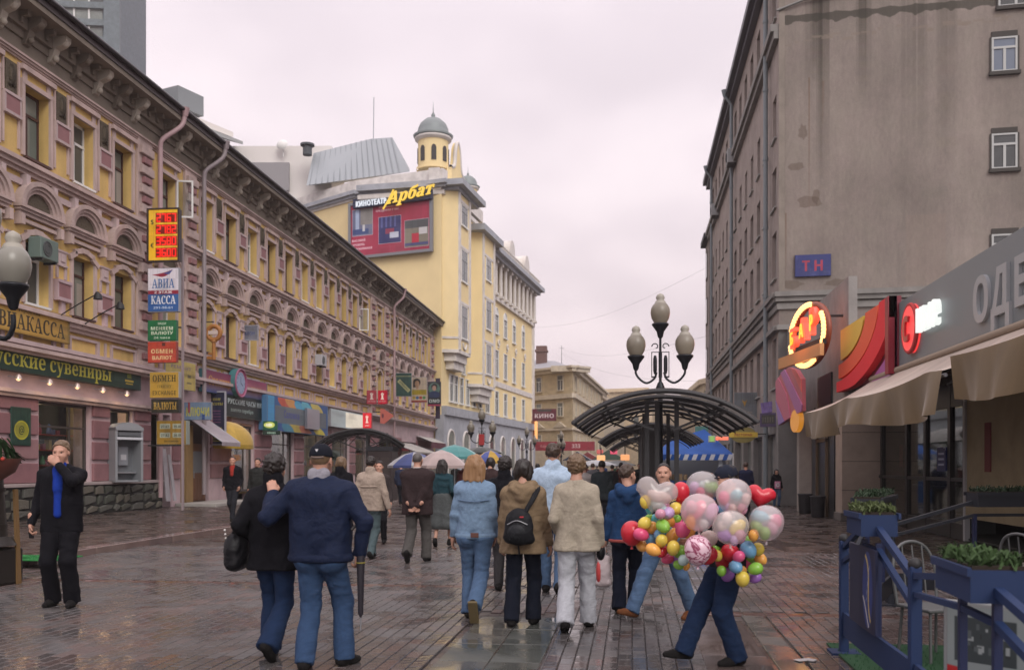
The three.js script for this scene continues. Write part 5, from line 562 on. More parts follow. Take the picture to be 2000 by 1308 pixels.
// far end of the street
{ const far = (name, label, pts, h, c, cols, rows, depthPts) => { const P = pts.map(([px, d]) => W(px, HY, d).setY(0)), t = thing(name, label, 'building', P[0]), s = new THREE.Shape([...P, V(P[P.length - 1].x + 5, 0, P[P.length - 1].z - 30), V(P[0].x - 5, 0, P[0].z - 30)].map((p) => new THREE.Vector2(p.x - P[0].x, -(p.z - P[0].z)))), m = walls(c); obj('wall', at(new THREE.ExtrudeGeometry(s, { depth: h, bevelEnabled: false }).rotateX(-Math.PI / 2)), m, t);
    for (let k = 0; k + 1 < P.length; k++) { const r = run(t, P[k], P[k + 1]), n = Math.max(1, Math.round(r.L / cols)); obj('cornice', r.put(bb(-.3, r.L + .3, h - .5 + k * .01, h + .3 + k * .01, -2, .6)), walls(c.map((x) => x * 1.15)), t); windowsOn(t, r, Array.from({ length: n }, (_, i) => (i + .5) * r.L / n), rows, 1.3, { frame: m, plain: 1 }); } return t; };
  far('cream_block', 'cream apartment block closing the far end of the street', [[1150, 232], [1262, 226], [1300, 300]], 20, [.62, .5, .34], 4.2, [[15.5, 17.5], [11.5, 13.5], [7.5, 9.5]]);
  far('pale_block', 'pale beige block behind the kiosk roofs', [[1262, 250], [1345, 246]], 17.5, [.62, .54, .42], 4.2, [[13.5, 15.5], [9.5, 11.5], [5.5, 7.5]]);
  far('ochre_row_house', 'low ochre house along the far right side of the street', [[1330, 190], [1372, 150], [1420, 140]], 15, [.55, .46, .32], 4, [[11.5, 13.5], [7.5, 9.5], [4, 6]]);
  far('distant_left_row', 'dim beige row house past the bend on the left', [[1172, 172], [1215, 225]], 14.5, [.52, .45, .35], 4.5, [[11, 13], [7.2, 9.2], [3.6, 5.6]]);
}
{ // tall slab block behind the left roof
  const A = W(-60, HY, 150).setY(0), B = W(210, HY, 152).setY(0), C = W(233, HY, 150.5).setY(0), t = thing('tower_block', 'tall blue grey concrete and glass slab block behind the left roof', 'building', A), r = run(t, A, B), gm = walls([.12, .155, .18], .6);
  obj('wall', r.put([bb(0, r.L + 2.0, 0, 110, -14, 0)]), gm, t); obj('end_pier', r.put(bb(r.L - .4, r.L + 2.02, 0, 110, 0, .8)), walls([.15, .185, .205], .6), t);
  for (let k = 0; k < 22; k++) obj('floor_band', r.put(bb(0, r.L - .4, 50 + k * 2.75, 51 + k * 2.75, 0, .6)), walls([.15, .185, .2], .6), t);
  for (let k = 0; k < 10; k++) for (let c = 0; c < 8; c++) { const x = r.L - 3.0 - c * 2.3; const w = obj('window', r.put(bb(x, x + .25, 62 + k * 2.75 - 8.25, 63.75 + k * 2.75 - 8.25, .003, .25)), white, t); obj('pane', r.put(bb(x + .26, x + 2.2, 62 + k * 2.75 - 8.25, 63.75 + k * 2.75 - 8.25, .003, .1)), rnd() < .3 ? M([.3, .34, .36], .4) : pick(paneMs), w); }
}
{ // flat roofed pavilion top behind the left eaves
  const t = thing('flat_roofed_block', 'pale block with a jutting flat roof and grey plant room above the left eaves', 'building', W(380, HY, 96).setY(0)), o = t.position, p = (px, py, d) => W(px, py, d).sub(o);
  obj('roof_slab', new ConvexGeometry([p(340, 224, 92), p(474, 276, 92), p(474, 282, 92), p(340, 236, 92), p(300, 215, 104), p(420, 262, 104), p(420, 268, 104)]), M([.34, .35, .35], .7), t); obj('parapet', new ConvexGeometry([p(345, 212, 92.5), p(455, 258, 92.5), p(455, 268, 92.5), p(345, 226, 92.5), p(310, 205, 103), p(410, 245, 103), p(410, 255, 103)]), M([.72, .68, .64], .8), t);
  obj('plant_room', bx(2.9, 2.0, 3.4, ...p(352, 202, 96).toArray(), 0, -.35), M([.2, .22, .23], .8), t); obj('wall', new ConvexGeometry([p(345, 236, 93), p(440, 274, 93), p(440, 500, 93), p(345, 500, 93), p(400, 250, 104), p(400, 500, 104)]), walls([.24, .25, .26]), t);
  const w2 = thing('white_roof_house', 'low white rooftop block by the tall slab block above the left eaves', 'building', W(240, HY, 90).setY(0)), q = (px, py, d) => W(px, py, d).sub(w2.position); obj('wall', new ConvexGeometry([q(222, 124, 88), q(262, 143, 88), q(262, 330, 88), q(222, 330, 88), q(215, 128, 95), q(215, 330, 95)]), M([.5, .48, .5], .8), w2); obj('roof_edge', new ConvexGeometry([q(220, 120, 87.8), q(264, 140, 87.8), q(264, 144, 87.8), q(220, 124, 87.8), q(214, 124, 95.2), q(214, 128, 95.2)]), M([.15, .15, .17], .7), w2);
}
// ---------------------------------------------------------------- plain rendered building on the right, shop row in front of it
const taupe = walls([.35, .295, .265], .9), taupeG = walls([.25, .24, .225], .9), taupeL = walls([.27, .235, .2], .9);
const RBp = V(6, 0, -40), SA = .07, sdir = V(Math.cos(SA), 0, Math.sin(SA)), snrm = V(-Math.sin(SA), 0, Math.cos(SA));
const onSide = (px, py, out = 0) => { const r = ray(px, py), k = (snrm.dot(RBp.clone().sub(V(0, EYE, 0))) + out) / snrm.dot(r); return r.multiplyScalar(k).add(V(0, EYE, 0)); };
const RB_ = thing('rendered_corner_building', 'tall taupe rendered building with a stained blank side wall and long plain street front', 'building', RBp);
const sideW = (px, py) => { const p = onSide(px, py).sub(RBp); return [p.dot(sdir), p.y]; };        // metres along the side wall and up it
{
  const SW = 22, SH = 25, stain = canvasTex(1024, 1024, (g, w, h) => {
    fill(g, '#ffffff', 0, 0, w, h); const X = (m) => m / SW * w, Y = (m) => h - m / SH * h, im = g.getImageData(0, 0, w, h), d = im.data;
    for (let j = 0; j < h; j++) for (let i = 0; i < w; i++) { const x = i / w * SW, y = (1 - j / h) * SH; let v = 202 + 46 * fbm(x * .35, y * .22, 2, 4) + 14 * fbm(x * 2.6, y * .2, 5, 4) + 16 * fbm(x * 9, y * 3, 8, 3) + rr(-7, 7); v -= 46 * sst(.8, 0, Math.abs(y - 21.6)) * (.6 + .8 * fbm(x * 1.5, y * 2, 3, 3)); const o = (j * w + i) * 4; d[o] = v * 1.01; d[o + 1] = v * (.985 + .02 * fbm(x, y, 4, 2)); d[o + 2] = v * .97; }
    g.putImageData(im, 0, 0);
    const drip = (x, y0, y1, ww, al, c = '60,58,50') => { const q = g.createLinearGradient(0, Y(y0), 0, Y(y1)); q.addColorStop(0, `rgba(${c},${al})`); q.addColorStop(1, `rgba(${c},0)`); g.fillStyle = q; for (let k = 0; k < 5; k++) g.fillRect(X(x + rr(-.5, .5) * ww), Y(y0), X(ww * rr(.15, .5)), Y(y1) - Y(y0)); };
    for (const [px, a, b, ww, al] of [[1600, 24.5, 12, .5, .35], [1595, 24.5, 17, .9, .3], [1690, 24.5, 16, .7, .3], [1780, 22, 14, .8, .14], [1850, 21, 12, 1, .1]]) drip(sideW(px, 300)[0], a, b, ww, al);
    drip(sideW(1582, 300)[0], 17.5, 11, .1, .17, '150,110,80'); drip(sideW(1608, 300)[0], 17.3, 15, .08, .17, '150,110,80'); drip(sideW(1535, 300)[0], 12, 9, .1, .15, '150,110,80');
    g.fillStyle = 'rgba(100,84,66,.27)'; for (const [px, py, rx, ry] of [[1568, 258, .18, .3], [1557, 325, .3, .15], [1580, 394, .5, .22], [1594, 383, .16, .35], [1545, 555, .5, .2], [1640, 552, .6, .15]]) { const [x, y] = sideW(px, py); g.beginPath(); for (let k = 0; k < 14; k++) { const a = k / 14 * 6.283, q = .75 + .5 * rnd(); g.lineTo(X(x + rx * q * Math.cos(a)), Y(y + ry * q * Math.sin(a))); } g.fill(); }
    const band = (py, hgt, c) => { g.fillStyle = c; for (let x = 0; x < SW; x += .05) { const q = fbm(x * 2, 3, py, 3); g.fillRect(X(x), Y(sideW(1600, py)[1] + .04 * x * 0 + hgt / 2 + q * .12), X(.06), hgt / SH * h * (.7 + q)); } };
    band(36, .45, 'rgba(80,82,74,.55)'); g.globalAlpha = .6; for (let k = 0; k < 60; k++) { const x = rr(0, 17); fill(g, '#c9c2b8', X(x), Y(sideW(1600, 76)[1] + rr(-.15, .15) + .035 * x), X(rr(.1, .5)), rr(2, 6)); } g.globalAlpha = 1;
    g.fillStyle = 'rgba(215,200,190,.25)'; g.fillRect(X(sideW(1770, 400)[0]), Y(sideW(1770, 420)[1]), X(1.5), Y(9.2) - Y(12)); });
  const base = M([.37, .335, .305], .92, { map: stain, bumpMap: plaster.clone(), bumpScale: .004 }); base.bumpMap.repeat.set(14, 14);
  const g = new THREE.PlaneGeometry(SW, SH).translate(SW / 2, SH / 2, 0).rotateY(-SA), N_ = obj('side_wall', g, base, RB_, true); N_.userData.label = 'blank side wall with dark drips and brown patches';
  const R = { put: (q) => [].concat(q).map((k) => prep(k).applyMatrix4(new THREE.Matrix4().makeRotationY(-SA))), L: SW };
  obj('core', R.put(bb(.01, SW, 0, SH - .02, -14, -.02)), taupeG, RB_);
  obj('string_course', R.put([bb(-.2, SW, 8.55, 8.75, 0, .3), bb(-.16, SW, 8.36, 8.55, 0, .2), bb(-.1, SW, 8.05, 8.3, 0, .1)]), taupeG, RB_); obj('string_course', R.put([bb(-.12, 5.2, 7.2, 7.4, 0, .22), bb(5.6, SW, 7.2, 7.4, 0, .22)]), taupeG, RB_);
  obj('stone_base', R.put([bb(-.04, SW, 0, 7.19, .0, .06)]), walls([.19, .185, .175], .9), RB_); obj('corner_strip', R.put(bb(-.02, .22, 8.76, 24.5, .002, .05)), taupeL, RB_); obj('pipe', R.put(tube([[-.1, 20.3, .1], [.5, 20.55, .12], [6, 20.9, .12], [SW, 21.6, .12]], .05, 20, 6)), M([.2, .2, .19], .6), RB_);
  // side windows
  const win = (px0, px1, py0, py1, mul, lit) => { const [x0, y1] = sideW(px0, py0), [x1, y0] = sideW(px1, py1), w = obj('window', R.put([bb(x0, x1, y1, y1 + .22, .004, .05), bb(x0 - .06, x0, y0, y1, .004, .06), bb(x1, x1 + .06, y0, y1, .004, .06), bb(x0 - .1, x1 + .1, y0 - .14, y0, .004, .14)]), M([.05, .045, .04], .8), RB_); obj('pane', R.put(bb(x0, x1, y0, y1, .005, .012)), lit ? glass([.16, .19, .24]) : paneMs[3], w); obj('sash', R.put([bb(x0, x0 + .08, y0, y1, .014, .05), bb(x1 - .08, x1, y0, y1, .014, .05), bb((x0 + x1) / 2 - .05, (x0 + x1) / 2 + .05, y0, lerp(y0, y1, .66), .014, .05), bb(x0, x1, lerp(y0, y1, .66), lerp(y0, y1, .66) + .09, .014, .052), bb(x0, x1, y0, y0 + .07, .014, .048), bb(x0, x1, y1 - .07, y1, .014, .048)]), M([.42, .43, .42], .6), w); };
  win(1937, 1988, 74, 138, 0, 1); win(1937, 1988, 262, 328); win(1937, 1990, 458, 520); win(1950, 2020, -40, 8);
  // street front with real openings
  const L = 35, fw = (b, y0, y1) => bb(.0, .5, y0, y1, -b[1], -b[0]), F_ = [], win2 = [];
  const rows = [[4.9, 7.0, 1.2], [9.5, 11.5, 1.25], [12.5, 14.2, 1.2], [15.4, 17.2, 1.0], [20.4, 22.3, 1.2]], P = 2.55; let y = 3.6;
  for (const [y0, y1, w] of rows) { F_.push(bb(0, .6, y, y0, -L, 0)); let p = 0; for (let c = .75; c < L - 1.3; c += P) { F_.push(bb(0, .6, y0, y1, -c, -p)); win2.push([c, w, y0, y1]); p = c + w; } F_.push(bb(0, .6, y0, y1, -L, -p)); y = y1; }
  F_.push(bb(0, .6, y, 23.4, -L, 0)); obj('wall', F_, taupe, RB_);
  const PG = new Map(); for (const [c, w, y0, y1] of win2) { const k = w + '_' + y0; if (!PG.has(k)) PG.set(k, [ready([bb(.24, .34, y0, y1, -.07, 0), bb(.24, .34, y0, y1, -w, -w + .07), bb(.24, .34, y0, y1, -w / 2 - .04, -w / 2 + .04), bb(.24, .34, lerp(y0, y1, .65), lerp(y0, y1, .65) + .07, -w, 0), bb(-.1, .3, y0 - .06, y0, -w - .1, .1)]), ready(bb(.3, .31, y0, y1, -w, 0))]); const [gf, gp] = PG.get(k), m = new THREE.Mesh(gf, M([.32, .32, .3], .6)), q = new THREE.Mesh(gp, pick(paneMs)); m.name = 'window'; q.name = 'pane'; m.position.z = -c; m.add(q); RB_.add(m); }
  obj('string_course', [bb(-.3, 0, 8.55, 8.75, -L, 0), bb(-.2, 0, 8.36, 8.55, -L, 0), bb(-.1, 0, 8.05, 8.3, -L, 0), bb(-.22, 0, 7.2, 7.4, -L, 0)], taupeG, RB_); obj('cornice', [bb(-.35, 0, 19.5, 19.8, -L, 0), bb(-.22, 0, 19.2, 19.5, -L, 0)], taupeG, RB_);
  obj('roof', [bb(-.55, 8, 23.4, 23.75, -L, 0), bb(-.3, 0, 23.1, 23.4, -L, 0)], M([.06, .06, .075], .5), RB_);
  for (const z of [2.4, 16.8, 31]) obj('drainpipe', [tube([[-.22, .3, -z], [-.22, 22.6, -z]], .1, 3, 10), tube([[-.22, 22.5, -z], [-.22, 22.8, -z], [-.55, 23.3, -z], [-.6, 23.6, -z]], .09, 8, 8), cyl(.1, .2, .4, -.6, 23.5, -z, 10), ...[3, 6, 9, 12, 15, 18, 21].map((h) => cyl(.125, .125, .12, -.22, h, -z, 10))], M([.2, .235, .25], .5), RB_);
  each('shop_wall', [0, 1, 2, 3, 4, 5, 6, 7, 8, 9].map((k) => bb(0, .6, 0, 3.6, -k * 4.2 - 1, -k * 4.2)), taupeG, RB_); for (let k = 0; k < 9; k++) { const w = obj('shop_window', [bb(.2, .3, .5, .6, -k * 4.2 - 4.2, -k * 4.2 - 1), bb(.2, .3, 2.9, 3.0, -k * 4.2 - 4.2, -k * 4.2 - 1), bb(0, .5, 0, .5, -k * 4.2 - 4.2, -k * 4.2 - 1), bb(0, .5, 3.0, 3.6, -k * 4.2 - 4.2, -k * 4.2 - 1)], taupeG, RB_); obj('pane', bb(.25, .26, .6, 2.9, -k * 4.2 - 4.2, -k * 4.2 - 1), pick(paneMs), w); }
  for (const [px, py] of [[1428, 308], [1396, 412]]) { const p = onX(px, py, 5.7), t = thing('air_conditioner', px > 1400 ? 'pale air conditioner high on the taupe front, nearer one' : 'pale air conditioner high on the taupe front, farther and lower one', 'air conditioner', p, -Math.PI / 2); obj('case', rb(1, .8, .5, 0, 0, 0, .03), M([.36, .37, .37]), t); obj('grille', at(new THREE.TorusGeometry(.25, .03, 6, 16), 0, 0, .26), black, t); obj('bracket', bb(-.4, .4, -.45, -.4, -.25, .2), darkIron, t); }
  const n2 = thing('lower_street_house', 'lower grey house continuing the right street front beyond the taupe one', 'building', [5.95, 0, -75.1]); obj('wall', bb(0, 10, 0, 19.4, -3.6, 0), walls([.3, .26, .24]), n2); obj('roof', bb(-.4, 10, 19.4, 19.8, -3.7, 0), M([.06, .06, .07]), n2); for (let k = 0; k < 1; k++) for (const h of [5, 9, 13, 16.6]) { const w = obj('window', bb(-.08, .002, h - .1, h + 2, -k * 3 - 2.6, -k * 3 - 1.1), walls([.24, .22, .2]), n2); obj('pane', bb(-.1, -.081, h, h + 1.9, -k * 3 - 2.5, -k * 3 - 1.2), pick(paneMs), w); }
  // wall sign
  const a = onSide(1553, 498, .12), b = onSide(1624, 538, .12); sign('letters_wall_sign', 'blue rectangular wall sign with the red letters T and H on the blank wall', a.distanceTo(V(b.x, a.y, b.z)), a.y - b.y, .1, (g, w, h) => { fill(g, '#27306e', 0, 0, w, h); txt(g, 'Т', w * .3, h * .52, h * .7, '#a3324c'); txt(g, 'Н', w * .66, h * .52, h * .7, '#a3324c'); }, [(a.x + b.x) / 2, (a.y + b.y) / 2, (a.z + b.z) / 2], -SA, { px: 128, body: [.02, .025, .1] });
}
{ // one-storey shop row with the grey fascia
  const AX = 6.3, S = thing('shop_pavilion', 'one-storey shop with grey fascia, stone pillar and dark glazed front below the blank wall', 'shop', [AX, 0, -30]), l = (x, y, z) => [x - AX, y, z + 30], z0 = onX(1757, 700, AX).z, stone = walls([.36, .29, .235], .8);
  obj('roof', bb(.2, 14, 5.2, 5.5, -9.9, 26), taupeG, S); obj('ceiling', bb(.2, 14, 3.5, 3.6, -9.9, 26), M([.05, .045, .04]), S); obj('fascia_backing', bb(.1, .3, 3.6, 5.2, -9.9, z0 + 30), walls([.2, .19, .18]), S);
  const p = obj('pillar', [rb(1.15, 3.5, .9, .4, 1.86, .7, .01)], stone, S); for (const y of [.9, 1.75, 2.6]) obj('joint', bb(-.18, .98, y, y + .015, 1.145, 1.152), M([.06, .05, .04]), p); obj('pillar_base', rb(1.25, .25, 1.0, .4, .12, .7, .02), walls([.12, .11, .1]), p);
  obj('slim_pillar', [bb(-.4, .15, 0, 3.6, -5.2, -4.7)], walls([.36, .32, .28], .7), S); obj('doorway_backing', bb(-.1, .6, 0, 3.5, -4, -.3), M([.02, .021, .02], .4), S); obj('door_frame', [bb(-.18, -.1, 0, 3, -1.3, -1.2), bb(-.18, -.1, 0, 3, -2.9, -2.8), bb(-.18, -.1, 2.4, 2.5, -2.9, -1.2)], M([.1, .07, .04]), S); obj('upper_window', [bb(-.06, .0, 3.6, 4.6, -3.2, -1)], glass([.03, .035, .04]), S); obj('upper_wall', [bb(.002, .25, 3.5, 7.19, -9.9, 1.2)], walls([.3, .285, .27]), S);
  // glazed front set back under the awnings
  const GX = .9, zf = 1.2, black_ = M([.015, .016, .015], .4), cl = new THREE.MeshPhysicalMaterial({ color: L3([.55, .6, .56]), roughness: .04, transmission: 1, thickness: 0, ior: 1.5 });
  const zz = [1.5, 4.0, 5.6, 7.4, 8.4], gz = obj('glazing_frame', [...zz.map((z) => bb(GX - .06, GX + .06, 0, 3.5, z - .09, z + .09)), bb(GX - .05, GX + .05, 0, .35, zf, 8.4), bb(GX - .05, GX + .05, 2.95, 3.5, zf, 8.4), bb(GX - .05, GX + .05, 1.28, 1.36, zf, 8.4)], black_, S);
  for (let k = 0; k < 4; k++) obj('pane', bb(GX - .005, GX + .005, .35, 2.95, zz[k] + .09, zz[k + 1] - .09), cl, gz);
  obj('interior', [bb(GX + 3.2, GX + 3.3, 0, 3.5, 0, 26), bb(GX, GX + 3.2, .02, .06, 0, 26), bb(GX, GX + 3.2, 0, 3.5, .1, .2)], M([.03, .035, .03]), S); obj('interior_wall', bb(GX + .9, GX + .95, 1.3, 3.2, 1.4, 7.2), M([.05, .11, .04], .9, { map: mottle }), S); obj('counter', bb(GX + .6, GX + 1.1, 0, 1.1, 1.5, 7), M([.09, .1, .1], .3), S);
  for (const [z, c] of [[2.8, [.35, .05, .04]], [5.1, [.5, .08, .06]], [3.3, [.45, .38, .25]]]) obj('poster', bb(GX + .1, GX + .12, 1.6, 2.2, z, z + .28), M(c), S);
  for (let k = 0; k < 14; k++) obj('leaf_pot', [lathe([[.01, 0], [.09, .02], [.12, .2], [.1, .2]], 8, GX + .8, 1.1, 1.8 + k * .38), ...Array.from({ length: 5 }, () => { const g = new THREE.SphereGeometry(.12, 5, 4).scale(.35, 1.2, .9); return at(g, GX + .8 + rr(-.1, .1), 1.42 + rr(0, .2), 1.8 + k * .38 + rr(-.1, .1), rr(-.8, .8), rr(0, 6), 0); })], M([.03, .08, .025], .7), S);
  obj('cream_panel', [bb(GX - .03, GX + .02, .9, 3.5, 8.5, 22), bb(GX - .06, GX + .02, .5, .9, 8.5, 22)], walls([.36, .3, .18], .6), S); obj('trim', bb(GX - .08, GX + .03, 0, 3.5, 8.4, 8.5), M([.4, .41, .42], .4), S); obj('menu_strip', [bb(GX - .06, GX - .03, 1.5, 2.5, 9.6, 9.9)], M([.2, .06, .06]), S);
  // fascia with letters
  const lo = 3.9, hi = 5.5, fc = obj('fascia', bb(0, .12, lo, hi, z0 + 30, 26), M([.2, .225, .235], .45), S); obj('red_trim', bb(-.03, .11, lo - .12, lo + .02, z0 + 30, 26), M([.35, .02, .03], .5), S);
  { const T = thing('fascia_letters', 'big pale raised letters on the grey shop fascia', 'lettering', [AX - .02, 4.22, onX(1905, 600, AX).z], -Math.PI / 2); 'ОДЕЖДА'.split('').reduce((x, c) => { const g = letters(c, .84, .09); g.scale(1.0, 1, 1); const w = g.boundingBox.max.x; obj('letter', at(g, x, 0, -.05), M([.36, .38, .39], .4), T); return x + w + .12; }, 0);
    const o = thing('oval_logo_sign', 'red glowing upright oval sign on the grey fascia', 'sign', [AX - .06, 4.72, onX(1786, 640, AX).z], -Math.PI / 2); obj('disc', cyl(.5, .5, .14, 0, 0, 0, 28, Math.PI / 2).scale(1.1, 1.1, 1), glow([1, .04, .04], .75), o); { const g = letters('с', .75, .05); obj('letter', at(g, -.3, -.3, .08), M([.4, .02, .03], .4), o); } obj('rim', at(new THREE.TorusGeometry(.53, .05, 6, 28), 0, 0, .03), M([.5, .05, .05]), o);
    const q = thing('white_word_sign', 'blurred white glowing word beside the red oval on the grey fascia', 'sign', [AX - .05, 4.52, onX(1803, 640, AX).z], -Math.PI / 2); 'ные'.split('').reduce((x, c) => { const g = letters(c, .62, .12); g.scale(.92, 1.1, 1); const w = g.boundingBox.max.x * .92; obj('letter', at(g, x, 0, 0), glow([.86, .9, .86], .8), q); return x + w + .04; }, 0); }
  // striped panel beside it
  { const T = thing('striped_relief_sign', 'big relief panel of curved yellow orange and red stripes with a purple corner', 'sign', [AX - .05, 3.82, onX(1650, 700, AX).z], -Math.PI / 2), Lx = -T.position.z + z0, w = Math.abs(Lx), h = 1.85, arc = (r) => { const o = []; for (let k = 0; k <= 12; k++) { const a = k / 12 * Math.PI / 2; o.push([Math.min(w, r * w * Math.sin(a)), Math.max(0, h - r * h * Math.cos(a))]); } return o; };
    const clipTop = (r0, r1) => { const s = new THREE.Shape(), A = arc(r1), B = arc(r0).reverse(); s.setFromPoints([...A, ...B].map((p) => new THREE.Vector2(p[0], p[1]))); return s; };
    const ex = (s, d, z) => at(new THREE.ExtrudeGeometry(s, { depth: d, bevelEnabled: false }), 0, 0, z);
    obj('back', bb(0, w, 0, h, -.1, 0), M([.16, .015, .03], .5), T); { const s = new THREE.Shape([[0, h], ...arc(.48)].map((p) => new THREE.Vector2(...p))); obj('yellow_stripe', ex(s, .06, .002), M([.7, .52, .06], .5), T); }
    obj('orange_stripe', ex(clipTop(.56, .78), .12, .002), M([.85, .12, .05], .7), T); obj('red_stripe', ex(clipTop(.84, 1.06), .18, .002), M([.8, .02, .035], .7), T); obj('purple_corner', ex(new THREE.Shape([[w, 0], [w * .62, 0], ...arc(1.14).filter((p) => p[0] > w * .62), [w, h * .5]].map((p) => new THREE.Vector2(...p))), .05, .002), M([.4, .1, .36], .5), T); obj('end_band', bb(w - .3, w, 0, h, .003, .2), M([.25, .015, .03], .5), T); }
  // neon bar sign
  { const X = 5.45, c = onX(1583, 655, X), T = thing('neon_oval_sign', 'glowing neon sign with an oval of warm bulbs round red letters and an orange ribbon', 'sign', c, -Math.PI / 2 + .14), rx = 2.05, ry = .92;
    const bl = []; for (let k = 0; k < 54; k++) { const a = k / 54 * 6.283 + .3; if (a > 5.2 && a < 5.75 || a > 2.75 + 6.283 - 6.283 && a < 3.3 || a > .55 && a < 1.3) continue; bl.push(sph(.085, rx * .78 * Math.cos(a), ry * Math.sin(a), .12, 6)); } obj('bulb', bl, glow([1, .5, .16], 2.2), T).userData.kind = 'stuff';
    obj('ring', at(new THREE.TorusGeometry(1, .1, 8, 40), 0, 0, 0).scale(rx * .78, ry, 1), M([.25, .06, .03], .5), T);
    'БАР'.split('').forEach((ch, k) => { const g = letters(ch, .66, .16); g.scale(1.2, 1 + k * .12, 1); obj('letter', at(g, -1.45 + k * .95, -.28 + k * .1, .05, 0, 0, .04), glow([1, .06, .02], 1.2), T); obj('letter_core', at(letters(ch, .4, .02).scale(1.1, 1 + k * .1, 1), -1.3 + k * .95, -.16 + k * .1, .23, 0, 0, .04), glow([1, .5, .02], 1.1), T); });
    obj('ribbon', bx(4.1, .36, .12, -.4, -.62, .2, 0, 0, 0), M([.6, .3, .12], .5), T); obj('dark_bar', bx(2.6, .2, .1, .3, -.36, .1), M([.02, .015, .015]), T); each('arm', [bar([-.6, .5, -.85], [-.6, .5, 0], .04), bar([.7, .5, -.85], [.7, .5, 0], .04)], M([.06, .05, .05]), T);
    const Lp = new THREE.PointLight(new THREE.Color(1, .3, .12), 2, 0, 2); Lp.position.set(0, .1, .7); Lp.shadow.radius = 20; T.add(Lp); }
  { const X = 5.55, P2 = (px, py) => onX(px, py, X), T = thing('striped_oval_sign', 'pink and lilac striped rounded panel above an orange half disc', 'sign', P2(1546, 790), -Math.PI / 2), o = T.position, q = (px, py) => { const p = P2(px, py); return [p.z - o.z, p.y - o.y]; };
    const ln = [[1523, 745], [1533, 728], [1548, 717], [1563, 722], [1574, 740], [1575, 802], [1528, 830], [1523, 780]].map(([x, y]) => q(x, y)); obj('panel', prism(ln, .12), M([.5, .12, .16], .5), T);
    for (const [pts, c] of [[[[1533, 728], [1541, 721], [1576, 790], [1575, 803], [1566, 808]], [.4, .13, .34]], [[[1523, 782], [1540, 823], [1529, 830], [1526, 806]], [.27, .17, .45]], [[[1553, 718], [1563, 722], [1574, 740], [1575, 765]], [.68, .12, .12]], [[[1523, 745], [1528, 737], [1545, 770], [1553, 815], [1541, 822], [1524, 782]], [.52, .12, .2]]]) obj('stripe', prism(pts.map(([x, y]) => q(x, y)), .03, 0, 0, .122), M(c, .5), T);
    const [hx, hy] = q(1560, 822); obj('half_disc', [cyl(.9, .9, .15, hx, hy, .05, 24, Math.PI / 2).applyMatrix4(new THREE.Matrix4().makeScale(1, .42, 1)).translate(0, hy * .58, 0)], glow([.75, .28, .02], .5, { map: mottle }), T); }
  frontBoards();
  function frontBoards() {
    const f2 = (name, label, px0, px1, py0, py1, X, d, draw, o) => { const a = onX(px0, (py0 + py1) / 2, X), b = onX(px1, (py0 + py1) / 2, X), m = (a.z + b.z) / 2, dm = (-m) * CT - X * ST, h = (py1 - py0) * dm / F; return sign(name, label, Math.abs(a.z - b.z), h, d, draw, [X, EYE + (HY - (py0 + py1) / 2) * dm / F, m], -Math.PI / 2, o); };
    faceSign('grey_logo_board', 'grey hanging board with a small orange heart shape by the drainpipe', 1435, 1479, 766, 822, .12, (g, w, h) => { fill(g, '#70787c', 0, 0, w, h); g.fillStyle = '#b8903e'; g.beginPath(); g.moveTo(w * .45, h * .5); g.lineTo(w * .33, h * .25); g.lineTo(w * .45, h * .32); g.lineTo(w * .57, h * .25); g.fill(); fill(g, '#8f8f86', w * .35, h * .68, w * .45, h * .05); fill(g, '#8f8f86', w * .45, h * .78, w * .4, h * .05); }, 46, -.05, { px: 96 });
    faceSign('lilac_box_sign', 'tilted lilac square sign above a purple framed window', 1487, 1510, 785, 806, .25, (g, w, h) => fill(g, '#7a66a8', 0, 0, w, h), 41, -.4, { px: 48, body: [.1, .07, .2] }).rotation.z = .12;
    const w = faceSign('purple_window_box', 'purple framed lit window box on the taupe front', 1484, 1518, 806, 833, .3, (g, w2, h) => { fill(g, '#4a3f63', 0, 0, w2, h); fill(g, '#3a3a35', w2 * .1, h * .15, w2 * .8, h * .65); for (let k = 0; k < 5; k++) fill(g, '#6b6a5c', w2 * (.15 + k * .15), h * .3, w2 * .05, h * .4); }, 40, -.5, { px: 64, body: [.08, .06, .14] });
    const t = thing('yellow_oval_sign', 'dull yellow oval hanging sign crossed by a bright yellow band', 'sign', W(1452, 849, 38)); obj('oval', cyl(.5, .5, .1, 0, 0, 0, 28, Math.PI / 2).scale(1.0, .65, 1), M([.2, .17, .05], .5), t); obj('band', bb(-.56, .56, -.1, .1, .02, .08), M([.55, .4, .05], .5), t); { const g = letters('РЕСТОРАН', .1, .01); obj('lettering', at(g, -.36, -.05, .081), M([.3, .08, .04]), t); } obj('bracket', bb(.5, .9, .0, .05, -.02, .02), darkIron, t);
    const gl = thing('globe_lamp', 'white globe lamp hanging at the end of the tan awning', 'lamp', W(1591, 848, 27)); obj('globe', sph(.14, 0, 0, 0, 20), M([.7, .7, .74], .3), gl); obj('hanger', bar([0, .13, 0], [0, .75, .1], .015), darkIron, gl);
    const bl = thing('blue_notice', 'small blue notice with white lines on the glazed shop front', 'sign', [7.12, 1.78, -23.0], -Math.PI / 2), ct = canvasTex(64, 64, (g, w2, h) => { fill(g, '#20326e', 0, 0, w2, h); for (let k = 0; k < 3; k++) fill(g, '#aab6d8', w2 * .15, h * (.2 + k * .25), w2 * .7, h * .1); }); obj('board', rb(.62, .55, .04, 0, 0, 0, .01), M([1, 1, 1], .5, { map: ct }), bl); obj('board_face', new THREE.PlaneGeometry(.58, .5).translate(0, 0, .023), M([1, 1, 1], .5, { map: ct }), bl, true);
  }
  // tan awnings
  const tan = fabric([.5, .4, .32], { transmission: .15 }), tanV = fabric([.25, .175, .085], { transmission: .25 });
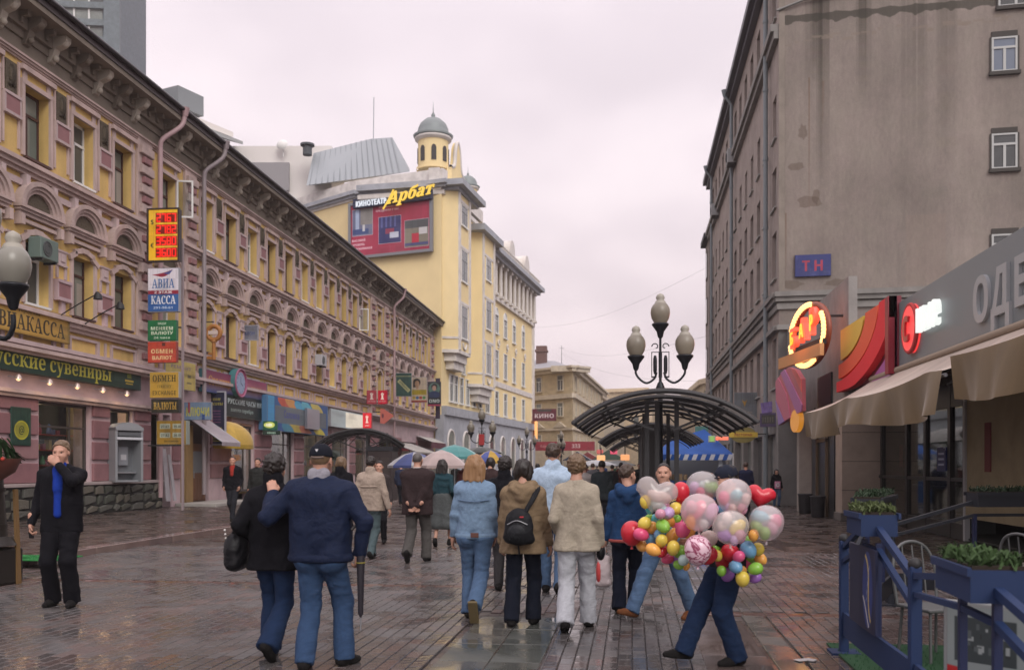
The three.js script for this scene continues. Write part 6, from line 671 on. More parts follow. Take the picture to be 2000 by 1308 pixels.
  const wavy = (name, label, zA, zB, X0, h0, X1, h1, drop) => { const T = thing(name, label, 'awning', [X1, 0, zA]), n = 26, top = [], val = []; const g = new THREE.PlaneGeometry(1, 1, n, 5), p = g.attributes.position; for (let i = 0; i < p.count; i++) { const u = p.getX(i) + .5, v = p.getY(i) + .5, z = lerp(zA, zB, u) - zA, e = .1 * Math.pow(Math.abs(Math.sin(u * Math.PI * 2.0 + .4)), .7) * v; p.setXYZ(i, lerp(X0 - X1, 0, v), lerp(h0, h1, v) - e + .1 * v - .1 * Math.sin(v * Math.PI), z); } g.computeVertexNormals();
    const g2 = new THREE.PlaneGeometry(1, 1, 40, 6), q = g2.attributes.position; for (let i = 0; i < q.count; i++) { const u = q.getX(i) + .5, v = q.getY(i) + .5, z = lerp(zA, zB, u) - zA, e = .1 * Math.pow(Math.abs(Math.sin(u * Math.PI * 2.0 + .4)), .7); q.setXYZ(i, -.03 + (1 - v) * (.13 * Math.sin(u * 19 + 2 * Math.sin(u * 5)) + .07 * Math.sin(u * 43 + 1) + .03 * Math.sin(u * 90)), h1 - e + .1 - (1 - v) * drop * (1 + .12 * Math.sin(u * 9)), z); } g2.computeVertexNormals();
    obj('canopy', [g], tan, T); obj('valance', [g2], tanV, T); obj('arm', [0.02, .5, .98].flatMap((u) => { const z = lerp(zA, zB, u) - zA; return [bar([X0 - X1, h0 - .3, z], [.1, h1 - .15, z], .025)]; }), darkIron, T); obj('front_bar', bar([.02, h1 - .02, 0], [.02, h1 - .02, zB - zA], .03), steel, T); obj('roller', bar([X0 - X1, h0 + .05, 0], [X0 - X1, h0 + .05, zB - zA], .08), M([.3, .24, .18]), T); return T; };
  wavy('tan_awning', 'tan canvas awning with a drooping crumpled valance under the striped panel', -25.9, -14.6, 6.25, 3.85, 4.55, 2.98, .62); wavy('tan_awning', 'higher tan canvas awning at the right edge below the grey fascia', -14.4, -4, 6.25, 3.9, 4.6, 3.16, .62);
}
// ---------------------------------------------------------------- street furniture
const lampGlass = new THREE.MeshPhysicalMaterial({ color: L3([.42, .38, .3]), roughness: .35, transmission: .5, thickness: 0, map: mottle });
function lantern(t, x, y, z, s, gm = lampGlass) {            // bowl-shaped lantern on its cup
  const a = obj('lantern', [lathe([[.04, -.34], [.07, -.3], [.1, -.16], [.2, -.02], [.23, .02], [.22, .06], [.17, .07]].map(([p, q]) => [p * s, q * s]), 20, x, y, z)], iron, t);
  obj('globe', lathe([[.165, .07], [.235, .2], [.262, .34], [.25, .46], [.2, .56], [.15, .61]].map(([p, q]) => [p * s, q * s]), 24, x, y, z), gm, a); obj('globe_cap', lathe([[.155, .6], [.13, .66], [.09, .69], [.12, .75], [.09, .83], [.04, .86], [.001, .88]].map(([p, q]) => [p * s * 1.02, q * s]), 18, x, y, z), M([.32, .3, .25], .5), a); return a;
}
const scroll = (cx, cy, r, dir) => { const p = []; for (let k = 0; k <= 16; k++) { const a = k / 16 * 4.6, q = r * (1 - .6 * k / 16); p.push([cx + dir * q * Math.cos(a), cy + q * Math.sin(a), 0]); } return p; };
function tripleLamp(name, label, pos, h, s, span, turn = 0, red) {
  const t = thing(name, label, 'street lamp', pos, turn, undefined);
  obj('post', lathe([[.2, 0], [.2, .3], [.14, .4], [.12, .9], [.07, 1], [.06, h - 1.9 * s], [.1, h - 1.85 * s], [.12, h - 1.7 * s], [.07, h - 1.55 * s], [.035, h - 1.5 * s], [.03, h - .3 * s]], 16), iron, t);
  for (const d of [-1, 1]) { obj('arm', tube([[.1 * d * s, h - 1.25 * s, 0], [.16 * d * s, h - 1.42 * s, 0], [.36 * d * s, h - 1.54 * s, 0], [span * d * .8, h - 1.46 * s, 0], [span * d, h - 1.28 * s, 0], [span * d, h - 1.14 * s, 0]], .026 * s + .004, 24, 8), iron, t); obj('scroll', tube(scroll(.13 * d * s, h - .56 * s, .1 * s, d), .016 * s, 20, 6), iron, t); obj('grille', [bb(Math.min(.1 * d, .24 * d) * s, Math.max(.1 * d, .24 * d) * s, h - 1.4 * s, h - 1.36 * s, -.01, .01), bb(.23 * d * s - .01, .23 * d * s + .01, h - 1.4 * s, h - .7 * s, -.01, .01), bb(.04 * d * s - .008, .04 * d * s + .008, h - 1.4 * s, h - .7 * s, -.01, .01), lathe([[.03, h - 1.3 * s], [.05, h - 1.2 * s], [.05, h - .9 * s], [.03, h - .8 * s]], 10, .14 * d * s), bb(Math.min(.04 * d, .24 * d) * s, Math.max(.04 * d, .24 * d) * s, h - .72 * s, h - .7 * s, -.01, .01)], iron, t); lantern(t, span * d, h - .86 * s, 0, s); }
  lantern(t, 0, h, 0, s); if (red) { obj('ribbon_bow', [sph(.14, 0, h - 1.9, .1, 8), bb(-.1, .1, h - 2.6, h - 1.9, .08, .16), bb(-.18, .18, h - 1.6, h - .9, .06, .14)], M([.4, .03, .03], .6), t); } return t;
}
const LP0 = W(1290, HY, 23.5).setY(0); tripleLamp('street_lamp', 'three-globed black street lamp rising behind the nearest arched kiosk canopy', LP0, 5.1, .92, .6);
tripleLamp('street_lamp', 'three-globed lamp with a red ribbon before the yellow building\'s grey shop base', W(941, HY, 62).setY(0), 4.6, .95, .72, 0, 1);
tripleLamp('street_lamp', 'small three-globed lamp at the far end of the yellow building', W(1029, HY, 95).setY(0), 4.7, .95, .78);
tripleLamp('street_lamp', 'distant three-globed lamp in front of the crimson shop fascia', W(1096, HY, 88).setY(0), 4.1, .9, .2, .3);
{ // the lamp cut by the photo's left edge, on a stepped plinth with a flower bowl
  const P = W(-34, HY, 12.9).setY(0), t = thing('street_lamp', 'big lamp with milky globes cut by the left photo edge on a dark stepped plinth', 'street lamp', P, -.15), s = 1.0;
  obj('plinth', [rb(.72, .5, .72, -.02, .25, 0, .04), cyl(.42, .36, .12, 0, .6, 0, 20), cyl(.3, .24, .9, 0, 1.1, 0, 20), cyl(.3, .3, .06, 0, .8, 0, 20), cyl(.28, .28, .05, 0, 1.3, 0, 20), cyl(.1, .07, 3, 0, 3, 0, 14)], M([.025, .021, .018], .45, { metalness: .3 }), t); for (const d of [-1, 1]) { obj('arm', tube([[.08 * d, 3.75, 0], [.2 * d, 3.4, 0], [.4 * d, 3.35, 0], [.5 * d, 3.5, 0], [.5 * d, 3.66, 0]], .035, 20, 8), iron, t); lantern(t, .5 * d, 4.02, 0, .88, new THREE.MeshPhysicalMaterial({ color: L3([.34, .33, .28]), roughness: .3, transmission: .35, thickness: 0 })); } lantern(t, 0, 4.72, 0, .88);
  const bw = thing('flower_bowl', 'fern and red flowers in a bowl hung on the plinth at the left photo edge', 'planter', P.clone().add(V(.3, 1.42, .2))); obj('bowl', lathe([[.08, 0], [.26, .12], [.34, .3], [.31, .3]], 20), M([.1, .03, .02], .6), bw);
  const lf = []; for (let k = 0; k < 90; k++) { const a = rr(0, 6.28), r = rr(.1, .42), q = new THREE.PlaneGeometry(.035, rr(.2, .4), 1, 3), p = q.attributes.position; for (let i = 0; i < p.count; i++) { const y = p.getY(i) + .2; p.setZ(i, y * y * .9); } q.computeVertexNormals(); lf.push(at(q, Math.cos(a) * .26, .36 + rr(0, .12), Math.sin(a) * .26, rr(.2, 1.1), a, 0)); } obj('fern', lf, M([.035, .085, .03], .8, { side: THREE.DoubleSide }), bw); const fl = []; for (let k = 0; k < 9; k++) fl.push(sph(.028, rr(-.3, .34), rr(.26, .42), rr(0, .34), 5)); obj('flower', fl, M([.45, .04, .02], .7), bw).userData.kind = 'stuff';
  const pl = thing('wooden_prop', 'thin ochre wooden board leaning behind the lamp plinth', 'board', P.clone().add(V(.42, 0, -.2))); obj('board', bx(.03, 1.3, .08, -.06, .65, 0, 0, 0, .04), M([.16, .09, .03], .7), pl);
  const gm = M([.01, .16, .03], .95), mt = thing('turf_mat', 'bright green artificial turf mat by the lamp plinth at left', 'turf mat', Gd(72, 1091, .12)); obj('mat', rb(1.4, .02, .8, -.15, .012, 0, .008), gm, mt); const tf = []; for (let k = 0; k < 700; k++) tf.push(at(new THREE.ConeGeometry(.006, .03, 3), rr(-.84, .54), .03, rr(-.39, .39), rr(-.4, .4), 0, rr(-.4, .4))); obj('pile', tf, gm, mt).userData.kind = 'stuff';
}
// ---- arched canopies
const sheetM = new THREE.MeshPhysicalMaterial({ color: L3([.42, .4, .385]), roughness: .85, transmission: .55, thickness: 0, map: mottle });
function canopy(label, x, z0, n, gap, half, eave, rise, posts, turn = 0) {
  const t = thing('arched_canopy', label, 'canopy', [x, 0, z0], turn), R = (half * half + rise * rise) / (2 * rise), A = Math.asin(half / R), pt = (a, z, dr = 0) => [Math.sin(a) * (R + dr), eave + rise - R + Math.cos(a) * (R + dr), z], rim = (z, r, dr = 0) => { const p = []; for (let k = 0; k <= 20; k++) p.push(pt(lerp(-A, A, k / 20), z, dr)); return tube(p, r, 30, 6); };
  for (let k = 0; k < n; k++) obj('rib', [rim(-k * gap, .05), rim(-k * gap, .02, -.12)], darkIron, t);
  for (const j of [-1, -.62, .62, 1]) obj('purlin', beam(pt(A * j, 0, .03), pt(A * j, -(n - 1) * gap, .03), .05, .05), darkIron, t);
  for (let k = 0; k < n - 1; k++) { const g = new THREE.PlaneGeometry(1, 1, 24, 1), p = g.attributes.position; for (let i = 0; i < p.count; i++) p.setXYZ(i, ...pt((p.getX(i)) * 2 * A, lerp(-k * gap - .05, -(k + 1) * gap + .05, p.getY(i) + .5), .07)); g.computeVertexNormals(); obj('roof_sheet', g, sheetM, t); }
  for (const k of [0, n - 1]) { const tr = [], z = -k * gap - (k ? -.6 : .6); for (const d of [-1, 1]) { tr.push(beam([d * half * .68, eave + rise * .5, z], [d * .2, eave - .12, z], .05, .05), beam([d * half * .68, eave + rise * .5, z], [d * .2, eave + rise * .8, z], .04, .04), beam([d * half * .62, eave + rise * .3, z], [d * half * .3, eave + rise * .84, z], .035, .035), beam([d * half * .36, eave + .1, z], [d * half * .1, eave + rise * .9, z], .035, .035), beam([d * half * .7, eave + rise * .44, z], [d * half * .74, eave + rise * .52, z - (n - 1) * gap * (k ? 0 : 1)], .06, .06)); } obj('truss', tr, darkIron, t); }
  for (const [px, pz] of posts) { const q = obj('post', bb(px - .05, px + .05, .052, eave + rise * .8, pz - .05, pz + .05), darkIron, t); obj('foot_plate', bb(px - .1, px + .1, 0, .05, pz - .1, pz + .1), darkIron, q); }
  return t;
}
const CX = LP0.x; canopy('nearest arched kiosk canopy in the middle with smoky sheets on black ribs', CX - .02, -20.2, 5, 1.75, 1.92, 2.52, .68, [[-.35, -1], [-.12, -1.2], [.3, -1], [-.35, -6], [.3, -6]]);
canopy('second arched kiosk canopy seen under the nearest one', W(1271, HY, 35).x, -35.5, 5, 1.75, 1.9, 2.5, .68, [[-.35, -1], [.05, -1], [.3, -1], [.3, -6]]); canopy('third and smallest arched kiosk canopy under the other two', W(1262, HY, 50).x, -51, 4, 1.75, 1.9, 2.5, .68, [[-.35, -1], [.3, -1], [.3, -5]]);
canopy('arched kiosk canopy with smoky sheets before the left shop fronts', W(700, HY, 42).x, -41, 4, 1.7, 1.95, 2.55, .7, [[.3, -.5], [1.2, -.5], [.3, -4], [1.2, -4]], .25);
{ // dark kiosk bodies
  const k1 = thing('dark_kiosk', 'narrow dark kiosk block between the posts of the nearest canopy', 'kiosk', [CX - .38, 0, -22.2]); obj('body', [rb(.3, 2.55, .6, .06, 1.28, 0, .02)], M([.02, .018, .018], .5), k1); obj('side_panel', bb(.22, .26, 0, 2.6, -.3, .3), M([.05, .03, .025]), k1); obj('shelf', bb(-.12, .3, 1.0, 1.06, .3, .5), darkIron, k1);
  const k2 = thing('dark_kiosk', 'dark brown kiosk cabinet under the left arched canopy', 'kiosk', W(748, HY, 43).setY(0)); obj('body', rb(1.1, 2.3, 1.2, 0, 1.15, 0, .03), M([.03, .02, .02], .5), k2); obj('panel', [bb(-.45, -.05, .3, 2, .6, .63), bb(.05, .45, .3, 2, .6, .63)], M([.045, .035, .032], .4), k2); obj('hoarding', bb(-.6, .6, 2.3, 2.5, -.5, .62), M([.02, .02, .025]), k2);
}
{ // blue tent
  const P = W(1352, HY, 44).setY(0), t = thing('blue_tent', 'bright blue market tent with a white striped scalloped edge', 'tent', P), bl = fabric([.02, .12, .48], { transmission: .2 }), w = 1.75;
  obj('roof', [quadGeo([-w, 2.15, 1.2], [w, 2.15, 1.2], [w * .35, 3.35, -.6], [-w * .5, 2.9, -.6], 4, 4, .05), quadGeo([w, 2.15, 1.2], [w, 2.15, -2.4], [w * .35, 3.35, -.6], [w * .35, 3.35, -.6], 2, 2, .0), quadGeo([-w, 2.15, -2.4], [-w, 2.15, 1.2], [-w * .5, 2.9, -.6], [-w * .5, 2.9, -.6], 2, 2, 0)], bl, t); const v1 = [], v2 = []; for (let k = 0; k < 18; k++) { const x = -w + k * w * 2 / 18, x2 = x + w * 2 / 18, q = prism([[x, .0], [x2, 0], [x2 - .1, -.26], [x - .1, -.26]], .012, 0, 2.15, 1.21); (k % 2 ? v1 : v2).push(q); } obj('white_stripe', v1, M([.6, .62, .68], .9), t); obj('blue_stripe', v2, M([.02, .1, .4], .9), t);
  obj('counter', bb(-w + .1, w - .1, 0, .95, .7, .78), M([.02, .09, .3], .6), t); each('post', [[-w, 1.15], [w, 1.15], [-w, -2.3], [w, -2.3]].map(([x, z]) => cyl(.04, .04, 2.2, x, 1.1, z, 8)), white, t); const it = []; for (let k = 0; k < 16; k++) it.push(rb(rr(.1, .2), rr(.15, .35), .15, rr(-1.5, 1.5), 1.1, rr(.2, .7), .03)); obj('goods', it, M([.35, .25, .15]), t).userData.kind = 'stuff'; obj('back_wall', bb(-w, w, 0, 2.1, -2.2, -2.15), M([.25, .27, .28]), t); obj('white_flap', prism([[1.0, 0], [1.5, 0], [1.25, 2.1], [1.15, 2.1]], .02, 0, 0, 1.0), M([.5, .55, .6]), t);
  const s = faceSign('teal_board', 'pale teal board above the blue tent', 1358, 1384, 832, 848, .06, (g, a, h) => fill(g, '#6fb0a8', 0, 0, a, h), 52, 0, { px: 48 }); const n = thing('green_lit_sign', 'small green and white lit sign beside the blue tent', 'sign', W(1391, 857, 42)); obj('case', rb(.32, .3, .1, 0, 0, -.06, .02), M([.4, .45, .4]), n); obj('sign_face', bb(-.1, .1, -.12, .12, 0, .01), glow([.3, .6, .12], .5), n); const n2 = thing('red_glow_sign', 'small red and orange glowing sign beside the yellow oval sign', 'sign', W(1410, 856, 43)); obj('case', [sph(.1, -.2, 0, 0, 8), rb(.4, .16, .1, .1, .0, 0, .03)], glow([1, .2, .1], .8), n2);
}
// ---- umbrellas over café tables and stalls
function parasol(label, px, py, d, r, h, c, edge, c2) { const p = W(px, py, d), t = thing('parasol', label, 'umbrella', [p.x, 0, p.z], rr(0, 1)), y = p.y, seg = 8; const gs = [[], []]; for (let k = 0; k < seg; k++) { const a0 = k / seg * 6.283, a1 = (k + 1) / seg * 6.283, P = (a, q, dy) => [Math.cos(a) * r * q, y - dy * h, Math.sin(a) * r * q]; for (const [q0, q1, d0, d1] of [[0, .4, 0, .22], [.4, .75, .22, .62], [.75, 1, .62, 1]]) gs[c2 && k % 2 ? 1 : 0].push(quadGeo(P(a0, q1, d1), P(a1, q1, d1), P(a1, q0 + 1e-3, d0), P(a0, q0 + 1e-3, d0), 2, 1, .015)); gs[c2 && k % 2 ? 1 : 0].push(quadGeo(P(a0, 1, 1.18), P(a1, 1, 1.18), P(a1, 1, 1), P(a0, 1, 1), 2, 1)); }
  obj('canopy', gs[0], fabric(c), t); if (c2) obj('canopy_panel', gs[1], fabric(c2), t); obj('pole', cyl(.02, .02, y, 0, y / 2, 0, 8), steel, t); obj('base', cyl(.25, .22, .08, 0, .04, 0, 14), M([.3, .3, .3]), t); obj('ribs', Array.from({ length: 8 }, (_, k) => bar([0, y - .04, 0], [Math.cos(k / 8 * 6.283) * r, y - h, Math.sin(k / 8 * 6.283) * r], .008, 4)), steel, t); return t; }
parasol('pale pink café parasol in front of the teal one', 862, 878, 33, .92, .55, [.6, .48, .46]); parasol('teal café parasol behind the pale pink one', 888, 868, 37, 1.05, .48, [.1, .36, .36]); parasol('dark flat parasol right of the teal one', 940, 872, 40, .95, .26, [.04, .05, .045]); parasol('small yellow and blue segmented parasol among the heads', 958, 879, 30, .55, .36, [.6, .38, .06], 0, [.08, .12, .4]); parasol('white and navy printed parasol beside the left canopy', 808, 882, 36, 1.0, .52, [.5, .5, .52], 0, [.06, .09, .28]);
parasol('long pale stall roof above the distant crowd', 1165, 898, 45, 1.0, .25, [.55, .55, .58]); parasol('white stall parasol further right above the distant crowd', 1205, 899, 52, 1.05, .25, [.4, .42, .44]);
{ for (const [px, py, d, c, lab] of [[1172, 882, 110, [.5, .05, .04], 'tiny red sign far down the street'], [1199, 882, 100, [.7, .05, .12], 'tiny bright pink red neon sign far down the street'], [1221, 893, 80, [1, .4, .15], 'tiny warm orange lamp glow far down the street'], [1174, 894, 85, [1, .5, .2], 'tiny amber lamp at the left of the distant stalls']]) { const t = thing('far_sign', lab, 'sign', W(px, py, d)); obj('case', rb(.75, .5, .2, 0, 0, 0, .08), glow(c, .8), t); obj('bracket', bb(-.05, .05, .2, .9, -.05, .05), darkIron, t); }
  for (const [px, d, c, lab] of [[1130, 118, [.04, .06, .1], 'dark blue stall awning under the beige corner house'], [1150, 122, [.3, .06, .06], 'dull red awning under the beige corner house'], [1190, 105, [.1, .16, .12], 'dark green stall tent far down the street']]) { const p = W(px, HY, d).setY(0), t = thing('far_stall', lab, 'stall', p); obj('roof', prism([[-1.8, 2.3], [1.8, 2.3], [0, 3.4]], 3), fabric(c), t); obj('counter', bb(-1.6, 1.6, 0, 1.1, .2, 2.6), M([.2, .15, .1]), t); each('post', [cyl(.05, .05, 2.3, -1.7, 1.15, 2.9, 6), cyl(.05, .05, 2.3, 1.7, 1.15, 2.9, 6)], steel, t); } }
{ // overhead wires
  for (const [a, b, lab] of [[[1097, 681, 150], [1385, 655, 60], 'thin overhead wire crossing the sky from the beige corner house'], [[1097, 690, 150], [1385, 745, 70], 'lower thin overhead wire sagging behind the street lamp'], [[1040, 640, 118], [1385, 520, 70], 'faint high wire rising to the taupe building']]) { const A = W(...a), B = W(...b), t = thing('overhead_wire', lab, 'wire', A), P = []; for (let k = 0; k <= 16; k++) { const q = A.clone().lerp(B, k / 16).sub(A); q.y -= Math.sin(k / 16 * Math.PI) * 1.2; P.push(q.toArray()); } obj('cable', tube(P, .007, 24, 4), black, t); obj('clamp', sph(.04, 0, 0, 0, 6), black, t); }
  const p = W(1097, 715, 142), t = thing('roof_antenna', 'thin antenna mast on the roof of the beige corner house', 'antenna', p); obj('mast', cyl(.05, .03, 3.4, 0, 1.4, 0, 6), darkIron, t); obj('crossbar', bar([-.4, 2.7, 0], [.4, 2.7, 0], .02), darkIron, t); }
// ---- blue café fence with flower boxes
{ const blueM = M([.0035, .02, .078], .7), blueD = M([.005, .012, .055], .5), cap = M([.01, .01, .012], .4), leafM = [[.03, .065, .015], [.012, .03, .01], [.07, .095, .03]].map((c) => M(c, .85, { side: THREE.DoubleSide }));
  const box = (t, x, y, z, l, m, lm) => { const b = obj('flower_box', [bb(x - l / 2, x + l / 2, y - .16, y, z - .13, z + .13)], m, t); each('rim', [bb(x - l / 2 - .02, x + l / 2 + .02, y - .03, y + .012, z + .131, z + .15), bb(x - l / 2 - .02, x + l / 2 + .02, y - .03, y + .012, z - .15, z - .131)], m, b); obj('soil', bb(x - l / 2 + .01, x + l / 2 - .01, y - .01, y + .02, z - .12, z + .12), M([.025, .018, .012], 1), b); const lf = []; for (let k = 0; k < 800; k++) { const g = new THREE.PlaneGeometry(rr(.008, .016), rr(.03, .08), 1, 2); lf.push(at(g, x + rr(-l / 2, l / 2) * .97, y + .03 + rr(-.02, .05) * rr(.2, 1), z + rr(-.12, .12), rr(-1.2, 1.2), rr(0, 6.28), rr(-.6, .6))); } const q = obj('greenery', lf, lm, b); return b; };
  // frames stand edge to edge; local x runs along the fence from the far post, y up
  const fence = (label, A, B, o) => { const t = thing('fence_panel', label, 'fence', A, Math.atan2(-(B.z - A.z), B.x - A.x)), L = Math.hypot(B.x - A.x, B.z - A.z), bm = o.m || blueM, m0 = L * (o.m0 || .34), m1 = L * (o.m1 || .74), by = o.by || 1.3;
    for (const x of o.posts || [0, L]) { const p = obj('post', rb(.075, .98, .075, x, .49, 0, .012), bm, t); obj('foot_plate', bb(x - .12, x + .12, 0, .02, -.12, .12), bm, p); obj('post_cap', sph(.045, x, .99, 0, 12), black, p); }
    obj('rail', [beam([.02, .92, 0], [m0, by - .1, 0], .04, .04), beam([.02, .8, 0], [m0, by - .26, 0], .035, .035), beam([m1, by - .1, 0], [L - .02, .9, 0], .045, .045), beam([m1, by - .26, 0], [L - .02, .72, 0], .04, .04), beam([m0, by - .26, .0], [m1, by - .26, 0], .035, .035)], bm, t); obj('kick_board', bb(.04, L - .04, .16, .36, -.015, .015), bm, t); each('upright', [bb(m0 - .02, m0 + .02, .36, 1.05, -.02, .02), bb(m1 - .02, m1 + .02, .36, 1.05, -.02, .02)], o.dark ? bm : blueD, t); box(t, (m0 + m1) / 2, by, 0, m1 - m0 + .06, bm, leafM[o.leaf || 0]); return t; };
  const A = V(1.82, 0, -8.5), B = V(1.80, 0, -6.35), C = V(1.72, 0, -4.1);
  const f1 = fence('blue fence panel with a drinks advert and a flower box of yellow green sprigs', A, B, { leaf: 2, m0: .36, m1: .56, by: 1.26 }), f2 = fence('nearest blue fence panel with a bushy flower box at the right photo edge', B, C, { leaf: 0, posts: [2.25], m0: .44, m1: .68, by: 1.12 });
  { const ad = canvasTex(128, 200, (g, w, h) => { fill(g, '#0d1536', 0, 0, w, h); g.save(); g.beginPath(); g.ellipse(w * .62, h * .5, w * .36, h * .46, 0, 0, 7); g.clip(); fill(g, '#23356f', 0, 0, w, h); g.strokeStyle = '#b9a25a'; g.lineWidth = 9; g.beginPath(); g.moveTo(w * .3, h * .05); g.bezierCurveTo(w * 1.1, h * .2, w * .3, h * .7, w, h * .95); g.stroke(); g.lineWidth = 6; g.strokeStyle = '#c9c6c0'; g.beginPath(); g.moveTo(w * .28, h * .6); g.bezierCurveTo(w * .5, h * .7, w * .6, h * .9, w * .8, h); g.stroke(); g.restore(); g.save(); g.translate(w * .62, h * .45); g.rotate(-1.25); txt(g, '~~~~~', 0, 0, h * .17, '#9aa3c4', 'serif', h * .5, 'italic bold'); g.restore(); });
    const p = obj('advert_panel', rb(.86, .62, .02, .98, .7, .06, .005), M([.01, .015, .05], .5), f1); const pf = obj('advert_face', new THREE.PlaneGeometry(.44, .62).translate(1.12, .7, .0705), M([1, 1, 1], .5, { map: ad }), p, true); const pb = obj('advert_back', new THREE.PlaneGeometry(.44, .62).rotateY(Math.PI).translate(1.1, .7, .0485), M([1, 1, 1], .5, { map: ad }), p, true); }
  { const ct = canvasTex(96, 128, (g, w, h) => { fill(g, '#7c8484', 0, 0, w, h); fill(g, '#2e3638', w * .1, h * .1, w * .8, h * .4); for (let k = 0; k < 24; k++) fill(g, pick(['#8a9090', '#4a5254', '#23292b']), w * rr(.12, .8), h * rr(.12, .46), w * rr(.02, .1), h * rr(.02, .08)); g.fillStyle = '#a01a1c'; g.beginPath(); g.moveTo(0, h * .55); g.quadraticCurveTo(w * .5, h * .55, w * .8, h); g.lineTo(0, h); g.fill(); g.fillStyle = '#d8dad8'; g.beginPath(); g.moveTo(w * .35, h * .6); g.quadraticCurveTo(w * .8, h * .7, w, h); g.lineTo(w * .8, h); g.quadraticCurveTo(w * .6, h * .72, w * .3, h * .57); g.fill(); });
    const p = thing('menu_board', 'white framed red and grey advert board standing behind the nearest fence panel', 'advert board', V(2.12, 0, -6.05), -.75); obj('frame', rb(.52, .74, .03, 0, .42, -.02, .06), M([.22, .23, .23], .6), p); obj('sign_face', new THREE.PlaneGeometry(.46, .68).translate(0, .42, -.001), M([1, 1, 1], .5, { map: ct }), p, true); obj('leg', [cyl(.015, .015, .1, -.2, .05, -.02, 6), cyl(.015, .015, .1, .2, .05, -.02, 6)], steel, p); }
  const dk = M([.012, .016, .024], .5), f3 = fence('dark far fence panel with a long dark flower box before the glazed shop front', V(3.0, 0, -11.6), V(6.0, 0, -12.2), { m: dk, leaf: 1, posts: [0, 3.05] });
  const f4 = fence('dark inner fence panel running back from the first blue post', V(1.9, 0, -8.6), V(3.0, 0, -11.5), { m: dk, leaf: 1, posts: [3.1] });
  // café furniture behind the fence
  const chair = (lab, x, z, r) => { const t = thing('cafe_chair', lab, 'chair', [x, 0, z], r, undefined), m = M([.1, .105, .105], .5); obj('seat', rb(.42, .03, .42, 0, .44, 0, .012), m, t); obj('backrest', [tube([[-.2, .45, -.2], [-.21, .75, -.24], [-.14, .92, -.27], [0, .97, -.28], [.14, .92, -.27], [.21, .75, -.24], [.2, .45, -.2]], .014, 24, 8), ...[-.1, 0, .1].map((q) => bar([q, .46, -.2], [q, .94, -.27], .008, 6))], m, t); for (const [a, b] of [[-1, -1], [1, -1], [-1, 1], [1, 1]]) obj('leg', bar([a * .19, 0, b * .2], [a * .17, .44, b * .17], .013, 6), m, t); return t; };
  chair('pale metal café chair with a round back behind the advert fence panel', 2.5, -8.3, .4); chair('pale café chair half hidden by the middle fence post', 2.9, -7.1, -1.2); chair('café chair farther back by the dark fence', 3.9, -9.8, 2.2);
  for (const [x, z, lab] of [[3.2, -8.9, 'round café table behind the blue fence, the farther one'], [3.1, -6.3, 'round café table behind the nearest fence panel']]) { const t = thing('cafe_table', lab, 'table', [x, 0, z]); obj('tabletop', cyl(.4, .4, .03, 0, .73, 0, 24), M([.16, .15, .13], .3), t); obj('stem', cyl(.03, .03, .72, 0, .36, 0, 10), steel, t); obj('base', cyl(.22, .2, .03, 0, .015, 0, 16), steel, t); }
  const mt = thing('turf_mat', 'green artificial turf under the blue fence at the lower right', 'turf mat', [2.3, 0, -7.0]); obj('mat', rb(1.7, .015, 3.8, .3, .009, 0, .006), M([.008, .05, .015], .95), mt); const tf = []; for (let k = 0; k < 1800; k++) tf.push(at(new THREE.ConeGeometry(.006, .03, 3), rr(-.53, 1.1), .025, rr(-1.88, 1.88), rr(-.4, .4), 0, rr(-.4, .4))); obj('pile', tf, M([.01, .06, .018], .95), mt).userData.kind = 'stuff';
  const bin = (lab, px, py) => { const t = thing('litter_bin', lab, 'bin', Gd(px, py)); obj('bin', lathe([[.17, 0], [.2, .02], [.23, .62], [.25, .64], [.25, .68], [.21, .68], [.2, .6]], 18), M([.012, .013, .015], .5), t); obj('handle', at(new THREE.TorusGeometry(.08, .012, 6, 12), 0, .5, .23), black, t); }; bin('black litter bin by the slim stone pillar, left of its twin', 1573, 1003); bin('black litter bin by the broad stone pillar, right of its twin', 1598, 1010);
  const fe = thing('red_standing_sign', 'narrow red upright panel by the dark doorway on the right', 'panel', Gd(1564, 976)); obj('panel', rb(.22, 1.25, .12, 0, .85, 0, .03), M([.28, .02, .03], .5), fe); obj('foot', cyl(.16, .14, .2, 0, .1, 0, 12), black, fe);
}
{ // drain cover and wet litter
  const d = Gd(1571, 1290), t = thing('paper_scrap', 'flattened white paper scrap on the grey kerb strip at lower right', 'litter', d.setY(.004)); obj('paper', [rb(.16, .006, .08, 0, .004, 0, .003, 0, .5), rb(.07, .012, .06, .06, .006, .02, .004, 0, 1)], M([.45, .43, .42], .8), t); }
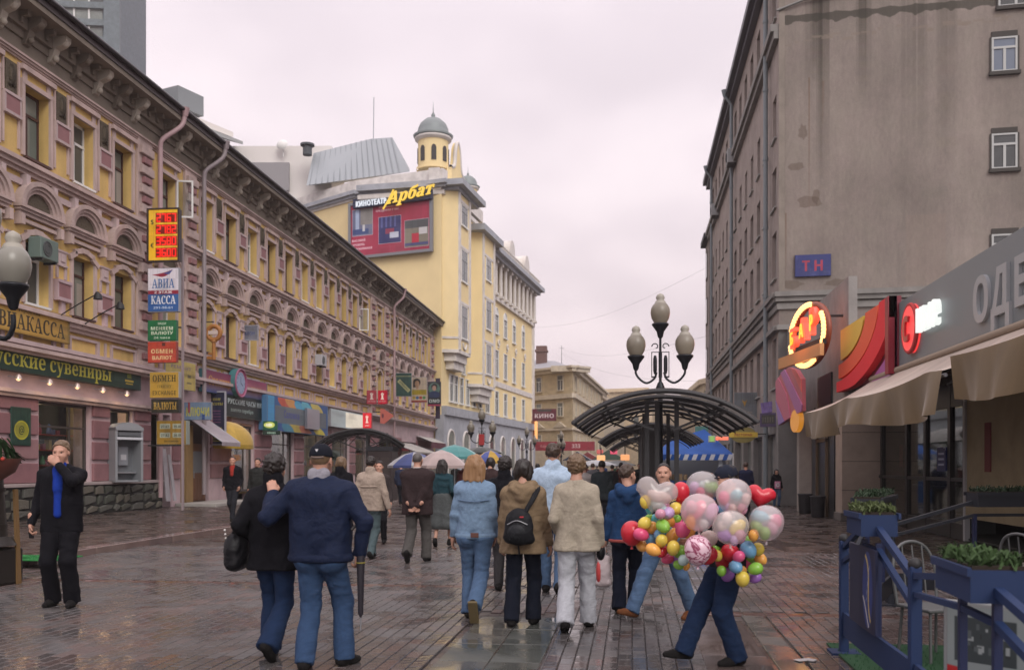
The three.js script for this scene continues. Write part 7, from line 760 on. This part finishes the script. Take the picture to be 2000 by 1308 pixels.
// ---------------------------------------------------------------- people
const pp = (cx, head, feet, y0 = 0) => { const d = (EYE - y0) * F / (feet - HY); return { pos: W(cx, feet, d).setY(y0), H: (EYE - y0) * (feet - head) / (feet - HY), d }; };
const denimL = cloth([.2, .3, .43]), denimM = cloth([.085, .145, .25]), denimD = cloth([.014, .03, .075]), navy = cloth([.011, .019, .05], .75), blackC = cloth([.008, .008, .011]), blackS = cloth([.005, .005, .008], .85), tanC = cloth([.25, .18, .11]), creamC = cloth([.42, .37, .29]), whiteJ = cloth([.52, .54, .58]), brownC = cloth([.04, .026, .027]), greyT = cloth([.085, .08, .075]), tealC = cloth([.02, .055, .07]), paleB = cloth([.44, .56, .7]), royal = cloth([.022, .06, .15]), beigeC = cloth([.4, .32, .26]), greenT = cloth([.09, .13, .14]);
const P = {};
P.suit = person({ ...pp(120, 862, 1183), label: 'man in a black suit and blue shirt facing us, hand at his mouth', yaw: .22, face: 1, seed: 1, hair: 'short', hairC: 'light', headPitch: .12, top: { name: 'suit_jacket', m: blackS, hem: .78, w: 1.06, shirt: [.012, .045, .33], fold: .009 }, bottom: blackS, flare: .085, legW: 1.08, lAnk: [.12, .09, .04], rAnk: [-.1, .09, -.02], rWr: [-.29, .88, .06], lWr: [.03, 1.5, .17], lElb: [1, -.9, .1], lHand: { d: [-.65, .62, .25], n: [-.3, -.2, -1], curl: .8 }, rHand: { d: [.1, -1, .25], curl: 1.0 } });
P.navy = person({ ...pp(626, 870, 1303), label: 'big man in a navy jacket, jeans and black cap, arm round a woman', build: 1.14, seed: 2, hair: 'crop', hairC: 'light', cap: [.012, .014, .022], top: { m: navy, hem: .84, w: 1.08, arm: 1.22, collarM: [.3, .29, .33], fold: .014 }, bottom: denimM.clone(), flare: .08, legW: 1.08, lAnk: [.09, .09, -.12], rAnk: [-.16, .09, .1], rToe: -.4, lWr: [.44, 1.36, .12], lElb: [.9, -1, -.35], rWr: [-.31, .9, .02], rElb: [-1, 0, -.4], lHand: { d: [.2, .75, .25], n: [.5, 0, .9], curl: .7 }, rHand: { d: [.2, -.9, .2], curl: .9, n: [1, 0, .4] } });
P.navy.root.children.find((c) => c.name === 'trousers').material.color.setRGB(.038, .075, .155);
P.black = person({ ...pp(535, 887, 1285), label: 'woman in a black jacket and dark flared jeans walking beside the big man', fem: 1, seed: 3, build: 1.12, hair: 'full', hairC: 'dark', top: { m: blackC, hem: .76, w: 1.1, collar: .06, arm: 1.05 }, bottom: denimD, flare: .1, legW: 1.0, lAnk: [.08, .09, .12], rAnk: [-.04, .16, -.22], rFoot: .75, lWr: [.25, 1.02, .1], rWr: [-.2, .9, .1] });
P.denim = person({ ...pp(928, 888, 1207), label: 'woman with long blond hair in a light denim jacket and jeans', fem: 1, seed: 4, hair: 'long', hairC: 'blond', top: { m: denimL, hem: .86, w: 1.1, arm: 1.0, fold: .013 }, bottom: denimM, flare: .085, lAnk: [.07, .09, .02], rAnk: [-.05, .2, -.34], rFoot: 1.05, shoe: [.03, .026, .02], lWr: [.25, .86, .06], rWr: [-.19, .88, .1] });
P.tan = person({ ...pp(1022, 897, 1220), label: 'dark haired woman in a hooded tan jacket with a black sling backpack', fem: 1, seed: 5, build: 1.06, hair: 'bob', hairC: 'dark', top: { m: tanC, hem: .76, hood: 1, w: 1.14, hemW: 1.1, arm: 1.12, fold: .015 }, bottom: cloth([.009, .012, .022]), flare: .085, lAnk: [.11, .09, -.12], rAnk: [-.1, .09, .06], lWr: [.24, .86, .1], rWr: [-.27, .86, .08] });
P.cream = person({ ...pp(1126, 889, 1230), label: 'short haired woman in a cream jacket and pale grey trousers', fem: 1, seed: 6, hair: 'full', hairC: 'light', top: { m: creamC, hem: .79, w: 1.08, hemW: 1.14, fold: .008, arm: 1.05 }, bottom: whiteJ, flare: .09, legW: 1.06, lAnk: [.1, .12, -.2], lFoot: .35, rAnk: [-.11, .09, .22], lWr: [.2, .98, .14], rWr: [-.24, .87, .04] });
P.tall = person({ ...pp(1080, 867, 1160), label: 'tall man in a pale blue shirt seen between the tan and cream jackets', seed: 7, hair: 'short', hairC: 'brown', top: { name: 'shirt_top', m: paleB, hem: .84, w: 1.05, collar: .03 }, bottom: denimM, lAnk: [.1, .09, .2], rAnk: [-.08, .12, -.15], rFoot: .4, lWr: [.28, .9, .1], rWr: [-.24, .95, .15] });
P.hood = person({ ...pp(1226, 908, 1196), label: 'woman in a blue hooded jacket and black flared trousers carrying a plastic bag', fem: 1, seed: 8, hair: 'short', hairC: 'brown', headYaw: -.7, top: { m: royal, hem: .84, hood: 1, w: 1.06, hemW: 1.05 }, bottom: cloth([.01, .014, .028]), flare: .09, lAnk: [.1, .09, -.06], rAnk: [-.08, .1, .12], lWr: [.27, .84, .06], rWr: [-.22, .95, .16] });
P.coat = person({ ...pp(815, 884, 1097), label: 'grey haired man in a dark brown coat with hands clasped behind his back', build: 1.12, seed: 9, hair: 'crop', hairC: 'grey', top: { name: 'coat', m: brownC, hem: .76, w: 1.12, arm: 1.15, fold: .012 }, bottom: greyT, flare: .085, legW: 1.08, lAnk: [.1, .17, -.28], lFoot: .95, rAnk: [-.12, .09, .12], lWr: [.035, .88, -.2], rWr: [-.03, .86, -.22], lElb: [1, 0, -.1], rElb: [-1, 0, -.1], lHand: { d: [-.8, -.6, 0], n: [0, .3, -1] }, rHand: { d: [.8, -.6, 0], n: [0, .3, -1] } });
P.beige = person({ ...pp(724, 892, 1090), label: 'dark haired woman in a beige windbreaker and grey green jeans', fem: 1, seed: 10, build: 1.1, hair: 'short', hairC: 'dark', top: { m: beigeC, hem: .82, w: 1.16, arm: 1.12, collar: .04, fold: .014 }, bottom: greenT, lAnk: [.02, .09, .2], rAnk: [-.04, .11, -.16], rFoot: .4, lWr: [.22, .95, .1], rWr: [-.34, .86, -.06] });
P.skirt = person({ ...pp(864, 897, 1066), label: 'woman in a dark teal jacket and long grey skirt', fem: 1, seed: 11, hair: 'long', hairC: 'dark', top: { m: tealC, hem: .9, w: 1.0 }, skirt: .34, bottom: cloth([.09, .1, .1]), lAnk: [.12, .12, -.15], lFoot: .4, rAnk: [-.12, .09, .14], lWr: [.16, 1.0, .14], rWr: [-.22, .95, .1], skinM: undefined });
P.dark = person({ ...pp(986, 892, 1155), label: 'dark haired person in a black jacket behind the denim and tan jackets', seed: 12, hair: 'full', hairC: 'dark', top: { m: blackC, hem: .82, collar: .05 }, bottom: cloth([.045, .042, .045]), lAnk: [.1, .09, .12], rAnk: [-.08, .1, -.12], lWr: [.25, .9, .1], rWr: [-.24, .9, .1] });
P.scarf = person({ ...pp(454, 891, 1017, .12), label: 'man in black with a red neckline walking towards us, hands in pockets', yaw: .2, face: 1, tone: 1, seed: 13, hair: 'crop', hairC: 'dark', top: { m: blackC, hem: .84, w: 1.08, shirt: [.35, .04, .03], shirtLow: 1.34 }, bottom: cloth([.02, .022, .028]), lAnk: [.03, .09, .22], rAnk: [-.02, .12, -.18], rFoot: .3, lWr: [.21, .92, .13], rWr: [-.21, .92, .13] });
P.follow = person({ ...pp(503, 895, 1014, .12), label: 'man in a dark grey jacket half hidden behind the woman in black', yaw: .1, face: 1, tone: 1, seed: 14, hair: 'short', hairC: 'dark', top: { m: cloth([.03, .032, .03]), hem: .85 }, bottom: blackC, lAnk: [.08, .09, .12] });
P.fair = person({ ...pp(666, 892, 1082), label: 'fair haired woman in a dark coat beyond the big man in navy', fem: 1, seed: 15, hair: 'bob', hairC: 'light', top: { name: 'coat', m: blackC, hem: .6, collar: .05 }, bottom: blackC });
P.smile = person({ ...pp(741, 901, 1060), label: 'person facing us just behind the beige windbreaker, face half visible', yaw: .1, face: 1, fem: 1, seed: 16, hair: 'short', hairC: 'dark', top: { m: cloth([.05, .04, .04]), hem: .84 }, bottom: blackC });
P.vend = person({ ...pp(1422, 911, 1297), label: 'balloon seller in dark jeans and a navy peaked cap hidden behind the balloons', yaw: -1.25, seed: 17, hair: 'short', hairC: 'dark', face: 1, cap: [.02, .024, .04], headPitch: .1, top: { m: cloth([.02, .022, .03]), hem: .84, w: 1.05 }, bottom: denimD, flare: .085, legW: 1.12, lAnk: [.06, .09, -.06], rAnk: [-.1, .1, .38], rFoot: -.1, lWr: [.15, 1.1, .35], rWr: [-.15, 1.05, .38] });
P.walk = person({ ...pp(1299, 904, 1212), label: 'dark haired man in blue jeans and brown shoes striding behind the balloons', yaw: -.85, face: 1, headYaw: .72, seed: 18, hair: 'crop', hairC: 'dark', top: { m: cloth([.03, .03, .035]), hem: .86 }, bottom: denimM, flare: .08, legW: 1.06, rAnk: [-.06, .12, .44], rFoot: -.25, lAnk: [.06, .1, -.36], lFoot: .25, shoe: [.16, .06, .025], lWr: [.25, .95, .2], rWr: [-.25, .95, .05] });
P.girl = person({ ...pp(1517, 916, 990), label: 'hooded figure in black with a pink and white bag by the right front', yaw: .1, fem: 1, seed: 19, hair: 'bob', hairC: 'dark', face: 1, top: { m: blackC, hem: .8, hood: 1, w: 1.1 }, bottom: denimM, far: 1, res: .022 });
P.navyB = person({ ...pp(1457, 903, 1000), label: 'person in a navy jacket walking away beyond the balloon seller', seed: 20, hair: 'short', hairC: 'brown', top: { m: cloth([.018, .024, .06]), hem: .84, w: 1.15 }, bottom: blackC, far: 1, res: .022 });
// the crowd further down the street, each walking away or towards us
for (const [cx, hd, ft, lab, c, hc, o] of [
  [1176, 900, 1042, 'man in a dark grey leather jacket beyond the cream jacket', [.035, .045, .05], 'dark', {}], [1141, 905, 1035, 'person in a white top just right of the tall man', [.5, .46, .44], 'brown', {}], [958, 893, 1050, 'dark haired woman facing right behind the blond head', [.05, .03, .03], 'dark', { fem: 1 }],
  [1196, 908, 985, 'distant walker in dark clothes at the right end of the crowd', [.03, .03, .035], 'dark', {}], [1158, 905, 990, 'distant walker in a grey coat behind the leather jacket', [.1, .1, .11], 'brown', {}], [1213, 903, 980, 'distant walker in a red brown top beside the blue hood', [.14, .05, .04], 'dark', { fem: 1 }],
  [1110, 906, 975, 'far walker in navy under the crimson fascia', [.03, .035, .06], 'dark', {}], [1050, 905, 980, 'far walker in black left of the tall man', [.02, .02, .022], 'dark', { fem: 1 }], [905, 905, 990, 'far walker in a dark red top beside the pale pink parasol', [.12, .03, .03], 'brown', { yaw: 0 }],
  [783, 905, 985, 'far walker in dark blue under the navy printed parasol', [.03, .04, .08], 'dark', {}], [845, 903, 985, 'far walker in grey between the brown coat and the teal jacket', [.12, .11, .1], 'dark', { fem: 1 }], [1249, 905, 982, 'far walker in black by the dark kiosk', [.02, .02, .02], 'dark', { yaw: 0 }], [1135, 907, 958, 'tiny walker in a pale jacket far down the street', [.35, .33, .32], 'brown', {}], [1080, 907, 956, 'tiny walker in black far down the street', [.02, .02, .025], 'dark', {}], [1218, 907, 955, 'tiny walker in tan far down the street', [.25, .18, .1], 'brown', { fem: 1 }], [1180, 907, 953, 'tiny walker in blue far down the street', [.05, .08, .2], 'dark', {}],
  [1166, 908, 962, 'tiny walker in dark grey left of the blue hood', [.05, .05, .055], 'brown', {}], [1146, 907, 968, 'tiny walker in maroon behind the white top', [.1, .03, .03], 'dark', { fem: 1 }], [1232, 906, 968, 'tiny walker in beige right of the blue hood', [.3, .25, .18], 'brown', {}], [1066, 908, 962, 'tiny walker in olive left of the tall man', [.07, .08, .04], 'dark', {}], [1010, 907, 975, 'tiny walker in grey blue behind the tan hood', [.09, .11, .15], 'dark', {}], [890, 906, 972, 'tiny walker in black between the teal jacket and the blond hair', [.02, .02, .02], 'dark', {}], [765, 906, 978, 'tiny walker in brown under the left canopy', [.09, .06, .04], 'dark', { yaw: 0 }], [1262, 907, 966, 'tiny walker in white by the kiosk posts', [.45, .44, .42], 'brown', {}], [1205, 907, 957, 'tiny walker in green far down the street', [.05, .1, .06], 'dark', {}], [1122, 908, 956, 'tiny walker in red far down the street', [.35, .04, .04], 'dark', { fem: 1 }], [1330, 908, 970, 'dark figure standing in front of the blue tent', [.02, .025, .03], 'dark', { yaw: 0 }], [1358, 909, 968, 'second dark figure in front of the blue tent, right of the first', [.03, .02, .02], 'dark', {}]]) person({ ...pp(cx, hd, ft), label: lab, seed: cx % 17, far: 1, res: ft < 1000 ? .032 : .02, hair: o.fem ? 'bob' : 'short', hairC: hc, top: { m: c, hem: .82, w: 1.08 }, bottom: [[.02, .022, .03], [.04, .06, .1], [.06, .055, .05]][cx % 3], lAnk: [.09, .09, .18], rAnk: [-.09, .12, -.16], rFoot: .4, ...o });
// ---- details of the nearer figures
{ const n = P.navy; obj('cap_badge', at(new THREE.CircleGeometry(.016, 3), ...n.hp(0, .088, -.116), 0, Math.PI, .52), M([.6, .6, .62]), n.root); obj('cap_strap', [tube([n.hp(-.05, .035, -.098), n.hp(0, .03, -.118), n.hp(.05, .035, -.098)], .008, 10, 6)], M([.16, .12, .1]), n.root); obj('waistband', at(new THREE.TorusGeometry(.2, .022, 8, 40).rotateX(Math.PI / 2).scale(1.2, 1.6, .78), 0, .87, 0), navy, n.root); }
{ const d = P.denim; obj('leather_patch', rb(.085, .05, .01, -.02, .9, -.155, .004), M([.1, .04, .03], .7), d.root); obj('yoke_seam', tube([[-.17, 1.27, -.1], [-.08, 1.26, -.148], [0, 1.255, -.156], [.08, 1.26, -.148], [.17, 1.27, -.1]], .006, 20, 5), M([.1, .16, .25]), d.root); obj('waistband', at(new THREE.TorusGeometry(.17, .02, 8, 40).rotateX(Math.PI / 2).scale(1.18, 1.6, .8), 0, .885, 0), denimL, d.root); obj('boot_sole', rb(.1, .03, .28, ...[d.Rk.end[0], d.Rk.end[1] - .075, d.Rk.end[2] - .07], .012, 1.05), M([.12, .09, .04], .7), d.root); }
obj('yoke_flap', at(fieldMesh([{ c: [0, 1.24, -.152], r: [.16, .022, .014] }], .008), 0, 0, 0), beigeC, P.beige.root, true);
obj('hem_band', at(new THREE.TorusGeometry(.17, .012, 8, 40).rotateX(Math.PI / 2).scale(1.25, 1.6, .9), 0, .855, 0), M([.3, .06, .05], .9), P.hood.root);
obj('shirt_collar', at(new THREE.TorusGeometry(.062, .012, 6, 20).rotateX(Math.PI / 2), ...vadd(P.coat.neck, [0, .02, 0])), M([.5, .45, .42]), P.coat.root);
const held = (who, name, label, cat) => { const t = thing(name, label, cat, who.root.position, who.root.rotation.y); t.scale.copy(who.root.scale); return t; };
{ const b = held(P.tan, 'sling_backpack', 'black sling backpack across the back of the tan hooded jacket', 'backpack'), m = cloth([.012, .013, .016], .6);
  obj('bag', fieldMesh([{ c: [.02, 1.06, -.235], r: [.15, .19, .085] }, { c: [.02, .98, -.26], r: [.13, .1, .08] }, C3([-.1, .93, -.23], [.13, .93, -.23], .05)], .011, { k: .05, bump: foldB(.008, 1.5, 4), bumpAmp: .012 }), m, b, true); obj('pocket', fieldMesh([{ c: [.03, 1.0, -.31], r: [.1, .085, .035] }], .009), cloth([.022, .024, .028], .5), b, true); obj('zip', tube([[-.08, 1.08, -.318], [.03, 1.12, -.33], [.13, 1.08, -.318]], .005, 12, 5), steel, b); obj('strap', [tube([[-.05, 1.2, -.24], [-.12, 1.32, -.19], [-.165, 1.42, -.1], [-.17, 1.46, -.01], [-.12, 1.42, .11], [0, 1.2, .17]], .022, 30, 6), tube([[-.04, 1.2, -.24], [-.11, 1.33, -.185], [-.145, 1.43, -.1]], .022, 16, 6)], m, b); obj('label', bb(-.04, 0, 1.15, 1.165, -.325, -.318), M([.4, .03, .04]), b); obj('tail_strap', bar([.03, .9, -.22], [.02, .76, -.18], .01), m, b); }
{ const b = held(P.black, 'shoulder_bag', 'black shoulder bag with a pale metal chain under the woman\'s left arm', 'handbag'), m = cloth([.01, .01, .012], .45); obj('bag', fieldMesh([{ c: [.33, .93, -.02], r: [.1, .16, .15] }, C3([.33, .82, -.1], [.33, .82, .06], .07)], .011, { k: .05, bump: foldB(.006, 1.4, 2), bumpAmp: .01 }), m, b, true); obj('strap', tube([[.34, 1.05, -.08], [.3, 1.25, -.06], [.2, 1.43, -.02], [.28, 1.25, .06], [.34, 1.05, .06]], .012, 26, 6), m, b); obj('chain', Array.from({ length: 7 }, (_, k) => sph(.012, .4, 1.1 - k * .035, -.1 + .01 * k, 6)), M([.6, .58, .55], .3, { metalness: .7 }), b); }
{ const u = held(P.navy, 'umbrella', 'closed black umbrella hanging from the big man\'s right hand', 'umbrella'), e = P.navy.Re.end, x = e[0] - .015, y = e[1] - .09, z = e[2] - .02; obj('folded_canopy', [lathe([[.001, -.42], [.02, -.38], [.028, -.1], [.034, .06], [.02, .16], [.001, .18]], 10, x, y, z)], M([.012, .01, .016], .6), u); obj('tip', cyl(.005, .007, .1, x, y - .46, z, 6), steel, u); obj('crook', tube([[x, y + .16, z], [x, y + .26, z - .01], [x + .03, y + .31, z - .03], [x + .06, y + .28, z - .05]], .012, 14, 6), M([.02, .015, .015], .4), u); obj('tie_band', at(new THREE.TorusGeometry(.033, .006, 6, 12).rotateX(Math.PI / 2), x, y + .02, z), M([.2, .17, .03]), u); }
{ const t = held(P.suit, 'mobile_phone', 'small black phone in the suited man\'s lowered hand', 'phone'), e = P.suit.Re.end; obj('body', rb(.05, .11, .022, e[0] + .01, e[1] - .1, e[2] + .03, .008, .3), M([.01, .01, .012], .3), t); obj('screen', bx(.036, .04, .002, e[0] + .01, e[1] - .08, e[2] + .043, .3), M([.05, .06, .07], .2), t); }
{ const t = held(P.hood, 'plastic_bag', 'red and white plastic carrier bag in the blue hooded woman\'s hand', 'bag'), e = P.hood.Le.end, y = e[1] - .1; obj('bag', fieldMesh([{ c: [e[0] + .02, y - .27, e[2] + .02], r: [.085, .18, .06] }, C3([e[0] - .04, y - .42, e[2] + .02], [e[0] + .08, y - .42, e[2] + .02], .04), C3([e[0] - .03, y - .12, e[2] + .02], [e[0] + .07, y - .12, e[2] + .02], .025)], .009, { k: .05, bump: foldB(.006, 2, 5), bumpAmp: .008 }), M([.5, .42, .43], .5), t, true); obj('handles', [bar([e[0], y - .1, e[2] - .07], [e[0], y + .02, e[2]], .006), bar([e[0], y - .1, e[2] + .07], [e[0], y + .02, e[2]], .006)], M([.45, .4, .4]), t); obj('red_print', fieldMesh([{ c: [e[0] + .075, y - .29, e[2] + .01], r: [.035, .14, .058] }], .009), M([.5, .05, .05], .5), t, true); }
{ const t = held(P.cream, 'dark_handbag', 'dark handbag at the right hand of the woman in the cream jacket', 'handbag'), e = P.cream.Re.end; obj('bag', fieldMesh([{ c: [e[0] - .0, e[1] - .1, e[2] + .06], r: [.045, .08, .13] }], .011, { bump: foldB(.006, 2), bumpAmp: .01 }), cloth([.012, .012, .014], .5), t, true); obj('strap', tube([[e[0], e[1] - .05, e[2] - .02], [e[0] + .02, e[1] + .1, e[2]], [e[0] + .06, e[1] + .4, e[2] - .04], [e[0] + .12, 1.42, -.02]], .008, 20, 5), M([.4, .38, .34]), t); }
{ const t = held(P.girl, 'pink_bag', 'pink and white bag held in front of the hooded figure in black', 'bag'); obj('bag', rb(.26, .34, .1, 0, 1.02, .2, .03), M([.5, .22, .32], .6), t); obj('print', [at(new THREE.TorusGeometry(.07, .028, 6, 16), .0, 1.02, .255)], M([.6, .56, .6]), t); }
// ---------------------------------------------------------------- balloons
{ const cols = { Y: [.8, .62, .1], O: [.9, .45, .1], T: [.08, .45, .52], G: [.28, .58, .08], P: [.75, .09, .22], B: [.18, .4, .62], R: [.6, .025, .045], U: [.38, .17, .56], L: [.62, .44, .74], M: [.78, .12, .28], C: [.55, .74, .72], W: [.72, .6, .56], K: [.62, .3, .4] };
  const rub = {}; for (const [k, c] of Object.entries(cols)) rub[k] = new THREE.MeshPhysicalMaterial({ color: L3(c), roughness: .22, transmission: .12, thickness: 0, specularIntensity: .9 });
  const clear = (c, tr = .74) => new THREE.MeshPhysicalMaterial({ color: L3(c), roughness: .2, transmission: tr, thickness: 0 }), dP = 7.55;
  const shape = (r, s = 1.12) => { const p = []; for (let k = 0; k <= 16; k++) { const a = k / 16 * Math.PI, q = Math.sin(a), y = -Math.cos(a); p.push([Math.max(.0005, r * q * (1 + .06 * y)), r * s * y * (y < 0 ? 1.06 : 1)]); } p.unshift([r * .05, -r * s * 1.15], [r * .1, -r * s * 1.1]); return new THREE.LatheGeometry(p.map((q) => new THREE.Vector2(...q)), 22); };
  const heart = (r) => { const s = new THREE.SphereGeometry(r, 30, 22), p = s.attributes.position; for (let i = 0; i < p.count; i++) { let x = p.getX(i) / r, y = p.getY(i) / r, z = p.getZ(i) / r; const k = 1 - Math.abs(x); y += .42 * Math.abs(x) ** .8 - (y > 0 ? .22 * Math.exp(-x * x * 12) * y : 0) - .12; x *= y < 0 ? 1 - .25 * Math.min(1, -y) : 1.12; p.setXYZ(i, x * r, y * r, z * r * .62); } s.computeVertexNormals(); return s; };
  const q = (cx, cy) => [1200 + cx / 5.0306, 900 + cy / 5.0306], pos = (cx, cy, d) => W(...q(cx, cy), d), R = (r, d) => r / 5.0306 / F * d;
  const bunch = (label, list, d0) => { const o = pos(list[0][0], list[0][1], d0), t = thing('balloon_bunch', label, 'balloons', o); list.forEach(([x, y, r, c], k) => { const d = d0 + (k % 4 - 1.5) * .09 + rr(-.02, .02), p = pos(x, y, d).sub(o), b = obj('balloon', at(shape(R(r, d) * 1.14, rr(1.04, 1.34)), p.x, p.y, p.z, rr(-.9, .9), rr(0, 6.28), rr(-1.3, 1.3)), rub[c], t, true); }); const c = list.reduce((a, l) => [a[0] + l[0] / list.length, a[1] + l[1] / list.length], [0, 0]); obj('tie', [sph(.05, ...pos(...c, d0 + .2).sub(o).toArray(), 8)], M([.1, .1, .1]), t); const hd = P.vend.w(vadd(P.vend.Re.end, [0, 0, .05])).sub(o).toArray(); obj('string', list.slice(0, 6).map((l) => bar(pos(l[0], l[1], d0).sub(o).toArray(), hd, .0025, 4)), M([.5, .5, .5]), t); return t; };
  bunch('left bunch of small shiny balloons in many colours', [[465, 785, 52, 'Y'], [300, 612, 55, 'Y'], [370, 655, 52, 'O'], [410, 580, 48, 'T'], [480, 640, 58, 'G'], [262, 722, 56, 'P'], [362, 778, 48, 'B'], [275, 832, 52, 'O'], [380, 872, 54, 'O'], [468, 885, 50, 'R'], [570, 735, 56, 'O'], [655, 770, 54, 'B'], [580, 855, 56, 'Y'], [650, 892, 56, 'G'], [525, 962, 44, 'P'], [583, 955, 46, 'U'], [680, 975, 48, 'C'], [630, 1022, 40, 'G'], [705, 1030, 36, 'O'], [610, 625, 58, 'M'], [675, 675, 66, 'M'], [530, 512, 55, 'L'], [602, 468, 55, 'Y'], [612, 572, 42, 'G'], [452, 522, 46, 'K'], [545, 590, 44, 'O'], [520, 690, 44, 'T'], [345, 560, 34, 'G'], [740, 700, 46, 'O'], [440, 720, 44, 'B']], 7.5);
  bunch('right hanging bunch of small balloons below the big clear ones', [[1195, 1040, 56, 'B'], [1145, 905, 78, 'R'], [1062, 985, 60, 'R'], [1280, 800, 62, 'G'], [1318, 868, 66, 'B'], [1412, 868, 56, 'Y'], [1438, 962, 50, 'O'], [1305, 1005, 58, 'P'], [1390, 1058, 56, 'G'], [1055, 1080, 42, 'G'], [1115, 1118, 58, 'U'], [1182, 1172, 50, 'R'], [1262, 1158, 60, 'Y'], [1388, 1148, 46, 'U'], [985, 860, 48, 'G'], [1088, 845, 70, 'O'], [1225, 940, 50, 'M'], [1010, 930, 46, 'Y'], [1250, 1085, 46, 'O'], [1340, 960, 46, 'G'], [930, 930, 70, 'R']], 7.5);
  const big = (name, label, x, y, rx, ry, m, d, inner = [], mk = 'b') => { const o = pos(x, y, d), t = thing(name, label, 'balloon', o); const r = R(rx, d), g = mk === 'h' ? heart(r).scale(1, ry / rx, 1).rotateZ(-.25) : shape(r, ry / rx); obj('skin', g, m, t, true); obj('knot', cyl(.012, .004, .03, 0, -r * ry / rx * 1.15, 0, 8), m, t); for (const [ix, iy, ir, c, st = 1.2, rot = 0] of inner) { const p = pos(ix, iy, d + rr(-.03, .06)).sub(o); obj('inner_balloon', at(shape(R(ir, d), st), p.x, p.y, p.z, 0, 0, rot), rub[c], t, true); } return t; };
  big('clear_balloon', 'clear heart shaped balloon filled with yellow and pale blue balloons', 410, 335, 185, 165, clear([.86, .8, .78]), 7.45, [[305, 400, 55, 'Y'], [400, 345, 55, 'W', 1.5, 1], [480, 360, 60, 'W', 1.4, 1.2], [430, 440, 55, 'C', 1.7, 1.1], [350, 470, 45, 'T'], [500, 440, 45, 'K']], 'h');
  big('red_balloon', 'round red balloon behind the clear ones at the top of the bunch', 655, 308, 86, 105, rub.R, 7.6);
  big('clear_balloon', 'clear balloon with lilac and green balloons inside, topmost of the bunch', 872, 250, 165, 150, clear([.88, .84, .83]), 7.75, [[790, 268, 55, 'L'], [960, 250, 65, 'G', 1.2, 1.4], [850, 310, 48, 'M'], [940, 305, 48, 'R'], [885, 235, 40, 'C', 1.3, 1.5]]);
  big('clear_balloon', 'tall clear balloon with pink and turquoise balloons inside, under the seller\'s cap', 1175, 345, 172, 175, clear([.95, .86, .86], .68), 7.35, [[1080, 360, 55, 'M'], [1205, 340, 62, 'T', 1.0, 1.5], [1100, 450, 40, 'L'], [1055, 470, 40, 'B'], [1300, 370, 45, 'W'], [1260, 470, 50, 'K'], [1160, 470, 45, 'W']]);
  big('red_balloon', 'red heart shaped balloon at the right of the bunch', 1440, 345, 128, 100, rub.R, 7.65, [], 'h');
  big('clear_balloon', 'large pink tinted clear balloon in the middle with salmon and yellow balloons inside', 835, 500, 182, 182, clear([.97, .82, .82], .68), 7.2, [[830, 480, 62, 'M', 1.7, -.5], [750, 595, 52, 'O', 1.5, .1], [960, 495, 60, 'L', 1.4, -.4], [915, 575, 58, 'B'], [760, 450, 55, 'K'], [700, 530, 40, 'K'], [880, 630, 50, 'C']]);
  big('clear_balloon', 'clear balloon with a bright yellow balloon inside, lower right of the pink tinted one', 1143, 650, 178, 165, clear([.95, .91, .89], .74), 7.1, [[1210, 655, 62, 'Y', 1.6, -.8], [1085, 730, 60, 'U', 1.2, 1], [1110, 560, 50, 'W'], [1235, 740, 60, 'K'], [1060, 640, 45, 'W'], [1180, 780, 45, 'L']]);
  big('clear_balloon', 'clear balloon with turquoise, green and pink balloons inside, rightmost of the bunch', 1495, 605, 172, 172, clear([.95, .88, .9], .7), 7.3, [[1425, 545, 62, 'T', 1.5, 1.4], [1590, 590, 60, 'M', 1.2, .2], [1555, 660, 60, 'K'], [1400, 650, 60, 'G', 1.3, .5], [1370, 730, 50, 'O'], [1480, 710, 55, 'G']]);
  const mar = new THREE.MeshPhysicalMaterial({ color: L3([.78, .6, .66]), roughness: .25, map: dataTex(128, 128, (i, j) => { const v = Math.abs(tn(i, j, 128, 9, 3, 4)), k = sst(.0, .12, v); return [lerp(150, 250, k), lerp(70, 240, k), lerp(100, 245, k)]; }, 1, true) });
  big('marbled_balloon', 'white balloon with pink marbling at the bottom middle of the bunch', 822, 872, 132, 148, mar, 7.15); big('pale_balloon', 'small peach white balloon tucked above the marbled one', 930, 760, 88, 80, rub.W, 7.35); big('red_balloon', 'dark pink red oval balloon sticking out at the left of the bunch', 172, 708, 108, 122, rub.R, 7.6);
}
renderer.render(scene, camera);
